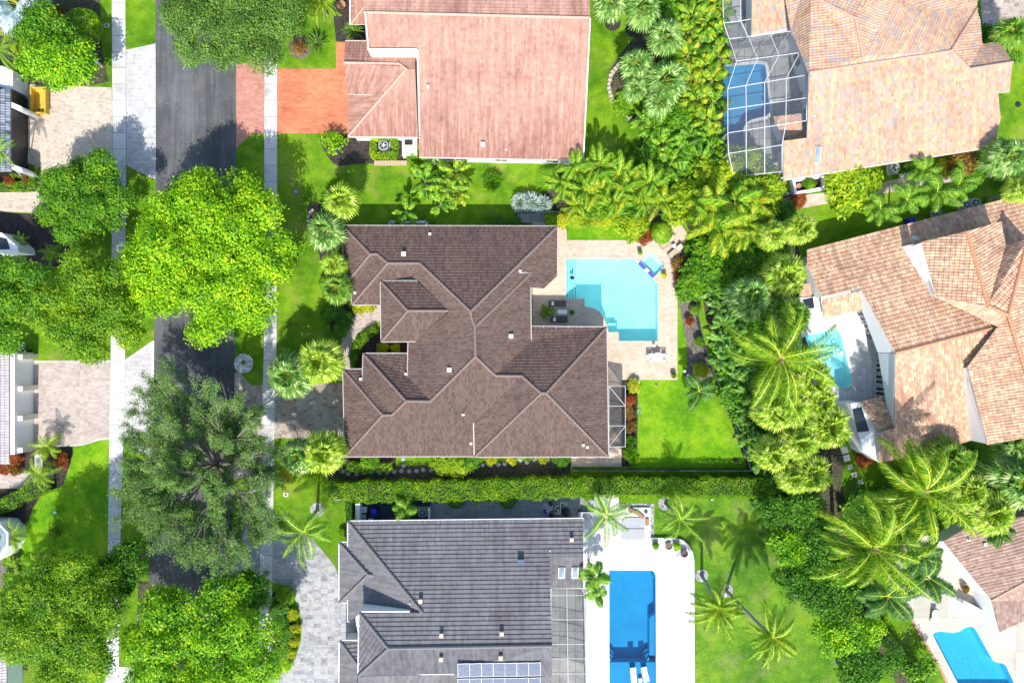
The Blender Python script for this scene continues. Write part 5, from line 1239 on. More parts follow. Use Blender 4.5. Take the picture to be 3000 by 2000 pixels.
series([(2085, 600, 64), (2150, 600, 75), (2105, 668, 75), (2185, 655, 65), (2078, 638, 50), (2215, 590, 50)], '# big arching green palms right of the patio corner', lambda r, l: palm(r[0], r[1], r[2] * 1.3, 4.5, feather_mesh(44 + int(r[0]) % 2, ('bn_green', 'bn_yel')[int(r[0]) % 2], 10, 24, wid=.22, lw=.028, droop=.7, sweep=.9), l, None, 'clumping_palm', tr=.1, group='arching palms right of the patio'))
series([(2090, 862, 42), (2105, 905, 42), (2120, 950, 46), (2150, 985, 44), (2118, 1000, 44), (2145, 1040, 48), (2175, 1075, 44), (2160, 1110, 48), (2195, 1150, 46), (2185, 1195, 46), (2215, 1235, 48), (2200, 1290, 44), (2240, 1290, 48), (2225, 1345, 46), (2265, 1375, 50), (2235, 1410, 44), (2285, 1430, 50), (2170, 935, 44), (2105, 1055, 36)],
       '# dark bird of paradise plants along the back fence', lambda r, l: banana(r[0], r[1], r[2] * 1.2, 2.6, 'bn_dark', l, ('bird_of_paradise', 'bird of paradise'), .13, 14, 'bird of paradise plants along the back fence'))
# shrubs of the thicket
series([(2009, 600, 62), (2160, 520, 75), (2235, 560, 62), (2085, 520, 65), (2205, 612, 55), (2130, 470, 45), (2190, 480, 50)], '# yellow green bushes below the pool cage', lambda r, l: shrub(r[0], r[1], r[2], 3.2, 'lf_yel', l, 'ball', group='yellow green bushes below the pool cage'))
series([(2095, 762, 70), (2050, 800, 48), (2024, 838, 44), (2124, 815, 52), (2152, 742, 62), (2200, 760, 55), (2170, 830, 50)], '# rounded mid green bushes right of the patio', lambda r, l: shrub(r[0], r[1], r[2], 2.6, 'lf_mid', l, 'ball', group='mid green bushes right of the patio'))
series([(2150, 1160, 42), (2190, 1220, 45), (2170, 1020, 45), (2215, 1100, 55), (2250, 1440, 55), (2300, 1340, 60), (2290, 1480, 55), (2230, 960, 60), (2260, 720, 60), (2250, 1230, 60), (2340, 1450, 55), (2210, 700, 55), (2280, 620, 45)], '# low green shrubs filling in under the right hand palms', lambda r, l: shrub(r[0], r[1], r[2], 1.8, 'lf_dark' if int(r[0]) % 3 == 0 else 'lf_mid', l, 'loose', group='dark shrubs under the palms'))
series([(2000, 180, 60), (2060, 120, 60), (2080, 70, 45), (2000, 330, 60), (2050, 330, 50), (2040, 380, 50), (1960, 380, 55), (2020, 460, 60), (2070, 450, 50), (2060, 10, 60), (1980, 40, 50), (2060, 250, 40), (1830, 560, 60), (1740, 600, 40), (1920, 450, 45), (1990, 520, 60), (1925, 560, 50)], '# low green understorey bushes below the banana leaves', lambda r, l: shrub(r[0], r[1], r[2], 2.2, 'lf_mid', l, 'loose', group='understorey bushes'))
shrub(1850, 300, 45, .8, 'lf_hedge', 'low green ground bush inside the curved stone border', 'loose')
series([(2276, 1500, 50), (2348, 1480, 52), (2372, 1545, 62), (2315, 1600, 60), (2396, 1615, 58), (2332, 1690, 68), (2430, 1671, 62), (2408, 1745, 70), (2458, 1795, 60), (2455, 1850, 75), (2515, 1855, 66), (2508, 1925, 62), (2560, 1945, 62), (2500, 1985, 60), (2480, 1740, 50)], '# dense dark green trees down the lower right boundary', lambda r, l: broad_tree(r[0], r[1], r[2] * 1.0, r[2] * 1.0, 3.6, ('lf_dark', 'lf_mid', 'lf_mid', 'lf_mid2')[int(r[0]) % 4], l, 'boundary trees', clusters=330, per=12, lobes=10, leaf=.15, spread=.26))
shrub(2700, 1955, 48, 3, 'lf_mid', 'thin leggy young tree at the edge of the lower right deck', 'airy', cat='tree', name='young_tree'); shrub(2590, 1815, 16, .7, 'lf_olive', 'tiny shrub in the grass strip left of the beige deck', 'airy')
hedge(wpx([(2535, 1790), (2600, 1880), (2700, 2020)], 0), 1.0, 1.8, 'lf_dark', 'narrow clipped dark hedge between the boundary trees and the beige deck', 170)
# right hand palms
M['stalk'] = plain('dry_flower_stalk', (.32, .24, .16), .9)
T_ = [(2296, 808, 74, 'pf_yel'), (2198, 871, 74, 'pf_silv'), (2345, 672, 52, 'pf_yel'), (2263, 690, 50, 'pf_yel'), (2310, 925, 72, 'pf_green'), (2372, 1115, 74, 'pf_yel'), (2267, 1205, 66, 'pf_yel'), (2308, 1190, 76, 'pf_yel'), (2418, 1250, 80, 'pf_yel'), (2338, 1296, 66, 'pf_yel'), (2262, 1330, 58, 'pf_yel'), (2372, 1385, 70, 'pf_yel'), (2400, 1180, 60, 'pf_yel'), (2320, 1400, 50, 'pf_yel')]
series(T_, '# lime fan palms left of the orange tiled house', lambda r, l: palm(r[0], r[1], r[2] * 1.05, 5.5, F2[r[3]], l, group='fan palms left of the orange tiled house'))
CO = [feather_mesh(s_, 'fe_yel', 25, 56, wid=.15, sweep=.8, lw=.0085, droop=1.2) for s_ in (1, 2)]; CG = feather_mesh(3, 'fe_green', 13, 38, wid=.16, sweep=.7, lw=.01); CD = feather_mesh(4, 'fe_dark', 12, 60, droop=.5, wid=.22, sweep=.25, e_hi=60, e_lo=5)
palm(2285, 1050, 152, 10, CO[0], 'very large coconut palm with long arching fronds, in front of the pale cyan pool', (2255, 1010), 'coconut_palm', group='coconut palms', tr=.22, boots=True)
palm(2700, 1440, 162, 10, CO[1], 'very large coconut palm below the orange tiled house', (2600, 1380), 'coconut_palm', group='coconut palms', tr=.22, boots=True)
palm(2556, 1605, 160, 10, CO[0], 'very large coconut palm between the orange tiled house and the beige deck', (2440, 1560), 'coconut_palm', group='coconut palms', tr=.22, rz=2.2, boots=True)
palm(2105, 1782, 84, 7, CO[1], 'leaning coconut palm with its bare trunk rising from the upper gravel ring', (2056, 1685), 'coconut_palm', group='leaning coconut palms on the lower lawn', rz=1.0, tr=.17)
palm(2263, 1866, 88, 8.5, CO[0], 'leaning coconut palm with its bare trunk rising from the lower gravel ring', (2127, 1729), 'coconut_palm', group='leaning coconut palms on the lower lawn', rz=4.0, tr=.17)
palm(1775, 1505, 84, 6.5, CG, 'feather palm over the corner of the white pool deck', (1745, 1440), 'feather_palm', rz=.4); palm(1992, 1520, 74, 5, CG, 'bright feather palm on the lawn beside the crescent of gravel', (1950, 1474), 'feather_palm', rz=2)
SM = feather_mesh(5, 'fe_green', 9, 22, wid=.30, lw=.03)
palm(1746, 1685, 48, 5, SM, 'upper of two small palms leaning over the blue rectangular pool', (1722, 1640), 'small_palm', group='small palms by the blue pool', tr=.07); palm(1752, 1742, 36, 4.5, SM, 'lower of two small palms leaning over the blue rectangular pool', (1724, 1650), 'small_palm', group='small palms by the blue pool', tr=.07, rz=2)
palm(2047, 1145, 56, 3, CD, 'dark feathery palm inside the back corner of the lawn', None, 'feather_palm', tr=.1)
palm(2690, 1625, 75, 7, CD, 'dark bushy palm over the corner of the beige deck', (2640, 1590), 'foxtail_palm', rz=.9, group='dark bushy palms by the beige deck'); palm(2715, 1690, 80, 7, CD, 'dark bushy palm reaching out over the beige deck', (2640, 1620), 'foxtail_palm', rz=2.5, group='dark bushy palms by the beige deck'); palm(2600, 1745, 85, 6, CD, 'dark bushy palm at the left end of the beige deck', (2560, 1700), 'foxtail_palm', rz=4.2, group='dark bushy palms by the beige deck')
series([(2893, 1499, 80, 'pf_yel'), (2965, 1410, 92, 'pf_silv'), (2778, 1345, 72, 'pf_green'), (2985, 1310, 62, 'pf_silv'), (2830, 1440, 70, 'pf_yel'), (2655, 1500, 60, 'pf_green')], '# fan palms above the lower right house', lambda r, l: palm(r[0], r[1], r[2] * 1.05, 5, F2[r[3]], l, group='fan palms above the lower right house'))
palm(2925, 1562, 42, 5, CD, 'small dark palm overlapping the eave of the lower right house', None, 'small_palm', tr=.07)
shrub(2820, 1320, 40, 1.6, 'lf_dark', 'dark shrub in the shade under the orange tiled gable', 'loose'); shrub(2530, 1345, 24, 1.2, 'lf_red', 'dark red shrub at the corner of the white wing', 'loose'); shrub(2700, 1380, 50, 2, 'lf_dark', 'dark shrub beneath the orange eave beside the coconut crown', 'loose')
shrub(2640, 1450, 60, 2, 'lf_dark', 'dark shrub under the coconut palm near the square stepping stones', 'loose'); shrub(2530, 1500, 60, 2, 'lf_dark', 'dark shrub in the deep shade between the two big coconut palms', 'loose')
# bottom middle left palms round the driveway
series([(940, 1058, 78, 'pf_yel'), (852, 1100, 78, 'pf_silv'), (950, 1325, 72, 'pf_yel'), (872, 1335, 60, 'pf_silv')], '# big fan palms along the brown paver driveway', lambda r, l: palm(r[0], r[1], r[2] * 1.05, 5, F2[r[3]], l, (r[0], r[1]) if False else None, group='fan palms along the brown driveway'))
for px, py, r, k, l in ((1000, 590, 62, 'pf_yel', 'lime fan palm at the upper left corner of the brown roof'), (955, 678, 66, 'pf_silv', 'grey green fan palm left of the brown roof corner'), (978, 775, 45, 'pf_yel', 'small lime palm beside the brown eave'), (985, 845, 56, 'pf_green', 'green fan palm with orange tips beside the brown eave')):
    palm(px, py, r, 4.5, F[k], l, group='fan palms left of the brown roof')
palm(892, 1560, 92, 5.5, CG, 'loose feather palm rising from the gravel ring beside the grey driveway', (930, 1492), 'feather_palm', rz=5)
palm(1188, 1490, 40, 2.5, SM, 'young palm in the dark gravel utility yard', None, 'small_palm', tr=.06)
# left palms
palm(55, 15, 92, 4.5, fan_mesh(21, 'pf_blue', n=16, seg=22, pet=.5, blade=.6, droop=.2), 'silvery blue fan palm at the upper left corner', None); palm(-5, 150, 62, 4, CG, 'feather palm cut by the left edge below the silvery blue palm', None, 'feather_palm', tr=.1)
palm(0, 445, 52, 5.5, CG, 'small feather palm at the left edge over the dark garage roof', (80, 530), 'feather_palm', tr=.07); 
PY = feather_mesh(6, 'fe_yel', 15, 30, wid=.20)
for px, py, r, l in ((140, 1308, 42, 'small date palm at the corner of the pinkish driveway'), (118, 1385, 44, 'small date palm beside the front walk at the left edge'), (34, 1570, 46, 'small date palm below the slanting hedge at the left edge'), (120, 1650, 44, 'small date palm at the top of the lower left tree'), (75, 1695, 46, 'small date palm left of the lower left tree')):
    palm(px, py, r * 1.1, 2, PY, l, None, 'date_palm', tr=.12, group='small date palms on the left')
palm(58, 710, 30, 1.5, PY, 'tiny date palm in the dark bed at the left edge', None, 'date_palm', tr=.1); palm(155, 742, 34, 1.2, PY, 'sprawling date palm in the dark bed under the tree', None, 'date_palm', tr=.1)
SG = feather_mesh(8, 'fe_dark', 40, 26, lw=.022, droop=.1, wid=.13, sweep=.9, e_hi=65, e_lo=5, arch=.5)
palm(928, 128, 29, .6, SG, 'round sago palm beside the mulch ring on the front lawn', None, 'sago_palm', 'sago palm', tr=.15); palm(1036, 92, 30, .7, SG, 'sago palm in the dark bed against the pink house', None, 'sago_palm', 'sago palm', tr=.15)
palm(938, 8, 60, 3, CO[1], 'golden green feather palm at the top edge right of the oak', None, 'feather_palm', tr=.12)
# right top garden
FP = feather_mesh(9, 'fe_green', 11, 34, wid=.24, lw=.016)
for px, py, r, l in ((2704, 500, 46, 'feather palm nearest the round stones below the blended roof'), (2745, 562, 60, 'feather palm in the middle of the row below the blended roof'), (2808, 540, 52, 'feather palm at the right end of the row below the blended roof'), (2655, 585, 56, 'feather palm left of the middle of the row below the blended roof'), (2578, 612, 50, 'feather palm at the left end of the row below the blended roof')):
    palm(px, py, r * 1.15, 3.5, FP, l, None, 'feather_palm', tr=.09, group='feather palms below the blended roof')
palm(2950, 462, 70, 5, F2['pf_silv'], 'grey green fan palm touching the lower right corner of the blended roof', (2865, 485)); palm(2990, 555, 48, 5, F2['pf_yel'], 'orange tipped fan palm at the right edge above the orange roof', None)
palm(2960, 95, 55, 4, F['pf_green'], 'fan palm at the top right edge beside the driveway', (2945, 140)); palm(2985, 330, 30, 4, F['pf_green'], 'small fan palm at the right edge below the manhole', (2932, 392), tr=.1) if False else None
shrub(2490, 540, 84, 3.5, 'lf_yel', 'large bright yellow green tree against the blended tile roof', 'ball', cat='tree', name='broadleaf_tree', ry=78); shrub(2530, 590, 40, 2, 'lf_lime', 'lime bush at the foot of the bright yellow green tree', 'ball')
shrub(2820, 478, 42, 1.8, 'lf_rust', 'rusty orange shrub under the eave of the blended roof', 'loose'); shrub(2765, 495, 24, 1, 'lf_gold', 'yellow shrub beside the rusty orange shrub', 'loose'); shrub(2860, 510, 32, 1.2, 'lf_mid', 'green shrub right of the rusty orange shrub', 'loose'); shrub(2668, 470, 30, 1, 'lf_dark', 'dark low shrub between the air conditioner and the palms', 'loose')
shrub(2338, 585, 24, .8, 'lf_red', 'dark red bush on the paver path below the white planter', 'loose'); shrub(2900, 110, 40, 1.6, 'lf_dark', 'dark green shrub at the corner of the blended roof', 'loose'); shrub(2960, 160, 30, 1.5, 'lf_mid', 'green shrub between the roof and the top right palm', 'loose')
shrub(2960, 520, 40, 1.0, 'lf_dark', 'dark shrub between the two fan palms at the right edge', 'loose')
# shrubs round the brown house
shrub(1940, 682, 32, 1.6, 'lf_lime', 'neat round green bush beside the pool loungers', 'clipped')
shrub(1855, 660, 42, 1.6, 'lf_yel', 'yellow green croton bush at the corner of the patio lawn', 'loose'); shrub(1890, 690, 24, 1, 'lf_red', 'dark red shrub between the croton and the round bush', 'loose'); shrub(1960, 635, 22, 1, 'lf_olive', 'olive shrub behind the round bush', 'loose')
for i, x in enumerate(range(1615, 1840, 32)): shrub(x, 642 + (i % 2) * 3, 22, 1.3, 'lf_gold' if i % 3 == 1 else 'lf_yel', f'{["leftmost", "second", "third", "fourth", "fifth", "sixth", "seventh", "rightmost"][min(i, 7)]}{"" if i in (0, 7) else " from the left"} of the yellow shrubs along the black fence', 'ball', group='yellow shrubs along the fence', ry=26)
for px, py, r, mt, l in ((1998, 775, 26, 'lf_rust', 'rusty shrub at the upper right edge of the patio'), (1996, 815, 22, 'lf_red', 'red bronze shrub on the right edge of the patio'), (2022, 728, 18, 'lf_mid', 'green shrub at the end of the patio path'), (1996, 850, 20, 'lf_mid', 'green shrub lowest on the right edge of the patio'), (2040, 905, 16, 'lf_olive', 'sparse shrub in the strip of mulch beside the fence'), (2050, 1000, 14, 'lf_olive', 'small sparse shrub lower in the strip of mulch'), (2020, 940, 13, 'lf_red', 'tiny reddish shrub in the strip of mulch'), (2055, 1085, 22, 'lf_gold', 'yellow shrub beside the dark feathery palm')):
    shrub(px, py, r, 1.1, mt, l, 'loose')
shrub(1562, 600 - 8, 44, 1.8, 'lf_silver', 'silvery white shrub at the left end of the black fence', 'spiky', ry=32); shrub(1525, 592, 34, 1.6, 'lf_silver', 'left half of the silvery white shrub mass by the fence', 'spiky', ry=30); shrub(1590, 598, 30, 1.6, 'lf_silver', 'right lobe of the silvery white shrub by the fence', 'spiky')
shrub(1442, 535, 35, 1.6, 'lf_mid', 'feathery green shrub with a mulch patch on the shared lawn', 'spiky'); shrub(1460, 650, 20, 1, 'lf_dark', 'dark green shrub left of the slate path', 'loose'); shrub(1505, 648, 18, 1, 'lf_mid', 'green shrub at the corner of the slate path', 'loose'); shrub(1800, 605, 26, 1.5, 'lf_yel', 'yellow bush just behind the black fence', 'ball')
for px, py, r, mt, l in ((975, 910, 34, 'lf_dark', 'dark bush left of the curved front path'), (1010, 940, 26, 'lf_dark', 'dark bush touching the curved front path'), (1000, 965, 22, 'lf_mid', 'green bush in the bend of the curved front path'), (960, 830, 24, 'lf_mid', 'green bush under the small palms by the brown eave'), (1055, 900, 22, 'lf_gold', 'golden shrub at the top of the curved front path'), (1085, 897, 18, 'lf_gold', 'golden shrub against the brown eave near the front path'), (1000, 740, 20, 'lf_olive', 'olive shrub between the palms left of the brown roof'), (940, 640, 20, 'lf_dark', 'dark shrub in the curved bed on the left lawn')):
    shrub(px, py, r, 1.2, mt, l, 'ball')
hedge(wpx([(1104, 965), (1078, 980), (1058, 1000), (1045, 1030)]), .8, .8, 'lf_hedge', 'curved low hedge inside the entry courtyard', 200)
shrub(1120, 1018, 16, .8, 'lf_gold', 'golden shrub in the entry courtyard', 'loose'); shrub(1160, 1020, 14, .8, 'lf_gold', 'second golden shrub in the entry courtyard, nearer the wall', 'loose'); shrub(1035, 1045, 14, .8, 'lf_mid', 'green shrub at the foot of the entry courtyard', 'loose')
hedge(wpx([(1025, 1363), (1060, 1368), (1148, 1365)]), .9, .8, 'lf_hedge', 'low clipped hedge below the lower left of the brown roof', 220)
for px, py, r, mt, l in ((1085, 1345, 26, 'lf_mid', 'green bush between the low hedge and the brown roof'), (1300, 1358, 34, 'lf_yel', 'yellow green bush on the left of the side path clump'), (1345, 1365, 38, 'lf_yel', 'large yellow green bush in the middle of the side path clump'), (1380, 1350, 26, 'lf_mid', 'green bush on the right of the side path clump'), (1440, 1345, 16, 'lf_gold', 'small golden bush against the brown eave'), (1500, 1345, 16, 'lf_gold', 'small golden bush right of its twin by the brown eave'), (1590, 1344, 14, 'lf_gold', 'golden bush near the paved end of the side path'), (1645, 1345, 22, 'lf_mid', 'green bush at the paved end of the side path')):
    shrub(px, py, r, 1.4, mt, l, 'ball')
for px, py, r, mt, l in ((1858, 1130, 20, 'lf_gold', 'golden shrub at the patio end of the porch bed'), (1845, 1170, 18, 'lf_red', 'red bronze shrub beside the dark screened porch'), (1845, 1210, 18, 'lf_rust', 'rusty shrub in the middle of the porch bed'), (1845, 1250, 18, 'lf_rust', 'rusty shrub lower in the porch bed'), (1845, 1325, 26, 'lf_mid', 'green shrub below the porch bed'), (1858, 1350, 20, 'lf_mid', 'green shrub at the lower lawn corner by the porch bed'), (1850, 1290, 18, 'lf_mid', 'green shrub in the lower porch bed')):
    shrub(px, py, r, .9, mt, l, 'spiky' if py > 1280 else 'loose')
# pink house garden
hedge(wpx([(1098, 410), (1160, 410), (1160, 461), (1098, 461)]), .62, 1.0, 'lf_lime', 'square clipped hedge round the air conditioner by the pink house', 260, closed=True, leaf=.06)
shrub(1210, 458, 22, 1.2, 'lf_hedge', 'round clipped bush at the corner of the white utility enclosure', 'clipped'); shrub(978, 418, 36, 2, 'lf_lime', 'sparse lime green shrub in the black mulch bed', 'airy'); shrub(1220, 432, 10, .8, 'lf_gold', 'tiny golden plant beside the white utility enclosure', 'loose')
shrub(876, 138, 26, 1.2, 'lf_rust', 'nearly bare brown shrub in the round mulch bed', 'airy')
# left gardens
hedge(wpx([(-20, 548), (60, 552), (108, 545), (110, 495)]), .8, .9, 'lf_hedge', 'low hedge round the corner bed below the dark garage', 200)
hedge(wpx([(-30, 1500), (40, 1470), (90, 1440), (160, 1415)]), 1.5, 1.3, 'lf_hedge', 'slanting hedge at the left edge above the bright lawn', 130)
for px, py, r, mt, l in ((30, 530, 16, 'lf_red', 'red shrub in the corner bed at the left edge'), (80, 522, 16, 'lf_rust', 'rusty shrub beside the corner hedge on the left'), (45, 505, 18, 'lf_mid', 'green shrub against the dark garage wall'), (45, 1345, 20, 'lf_red', 'bright red shrub below the pale tiled roof'), (10, 1370, 20, 'lf_red', 'dark red shrub at the left edge below the pale roof'), (45, 1375, 16, 'lf_rust', 'orange red shrub under the bright red shrub'), (180, 1350, 22, 'lf_red', 'orange red shrub at the top of the bright left lawn'), (30, 1640, 24, 'lf_olive', 'olive shrub beside the glass bay'), (35, 1690, 24, 'lf_olive', 'olive shrub below the glass bay'), (160, 1560, 16, 'lf_olive', 'small brownish shrub alone on the bright left lawn'), (165, 40, 24, 'lf_rust', 'rusty shrub between the silvery palm and the round shrub'), (20, 75, 34, 'lf_gold', 'golden shrub below the silvery blue palm'), (60, 130, 30, 'lf_yel', 'yellow green shrub above the white railing'), (60, 220, 28, 'lf_mid', 'green shrub beside the white roof corner upper left'), (-5, 20, 40, 'lf_mid', 'green shrub behind the silvery blue palm'), (20, 1960 - 120, 60, 'lf_mid', 'green shrub at the left edge beside the lower left tree')):
    shrub(px, py, r, 1.2, mt, l, 'ball')
# long hedge
hedge(wpx([(975, 1431), (1180, 1430), (1450, 1424), (1700, 1418), (1950, 1418), (2255, 1420)]), 2.1, 2.2, 'lf_hedge', 'very long thick clipped hedge between the brown house and the grey house', 190, leaf=.075)
shrub(2285, 1430, 50, 2.5, 'lf_dark', 'dark bush where the long hedge meets the palms', 'ball')
for px, py, r, l in ((1335, 1462, 28, 'left of two round bushes below the long hedge'), (1487, 1462, 28, 'right of two round bushes below the long hedge')): shrub(px, py, r, 1.3, 'lf_mid', l, 'clipped', group='round bushes below the long hedge')
AG = fan_mesh(33, 'pf_silv', n=1) if False else None
def agave(px, py, r, label):
    c = W(px, py, .4); t = thing('agave', label, 'agave', (c.x, c.y, 0), group='agaves below the long hedge'); b = MB(); rr = r / PPM
    for i in range(16):
        a = i * 2.4; e = .25 + .9 * i / 16; d = Vector((math.cos(a) * math.cos(e), math.sin(a) * math.cos(e), math.sin(e))); s_ = Vector((-math.sin(a), math.cos(a), 0)) * .07
        p1 = d * rr * .5 + Vector((0, 0, .1)); p2 = d * rr + Vector((0, 0, .02)); b.add([Vector((0, 0, .05)) - s_ * .5, Vector((0, 0, .05)) + s_ * .5, p1 + s_, p1 - s_, p2], [(0, 1, 2, 3), (3, 2, 4)])
    b.build('leaves', M['pf_silv'], t); b = MB(); b.lathe((0, 0, 0), [(.12, 0), (.1, .12), (.02, .18)], 8); b.build('core', M['bark'], t)
agave(1398, 1463, 32, 'larger of two grey agaves below the long hedge'); agave(1434, 1462, 25, 'smaller of two grey agaves below the long hedge')
isx = [(835, 1745, 30, 'lf_hedge', 'round clipped bush at the top of the driveway island', 'clipped'), (858, 1800, 16, 'lf_gold', 'uppermost yellow shrub on the driveway island', 'loose'), (865, 1840, 15, 'lf_gold', 'second yellow shrub down on the driveway island', 'loose'), (862, 1878, 15, 'lf_gold', 'third yellow shrub down on the driveway island', 'loose'), (850, 1915, 15, 'lf_gold', 'lowest yellow shrub on the driveway island', 'loose'), (825, 1820, 22, 'lf_dark', 'dark shrub in the middle of the driveway island', 'loose'), (838, 1860, 24, 'lf_mid', 'green bush left of the third yellow island shrub', 'ball'), (830, 1905, 28, 'lf_mid', 'green bush at the lower end of the driveway island', 'ball'), (815, 1780, 30, 'lf_dark', 'dark bush just below the clipped island bush', 'ball'), (835, 1945, 24, 'lf_lime', 'lime bush at the bottom tip of the driveway island', 'ball')]
for px, py, r, mt, l, k in isx: shrub(px, py, r, 1.0, mt, l, k)
hedge(wpx([(1030, 1462), (1030, 1512)]), .8, 1.2, 'lf_dark', 'short dark hedge beside the white yard wall', 180); shrub(1008, 1560, 14, .8, 'lf_hedge', 'small bush at the upper left corner of the grey roof', 'loose')
shrub(838, 1395, 22, .5, 'lf_gold', 'golden flowers at the foot of the fan palms below the brown driveway', 'loose')
shrub(714, 1062, 7, 1.6, 'lf_olive', 'thin sapling in the circle of white pebbles', 'airy', cat='tree', name='sapling')

# ================================================================ FENCES, WALLS, BORDERS
def fence(name, label, pts, h=1.3, step=.13, post=2.4, mat='dark'):
    t = thing(name, label, 'fence', (*pts[0], 0)); 
    for a, c in zip(pts[:-1], pts[1:]):
        A, B = Vector((*a, 0)), Vector((*c, 0)); d = B - A; L_ = d.length; n = max(1, round(L_ / post)); 
        for i in range(n):
            p, q = A.lerp(B, i / n), A.lerp(B, (i + 1) / n); b = MB(t.location); k = int((q - p).length / step)
            for j in range(1, k): b.box(p.lerp(q, j / k) + Vector((0, 0, h / 2)), (.022, .022, h - .1))
            for z in (.12, h - .12): b.bar(p + Vector((0, 0, z)), q + Vector((0, 0, z)), .035, .03)
            b.build('picket_panel', M[mat], t); b = MB(t.location); b.box(p + Vector((0, 0, h / 2 + .03)), (.07, .07, h + .06)); b.build('post', M[mat], t)
        b = MB(t.location); b.bar(A + Vector((0, 0, h)), B + Vector((0, 0, h)), .045, .03); b.build('top_rail', M['dblue'], t)
fence('metal_fence', 'straight dark metal fence above the patio lawn', wpx([(1512, 632), (1512, 626), (1850, 626), (1985, 622)]))
fence('metal_fence', 'long dark picket fence curving round the back of the lawn', wpx([(2030, 720), (2032, 890), (2052, 1000), (2084, 1090), (2135, 1215), (2190, 1372), (1672, 1372), (1672, 1345)]))
def curb(name, label, pts, wd, h, mat, cat, z=0):
    t = thing(name, label, cat, (*pts[0], 0)); b = MB(t.location); r_ = random.Random(4)
    for a, c in zip(pts[:-1], pts[1:]):
        A, B = Vector((*a, z)), Vector((*c, z)); n = max(1, int((B - A).length / .38))
        for i in range(n):
            p = A.lerp(B, (i + .5) / n); d = B - A; b.box(p + Vector((r_.uniform(-.03, .03), r_.uniform(-.03, .03), h / 2)), (.36, wd * r_.uniform(.8, 1.1), h * r_.uniform(.8, 1.1)), math.atan2(d.y, d.x) + r_.uniform(-.1, .1))
    b.build('stones', M[mat], t)
    b = MB(t.location)
    for a, c in zip(pts[:-1], pts[1:]): b.bar((*a, z + .02), (*c, z + .02), wd * .8, .05)
    b.build('footing', M['mulch2'], t)
curb('stone_border', 'curved border of pale stones round the fan palm bed', wpx([(1850, 165), (1815, 190), (1790, 218), (1782, 255), (1790, 290), (1812, 318), (1840, 345), (1865, 368)]), .45, .3, 'stonec', 'border')
curb('stone_border', 'curved dark stone border on the lawn left of the upper fan palms', wpx([(920, 612), (905, 628), (903, 655), (912, 680)]), .3, .2, 'stonec', 'border')
def lowwall(name, label, pts, wd, h, mat='white'):
    t = thing(name, label, 'wall', (*pts[0], 0)); b = MB(t.location); cap = MB(t.location); loop = pts
    for a, c in zip(pts[:-1], pts[1:]): b.bar((*a, h / 2), (*c, h / 2), wd, h); cap.bar((*a, h + .025), (*c, h + .025), wd + .08, .05)
    b.build('wall', M[mat], t); cap.build('cap', M['deck'], t)
lowwall('garden_wall', 'low white wall curving round the corner of the white pool deck', wpx([(1908, 1577), (1972, 1577), (1995, 1582), (2012, 1596), (2023, 1617), (2027, 1642), (2028, 2090)]), .3, .35)
lowwall('yard_wall', 'white wall on the left of the dark gravel utility yard', wpx([(1058, 1464), (1058, 1520)], 0), .45, 1.7); lowwall('yard_wall', 'thin white wall on the right of the dark gravel utility yard', wpx([(1261, 1478), (1261, 1520)]), .12, 1.5, 'whitem')
lowwall('yard_wall', 'short dark wall stub at the upper eave of the brown house', wpx([(1146, 668), (1146, 655), (1252, 655), (1252, 668)]), .25, 1.0, 'grey')

# ================================================================ FURNITURE AND EQUIPMENT
def lounger(px, py, rz, label, mat='sling', z=.07, towel=True, length=2.0, group=None, frame='dark'):
    t = thing('sun_lounger', label, 'sun lounger', W(px, py, 0) + Vector((0, 0, z)), rz, group); b = MB(); L_ = length / 2
    for s_ in (-1, 1): b.box((0, s_ * .33, .30), (length, .05, .05))
    for x in (-L_ + .03, L_ - .03): b.box((x, 0, .30), (.05, .66, .05))
    b.build('frame', M[frame], t)
    for x in (-L_ + .15, L_ - .35):
        for s_ in (-1, 1): b = MB(); b.box((x, s_ * .33, .14), (.05, .05, .28)); b.build('leg', M[frame], t)
    b = MB()
    for i in range(9): b.box((-L_ + .12 + i * .15, 0, .335), (.135, .62, .03))
    b.build('seat', M[mat], t); b = MB(); b.box((L_ - .33, 0, .45), (.66, .62, .04), ry=-.36); b.build('backrest', M[mat], t)
    if towel: b = MB(); b.box((L_ - .46, 0, .455), (.3, .46, .06), ry=-.36); b.build('pillow', M['towel'], t)
    return t
lounger(1632, 890, 3.14, 'upper of two brown wicker loungers on the shaded patio', 'wick', group='wicker loungers on the shaded patio'); lounger(1637, 936, 3.14, 'lower of two brown wicker loungers on the shaded patio', 'wick', group='wicker loungers on the shaded patio')
lounger(1953, 709, .72, 'beige lounger beside the round bush at the patio corner', group='beige loungers by the spa'); lounger(1977, 737, .72, 'beige lounger farther from the round bush at the patio corner', group='beige loungers by the spa')
def table(name, label, px, py, size, h, z, mat='towel', legs='lgrey', rz=0, round_=False):
    t = thing(name, label, 'table', W(px, py) + Vector((0, 0, z)), rz); b = MB()
    if round_:
        b.lathe((0, 0, h - .04), [(size[0] / 2, 0), (size[0] / 2, .04), (.01, .045)], 20); b.build('table_top', M[mat], t); b = MB(); b.lathe((0, 0, 0), [(size[0] * .3, 0), (size[0] * .3, .03), (.04, .05), (.04, h - .05)], 12); b.build('pedestal', M[legs], t)
    else:
        b.box((0, 0, h), (*size, .04)); b.build('table_top', M[mat], t)
        for sx in (-1, 1):
            for sy in (-1, 1): b = MB(); b.box((sx * size[0] * .44, sy * size[1] * .42, h / 2), (.05, .05, h)); b.build('leg', M[legs], t)
    return t
table('side_table', 'white side table between the two wicker loungers', 1646, 914, (1.1, .52), .45, .06); table('side_table', 'small round white table between the two beige loungers', 1972, 722, (.45, .45), .45, .06, round_=True)
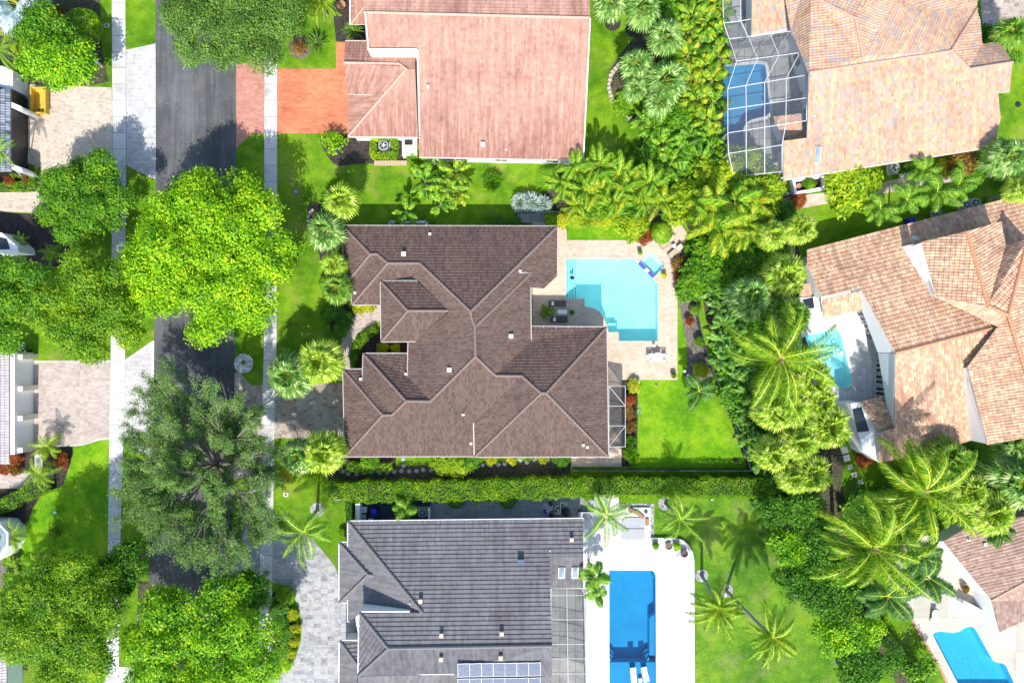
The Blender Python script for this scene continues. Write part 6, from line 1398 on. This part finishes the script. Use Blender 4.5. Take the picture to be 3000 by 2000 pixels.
def pot(px, py, r, h, z, plant, label, mat='terra', kind='loose', pr=1.0):
    k = r / PPM; t = thing('potted_plant' if plant else 'planter_pot', label, 'potted plant' if plant else 'planter', W(px, py) + Vector((0, 0, z))); b = MB(); b.lathe((0, 0, 0), [(k * .65, 0), (k * .95, h * .9), (k * 1.05, h * .9), (k * 1.05, h), (k * .9, h), (k * .88, h * .85)], 18); b.build('pot', M[mat], t)
    b = MB(); b.lathe((0, 0, h * .80), [(k * .88, 0), (.01, .02)], 18); b.build('soil', M['soil'], t)
    if plant:
        o_ = link('foliage', plant if isinstance(plant, bpy.types.Mesh) else shrub_mesh(kind, plant, 1), t); o_.location = (0, 0, h); o_.scale = (k * pr,) * 3
    return t
pot(1600, 913, 8, .45, .06, feather_mesh(12, 'fe_green', 9, 14, wid=.3, lw=.04), 'potted palm between the heads of the wicker loungers', 'brownpot', pr=2.6); pot(1675, 916, 7, .35, .06, 'lf_mid', 'small potted plant at the foot of the wicker loungers', 'terra', pr=.95)
pot(1873, 741, 6.5, .45, .06, 'lf_yel', 'potted yellow green plant left of the spa', 'brownpot', pr=1.0); pot(1943, 808, 6, .4, .06, 'lf_gold', 'potted golden plant right of the spa', 'brownpot', pr=1.4); pot(1971, 1099, 8.5, .5, .06, 'lf_mid', 'large terracotta pot at the lower right corner of the patio', 'terra', pr=.8)
pot(1956, 1594, 10, .6, .07, None, 'left empty brown pot inside the curved white wall', 'brownpot'); pot(2001, 1616, 10.5, .6, .07, None, 'right empty brown pot inside the curved white wall', 'brownpot'); pot(1979, 1595, 8, .5, .07, 'lf_lime', 'potted lime plant between the two empty brown pots', 'brownpot', pr=1.5); pot(1918, 1593, 8, .5, .07, 'lf_mid', 'potted round green plant left of the empty brown pots', 'brownpot', pr=1.3)
pot(2819, 1719, 9, .5, .07, 'lf_rust', 'potted brownish plant on the beige deck', 'terra', pr=1.2); pot(946, 22 - 4, 10, .6, .02, None, 'wide terracotta bowl in the dark bed at the top edge', 'terra') if False else None; pot(1003, 20, 12, .5, .02, None, 'wide shallow pot in the dark bed beside the pink house', 'terra')
pot(2330, 550, 7, .5, .5, None, 'terracotta pot standing inside the white planter', 'terra')
# outdoor kitchen: glass table with round white top and shelf ends
t = thing('outdoor_counter', 'long white outdoor counter with a round top, on the patio below the pool', 'counter', W(1921, 1046) + Vector((0, 0, .06))); b = MB()
for s_ in (-1, 1): b.box((0, s_ * .36, .80), (2.3, .10, .08)); b.box((s_ * 1.08, 0, .80), (.16, .82, .08)); b.box((s_ * .62, 0, .40), (.06, .7, .74))
b.build('frame', M['white'], t); b = MB(); b.lathe((0, .05, .86), [(.5, 0), (.5, .04), (.01, .05)], 26); b.build('round_top', M['whitem'], t)
b = MB(); b.box((-.75, 0, .70), (.5, .60, .03)); b.build('glass_shelf', M['lgrey'], t); b = MB(); b.box((.85, 0, .70), (.30, .60, .03)); b.build('dark_shelf', M['grey'], t)
b = MB(); r_ = random.Random(5)
for i in range(14): a = r_.uniform(0, 6.28); q = r_.uniform(.1, .42); b.box((q * math.cos(a), .05 + q * math.sin(a), .925), (r_.uniform(.03, .1), .03, .03), a)
b.build('grille', M['dark'], t)
def globe(px, py, r, z, label, mat='towel'):
    t = thing('garden_lamp', label, 'garden lamp', W(px, py) + Vector((0, 0, z))); b = MB(); b.lathe((0, 0, 0), [(.05, 0), (.05, .3)], 8); b.build('post', M['dark'], t); b = MB(); k = r / PPM
    b.lathe((0, 0, .3), [(.01, 0), (k * .8, k * .4), (k, k), (k * .8, k * 1.6), (.01, k * 2)], 14); b.build('globe', M[mat], t)
globe(1914, 1012, 4.3, .06, 'white globe on the patio between the pool and the counter'); globe(2003, 1086, 4.6, 0, 'white globe on the grass at the patio corner'); globe(2013, 1098, 3.8, 0, 'pale globe in the mulch beside the grass'); globe(2025, 1110, 4, 0, 'pale globe nearest the dark feathery palm'); globe(1867, 1118, 6, 0, 'white globe in the porch bed')
for px, py, l in ((2083, 1458, 'left white garden light under the long hedge'), (2237, 1462, 'right white garden light under the long hedge'), (169, 1497, 'small white garden light on the bright left lawn')): globe(px, py, 4.5, 0, l)
def disc(name, label, cat, px, py, r, h, z, mat, n=20, group=None, rim=None):
    t = thing(name, label, cat, W(px, py) + Vector((0, 0, z)), group=group); k = r / PPM; b = MB(); b.lathe((0, 0, 0), [(k * 1.02, 0), (k, h * .7), (k * .93, h), (.01, h)], n); b.build('slab' if not rim else 'rim', M[rim or mat], t)
    if rim: b = MB(); b.lathe((0, 0, h), [(k * .85, 0), (k * .8, .02), (.01, .025)], n); b.build('cover', M[mat], t)
    return t
M['stp'] = plain('grey_stepping_stone', (.27, .28, .30), .8, var=.25, scale=4)
st = [(1005, 1380), (1020, 1387), (1045, 1388), (1063, 1383), (1089, 1381), (1112, 1383), (1134, 1383), (1155, 1381), (1176, 1379), (1199, 1380), (1220, 1379), (1240, 1376), (1263, 1377), (1284, 1374), (1183, 1364), (1181, 1345), (1414, 1362), (1438, 1363), (1460, 1361), (1479, 1359), (1501, 1357), (1523, 1348), (1543, 1354), (1566, 1346), (1584, 1343), (1604, 1345)]
for i, (x, y) in enumerate(st):
    if i in (14, 15): l = ('lower' if i == 14 else 'upper') + ' round stone of the pair leading up to the brown eave'
    elif i < 14: l = f'round stepping stone {["leftmost", "second", "third", "fourth", "fifth", "sixth", "seventh", "eighth", "ninth", "tenth", "eleventh", "twelfth", "thirteenth", "rightmost"][i]} in the left run above the long hedge'
    else: l = f'round stepping stone {["leftmost", "second", "third", "fourth", "fifth", "sixth", "seventh", "eighth", "ninth", "rightmost"][i - 16]} in the right run above the long hedge'
    disc('stepping_stone', l, 'stepping stone', x, y, 6.2, .06, .02, 'stp', group='round stepping stones')
sq = [(2473, 1318), (2480, 1341), (2490, 1367), (2502, 1390), (2521, 1411)]
for i, (x, y) in enumerate(sq):
    t = thing('stepping_stone', f'square white stepping stone, {["topmost", "second from the top", "middle one", "second from the bottom", "lowest"][i]} beside the orange tiled house', 'stepping stone', W(x, y), .25, 'square stepping stones'); b = MB(); s_ = (.8, .75, .55, .6, .55)[i]; b.box((0, 0, .04), (s_, s_, .08)); b.build('slab', M['deck'], t); b = MB(); b.box((.05, -.02, .083), (s_ * .35, s_ * .06, .01), .7); b.box((-.05, .04, .089), (s_ * .3, s_ * .06, .01), -.7); b.build('inlay', M['grey'], t)
for i, (x, y, r) in enumerate(((2640, 516, 6.5), (2653, 513, 7), (2665, 508, 5.5))): disc('garden_stone', f'pale round stone, {["left", "middle", "right"][i]} of three below the blended roof', 'stone', x, y, r, .15, 0, 'deck', group='three pale round stones')
disc('utility_cover', 'grey round utility cover on the grass right of the sidewalk', 'utility cover', 867, 562, 7.5, .05, .01, 'grey', rim='dark'); disc('manhole', 'black round cover on the grass at the right edge', 'utility cover', 2982, 306, 8, .03, .02, 'dark', rim='dark'); disc('drain_cover', 'small round drain in the lawn corner by the fence', 'drain', 2155, 1347, 8, .04, .02, 'mulch', rim='soil') 
disc('lawn_valve', 'tiny dark valve cover on the lawn below the patio edge', 'utility cover', 1922, 1125, 3.5, .04, .02, 'dark', rim='grey'); disc('skimmer_lid', 'square toned skimmer lid beside the sky blue freeform pool', 'pool lid', 2869, 1841, 8, .02, .075, 'deckb', 20, rim='tan'); disc('skimmer_lid', 'white skimmer lid on the patio above the turquoise pool', 'pool lid', 1824, 746, 4.5, .02, .06, 'deck', 4, rim='deck')
disc('pool_drain', 'small white drain on the floor of the turquoise pool', 'drain', 1860, 947, 3.2, .03, -1.5, 'deck', rim='whitem'); disc('pool_drain', 'small round drain on the floor of the sky blue pool', 'drain', 2784, 1873, 3, .03, -1.4, 'deck', rim='whitem')
def acunit(px, py, label, s_=.95, rz=0, mat='grey', z=0):
    t = thing('air_conditioner', label, 'air conditioner', W(px, py) + Vector((0, 0, z)), rz); b = MB(); b.box((0, 0, .05), (s_ * 1.25, s_ * 1.25, .1)); b.build('pad', M['conc'], t); b = MB(); 
    pr = smooth_poly([(-s_ / 2, -s_ / 2), (s_ / 2, -s_ / 2), (s_ / 2, s_ / 2), (-s_ / 2, s_ / 2)], 2); b.prism(pr, .1, .85); b.build('casing', M[mat], t); b = MB(); b.lathe((0, 0, .86), [(s_ * .40, 0), (s_ * .38, .04), (s_ * .34, .04), (s_ * .34, .005), (.01, .005)], 22); b.build('fan_ring', M['dark'], t); b = MB()
    for i in range(5): a = i * 1.257; b.box((math.cos(a) * s_ * .17, math.sin(a) * s_ * .17, .90), (s_ * .26, s_ * .10, .01), a, rx=.3)
    b.lathe((0, 0, .89), [(.07, 0), (.07, .05), (.01, .06)], 10); b.build('fan', M['lgrey'], t)
acunit(1127, 432, 'air conditioner inside the square clipped hedge', 1.1); acunit(1240, 1497, 'air conditioner in the dark gravel utility yard', .95, mat='lgrey'); acunit(2612, 497, 'air conditioner below the blended tile roof', 1.0, .15, 'lgrey'); acunit(2298, 571, 'round topped dark air conditioner by the white planter', .8, 0, 'dark')
acunit(2845, 598, 'upper air conditioner behind the orange tiled roof', 1.0, .25, 'lgrey'); acunit(2818, 604, 'second air conditioner beside the upper one, behind the orange tiled roof', .9, .25, 'lgrey'); acunit(2738, 628, 'lone air conditioner pressed against the orange eave', .8, .25, 'grey'); acunit(62, 1022, 'air conditioner at the left edge above the pinkish driveway', .9, 0, 'lgrey')
def bin_(px, py, label, mat, size=(.6, .75), h=1.0, rz=0, z=0, name='wheelie_bin'):
    t = thing(name, label, 'bin', W(px, py) + Vector((0, 0, z)), rz); b = MB(); b.box((0, 0, h / 2), (size[0], size[1], h)); b.build('body', M[mat], t); b = MB(); b.box((0, .02, h + .03), (size[0] * 1.08, size[1] * 1.08, .06), rx=.04); b.box((0, -size[1] * .55, h), (size[0] * .8, .05, .05)); b.build('lid', M[mat], t)
    for s_ in (-1, 1): b = MB(); b.box((s_ * size[0] * .42, size[1] * .5, .1), (.06, .2, .2)); b.build('wheel', M['dark'], t)
bin_(1101, 1493, 'bright blue bin in the dark gravel utility yard', 'blue', z=.04, rz=.15); bin_(1071, 1487, 'light grey bin by the white wall of the utility yard', 'lgrey', (.6, .6), .8, z=.04); bin_(1068, 1510, 'dark grey bin below the light grey bin in the utility yard', 'grey', (.6, .7), .9, z=.04); bin_(1089, 1520, 'small pale box bin at the eave of the utility yard', 'lgrey', (.5, .45), .6, z=.04)
bin_(85, 1038, 'dark bin beside the pinkish driveway', 'dark', (.8, .9), 1.0, .1); bin_(2658, 652, 'blue bin half under the orange tiled eave', 'blue', (.8, .7), .9, .25)
bin_(2552, 1330 + 4, 'blue bin in the shade below the white wing', 'dblue', (.7, .7), .9, .1)
t = thing('pool_lounger', 'left white lounger standing on the pool sun shelf', 'pool lounger', W(1855, 1973) + Vector((0, 0, -.4)), 1.67, 'white pool loungers')
b = MB(); n = 12; hh = [.95, .86, .72, .58, .52, .52, .58, .62, .58, .52, .47, .45, .44]
for i in range(n): b.bar((-1 + i * 2 / n, 0, hh[n - i]), (-1 + (i + 1) * 2 / n, 0, hh[n - i - 1]), .66, .06)
lm = b.build('shell', M['towel'], t); b = MB(); b.box((.2, 0, .22), (.9, .4, .44)); lb = b.build('base', M['towel'], t)
t = thing('pool_lounger', 'right white lounger standing on the pool sun shelf', 'pool lounger', W(1889, 1971) + Vector((0, 0, -.4)), 1.80, 'white pool loungers'); link('shell', lm.data, t); link('base', lb.data, t)
table('pool_table', 'small white table between the two white pool loungers', 1876, 1992, (.5, .5), .42, -.4, 'towel', round_=True)
t = thing('deck_chair', 'small white curved lounge chair on the beige deck', 'lounge chair', W(2731, 1797) + Vector((0, 0, .07)), 1.45); b = MB()
hs_ = [.55, .35, .25, .28, .35, .25, .12]
for i in range(6): b.bar((-.7 + i * .23, 0, hs_[6 - i] + .1), (-.7 + (i + 1) * .23, 0, hs_[5 - i] + .1), .55, .04)
b.build('seat', M['towel'], t); b = MB()
for s_ in (-1, 1): b.bar((-.75, s_ * .3, .08), (.75, s_ * .3, .08), .05, .05); b.bar((.7, s_ * .3, .08), (.7, s_ * .3, .6), .05, .05); b.bar((-.7, s_ * .3, .08), (-.7, s_ * .3, .3), .05, .05)
b.build('frame', M['dark'], t)
t = thing('pool_float', 'dark bird shaped float on the steps of the turquoise pool', 'float', W(1677, 813) + Vector((0, 0, -.07)), 1.2); b = MB(); b.lathe((0, 0, -.02), [(.05, 0), (.22, .04), (.26, .1), (.18, .18), (.01, .2)], 14); b.build('body', M['dark'], t); b = MB(); b.tube([(.18, 0, .1), (.36, 0, .25), (.46, 0, .22)], [.08, .06, .02], 8); b.build('neck', M['grey'], t)
# spa block of the white deck
t = thing('spa', 'raised white spa with a grey cover at the top of the white pool deck', 'spa', W(1860, 1530)); b = MB(t.location); b.prism(wpx([(1812, 1486), (1904, 1486), (1904, 1588), (1812, 1588)], .25), 0, .25); b.build('surround', M['deck'], t)
b = MB(t.location); b.prism(wpx([(1830, 1516), (1889, 1516), (1889, 1546), (1820, 1546), (1822, 1530)], .4), .25, .36); b.build('cover_half', M['grey'], t); b = MB(t.location); b.prism(wpx([(1820, 1549), (1889, 1549), (1889, 1576), (1884, 1581), (1828, 1581), (1820, 1574)], .4), .25, .36); b.build('cover_half', M['grey'], t)
b = MB(t.location); b.bar(W(1842, 1492, .35), W(1868, 1502, .35), .4, .2); b.bar(W(1868, 1502, .35), W(1886, 1516, .35), .4, .2); b.bar(W(1896, 1518, .35), W(1896, 1538, .35), .42, .2); b.build('rock_ledge', M['rust'], t); b = MB(t.location); b.lathe(W(1892, 1498, .25), [(.22, 0), (.22, .1), (.12, .12), (.1, .05)], 16); b.build('jet_bowl', M['dblue'], t)
# pool equipment
t = thing('pool_equipment', 'cluster of black pumps and white pipes above the grey roof', 'pool equipment', W(1640, 1497)); b = MB(t.location); z = .7
b.lathe(W(1658, 1497), [(.45, .05), (.5, .3), (.48, .8), (.3, 1.0), (.1, 1.08), (.01, 1.08)], 20); b.build('filter_tank', M['dark'], t)
for x, y, r in ((1614, 1507, .24), (1632, 1490, .2), (1613, 1473, .24)): b = MB(t.location); b.lathe(W(x, y), [(r, .05), (r, .45), (r * .7, .55), (.01, .58)], 14); b.build('pump', M['dark'], t)
b = MB(t.location); b.lathe(W(1597, 1495), [(.2, .05), (.2, .5), (.01, .55)], 14); b.build('blue_canister', M['blue'], t); b = MB(t.location); b.box(W(1606, 1484, .03), (1.1, .8, .06)); b.build('pad', M['conc'], t)
for pl in ([(1656, 1472), (1642, 1472), (1642, 1504), (1628, 1504), (1624, 1500)], [(1625, 1492), (1630, 1482), (1638, 1480)], [(1600, 1498), (1606, 1494), (1613, 1494)], [(1606, 1505), (1606, 1494)], [(1652, 1480), (1664, 1474)]):
    b = MB(t.location)
    for a, c in zip(pl[:-1], pl[1:]): b.bar(W(*a, .75), W(*c, .75), .07, .07)
    b.build('pipe', M['whitem'], t)
b = MB(t.location); b.box(W(1635, 1496, .6), (.3, .55, .3), .25); b.build('control_box', M['tan'], t)
t = thing('storage_box', 'dark flat topped box right of the pool pumps', 'storage box', W(1714, 1505)); b = MB(); b.box((0, 0, .35), (1.7, .8, .7)); b.build('body', M['dark'], t); b = MB(); b.box((0, -.02, .73), (1.8, .88, .06)); b.build('lid', M['grey'], t)
t = thing('pool_equipment', 'small cluster of valves and a white pump beside the pool cage corner', 'pool equipment', W(2285, 545)); b = MB(t.location)
for x, y, r in ((2283, 540, .22), (2296, 532, .2), (2276, 528, .18)): b.lathe(W(x, y), [(r, 0), (r, .4), (.01, .5)], 12)
b.build('pumps', M['lgrey'], t); b = MB(t.location); b.bar(W(2276, 528, .5), W(2296, 532, .5), .08, .08); b.bar(W(2283, 540, .5), W(2296, 532, .5), .08, .08); b.build('pipe', M['whitem'], t)
# hose
def coil(name, label, cx, cy, r, n, mat, tail):
    t = thing(name, label, 'hose', W(cx, cy)); b = MB(t.location); r_ = random.Random(9); P = [W(*p, .04) for p in tail]
    for i in range(n * 12): a = i / 12 * 6.28; k = r * (1 + .35 * math.sin(i * .37)); P.append(W(cx + k * math.cos(a) * .6 + r_.uniform(-.5, .5), cy + k * math.sin(a) * 1.2, .04 + .01 * (i % 5)))
    b.tube(P, .02, 5); b.build('hose', M[mat], t); b = MB(t.location); b.tube([P[-1], P[-1] + Vector((.1, .15, .02))], [.03, .05], 6); b.build('nozzle', M['dark'], t)
coil('garden_hose', 'pale green hose lying in loops at the edge of the back lawn', 1872, 1205, 7, 4, 'hose', [(1873, 1130), (1875, 1150), (1872, 1175), (1876, 1195)])
coil('garden_hose', 'thin looped hose on the grass by the orange tiled house', 2884, 588, 6, 2, 'dark', [(2870, 600), (2878, 592)])
# yellow skip on the driveway, rail, mailbox, covers
t = thing('dumpster', 'yellow open topped skip on the beige driveway', 'skip', W(111, 292)); b = MB(t.location); z = .8
ring(b, [(90, 255), (132, 255), (132, 331), (90, 331)], .1, .04, z); b.build('body', M['yellow'], t); b = MB(t.location); b.sheet(ccw(wpx([(91, 256), (131, 256), (131, 330), (91, 330)])), .12); b.build('floor', M['yellow'], t); b = MB(t.location)
for x in (102, 114): b.box(W(x, 322, .16), (.12, .35, .05))
b.build('vents', M['dark'], t); b = MB(t.location)
for s_ in (-1, 1): b.bar(W(111 + s_ * 21, 255, z + .04), W(111 + s_ * 21, 331, z + .04), .14, .08)
b.build('rim', M['yellow'], t)
t = thing('trellis', 'white ladder like trellis among the upper left shrubs', 'trellis', W(105, 143)); b = MB(t.location)
for y in (139, 147): b.bar(W(68, y - 1, 2.6), W(150, y + 5, 2.6), .07, .07)
for i in range(9): b.bar(W(70 + i * 9.5, 138 + i * .7, 2.6), W(70 + i * 9.5, 146 + i * .7, 2.6), .05, .05)
b.build('rails', M['whitem'], t); b = MB(t.location); b.bar((*W(72, 143).xy, 0), (*W(72, 143).xy, 2.6), .08, .08); b.build('leg', M['whitem'], t); b = MB(t.location); b.bar((*W(146, 147).xy, 0), (*W(146, 147).xy, 2.6), .08, .08); b.build('leg', M['whitem'], t)
t = thing('mailbox', 'white mailbox on a stand beside the upper left sidewalk', 'mailbox', W(300, 195)); b = MB(); b.box((0, 0, .5), (.25, .25, 1.0)); b.build('post', M['tan'], t); b = MB(); b.box((0, 0, 1.12), (.3, .6, .26), .3); b.tube([(0, -.28, 1.24), (0, .28, 1.24)], .14, 10); b.build('box', M['whitem'], t)
for px, py, l in ((313, 76, 'square drain box on the grass by the upper left sidewalk'), (838, 1448, 'white square utility box cover on the grass by the right sidewalk')):
    t = thing('utility_box', l, 'utility box', W(px, py)); b = MB(); b.box((0, 0, .03), (.55, .45, .06)); b.build('frame', M['deck'], t); b = MB(); b.box((0, 0, .065), (.26, .22, .02)); b.build('lid', M['dark'], t)
# patio furniture of the right hand house
t = table('dining_table', 'dark square table beside the white wall of the pale cyan pool deck', 2596, 1117, (1.15, 1.15), .74, .07, 'dark', rz=1.0); 
t = thing('grill', 'black barbecue grill on the pale stone deck', 'grill', W(2556, 968) + Vector((0, 0, .07)), .3); b = MB(); b.box((0, 0, .45), (.7, .55, .8)); b.build('cart', M['dark'], t); b = MB(); b.tube([(-.35, 0, .95), (.35, 0, .95)], .28, 12); b.build('lid', M['dark'], t)
for s_ in (-1, 1): b = MB(); b.box((s_ * .55, 0, .84), (.35, .5, .04)); b.build('shelf', M['lgrey'], t)
def chair(px, py, rz, label, mat='dark', z=.07, group=None, name='patio_chair'):
    t = thing(name, label, 'chair', W(px, py) + Vector((0, 0, z)), rz, group); b = MB(); b.box((0, 0, .43), (.5, .5, .05)); b.build('seat', M[mat], t); b = MB(); b.box((0, .25, .7), (.5, .05, .5), rx=-.12); b.build('backrest', M[mat], t)
    for sx in (-1, 1):
        for sy in (-1, 1): b = MB(); b.box((sx * .22, sy * .22, .21), (.04, .04, .42)); b.build('leg', M['dark'], t)
chair(2547, 985, 2.0, 'small dark chair left of the barbecue grill'); chair(2543, 962, 1.2, 'small dark chair above left of the barbecue grill'); chair(2606, 1140, .6, 'dark chair below the dark square table')
for i, (x, y) in enumerate(((2838, 1690), (2848, 1705), (2861, 1722))): chair(x + 2, y + 6, 2.2, f'{["upper", "middle", "lower"][i]} navy chair under the eave of the lower right house', 'dblue', group='navy chairs under the eave')
chair(2344, 285, .2, 'dark chair in the shade of the pool cage', z=.05); table('patio_table', 'dark table in the pool cage shade below the chair', 2340, 322, (1.2, 1.0), .74, .05, 'grey')
t = thing('pool_float', 'pair of white and blue rings floating on the pale cyan pool', 'float', W(2455, 1025) + Vector((0, 0, -.07)))
def torus(b, c, R_, r): b.tube([Vector(c) + Vector((R_ * math.cos(a), R_ * math.sin(a), 0)) for a in [i * 2 * math.pi / 16 for i in range(17)]], r, 6, cap=False)
b = MB(); torus(b, (0, 0, .05), .3, .09); b.build('ring', M['sky_glass'], t); b = MB(); torus(b, (.35, -.45, .05), .2, .08); b.build('ring', M['towel'], t)

# fallen leaves and twigs on paving and lawns
def litter(name, x0, y0, x1, y1, n, z, mat, seed, size=.06):
    rng = np.random.default_rng(seed); c = rng.uniform((x0, y0), (x1, y1), (max(4, n // 22), 2)); P2 = np.concatenate([c[rng.integers(0, len(c), n * 2 // 3)] + rng.normal(size=(n * 2 // 3, 2)) * 14, rng.uniform((x0, y0), (x1, y1), (n // 3, 2))])
    P2 = P2[(P2[:, 0] > x0) & (P2[:, 0] < x1) & (P2[:, 1] > y0) & (P2[:, 1] < y1)]
    P = np.stack([(P2[:, 0] - 1500) / PPM, (1000 - P2[:, 1]) / PPM, np.full(len(P2), z)], 1); Nn = unit(np.array([0, 0, 1.]) + rng.normal(size=P.shape) * .12)
    tag(link(name, quads(name, leafquads(rng, P, Nn, size, .5), M[mat])), 'small fallen leaves scattered on the ' + name.split('_on_')[1].replace('_', ' '), 'fallen leaves', kind='stuff')
M['dryleaf'] = L('dry_leaves', (.07, .045, .02), (.16, .10, .04), (.30, .22, .08), (.40, .36, .12), trans=.1, isl=1.0)
litter('leaf_litter_on_road', 458, 0, 690, 2000, 1500, .02, 'dryleaf', 1); litter('leaf_litter_on_upper_driveway', 150, 262, 320, 540, 160, .042, 'dryleaf', 2); litter('leaf_litter_on_brown_driveway', 812, 1132, 1000, 1280, 260, .042, 'dryleaf', 3)
litter('leaf_litter_on_front_lawn', 815, 400, 940, 1000, 500, .02, 'dryleaf', 4, .05); litter('leaf_litter_on_lower_lawn', 2050, 1470, 2300, 1990, 700, .03, 'dryleaf', 5, .05); litter('leaf_litter_on_back_lawn', 1875, 1120, 2060, 1340, 260, .035, 'dryleaf', 6, .05)
litter('leaf_litter_on_grey_driveway', 800, 1580, 990, 1960, 320, .042, 'dryleaf', 7); litter('leaf_litter_on_patio', 1850, 1010, 1980, 1108, 90, .068, 'dryleaf', 8, .045); litter('leaf_litter_on_left_sidewalk', 330, 0, 365, 1600, 220, .078, 'dryleaf', 9); litter('leaf_litter_on_shared_lawn', 1240, 480, 1500, 600, 260, .02, 'dryleaf', 10, .05)

# ---- self check of labels
seen = {}
for o in S.objects:
    if o.parent is None and o.type in ('EMPTY', 'MESH') and 'kind' not in o:
        l = o.get('label', ''); n = len(l.split())
        if n < 4 or n > 16: print('LABEL LENGTH', n, l)
        if l in seen: print('DUPLICATE LABEL', l)
        seen[l] = 1
print('things', len(seen))
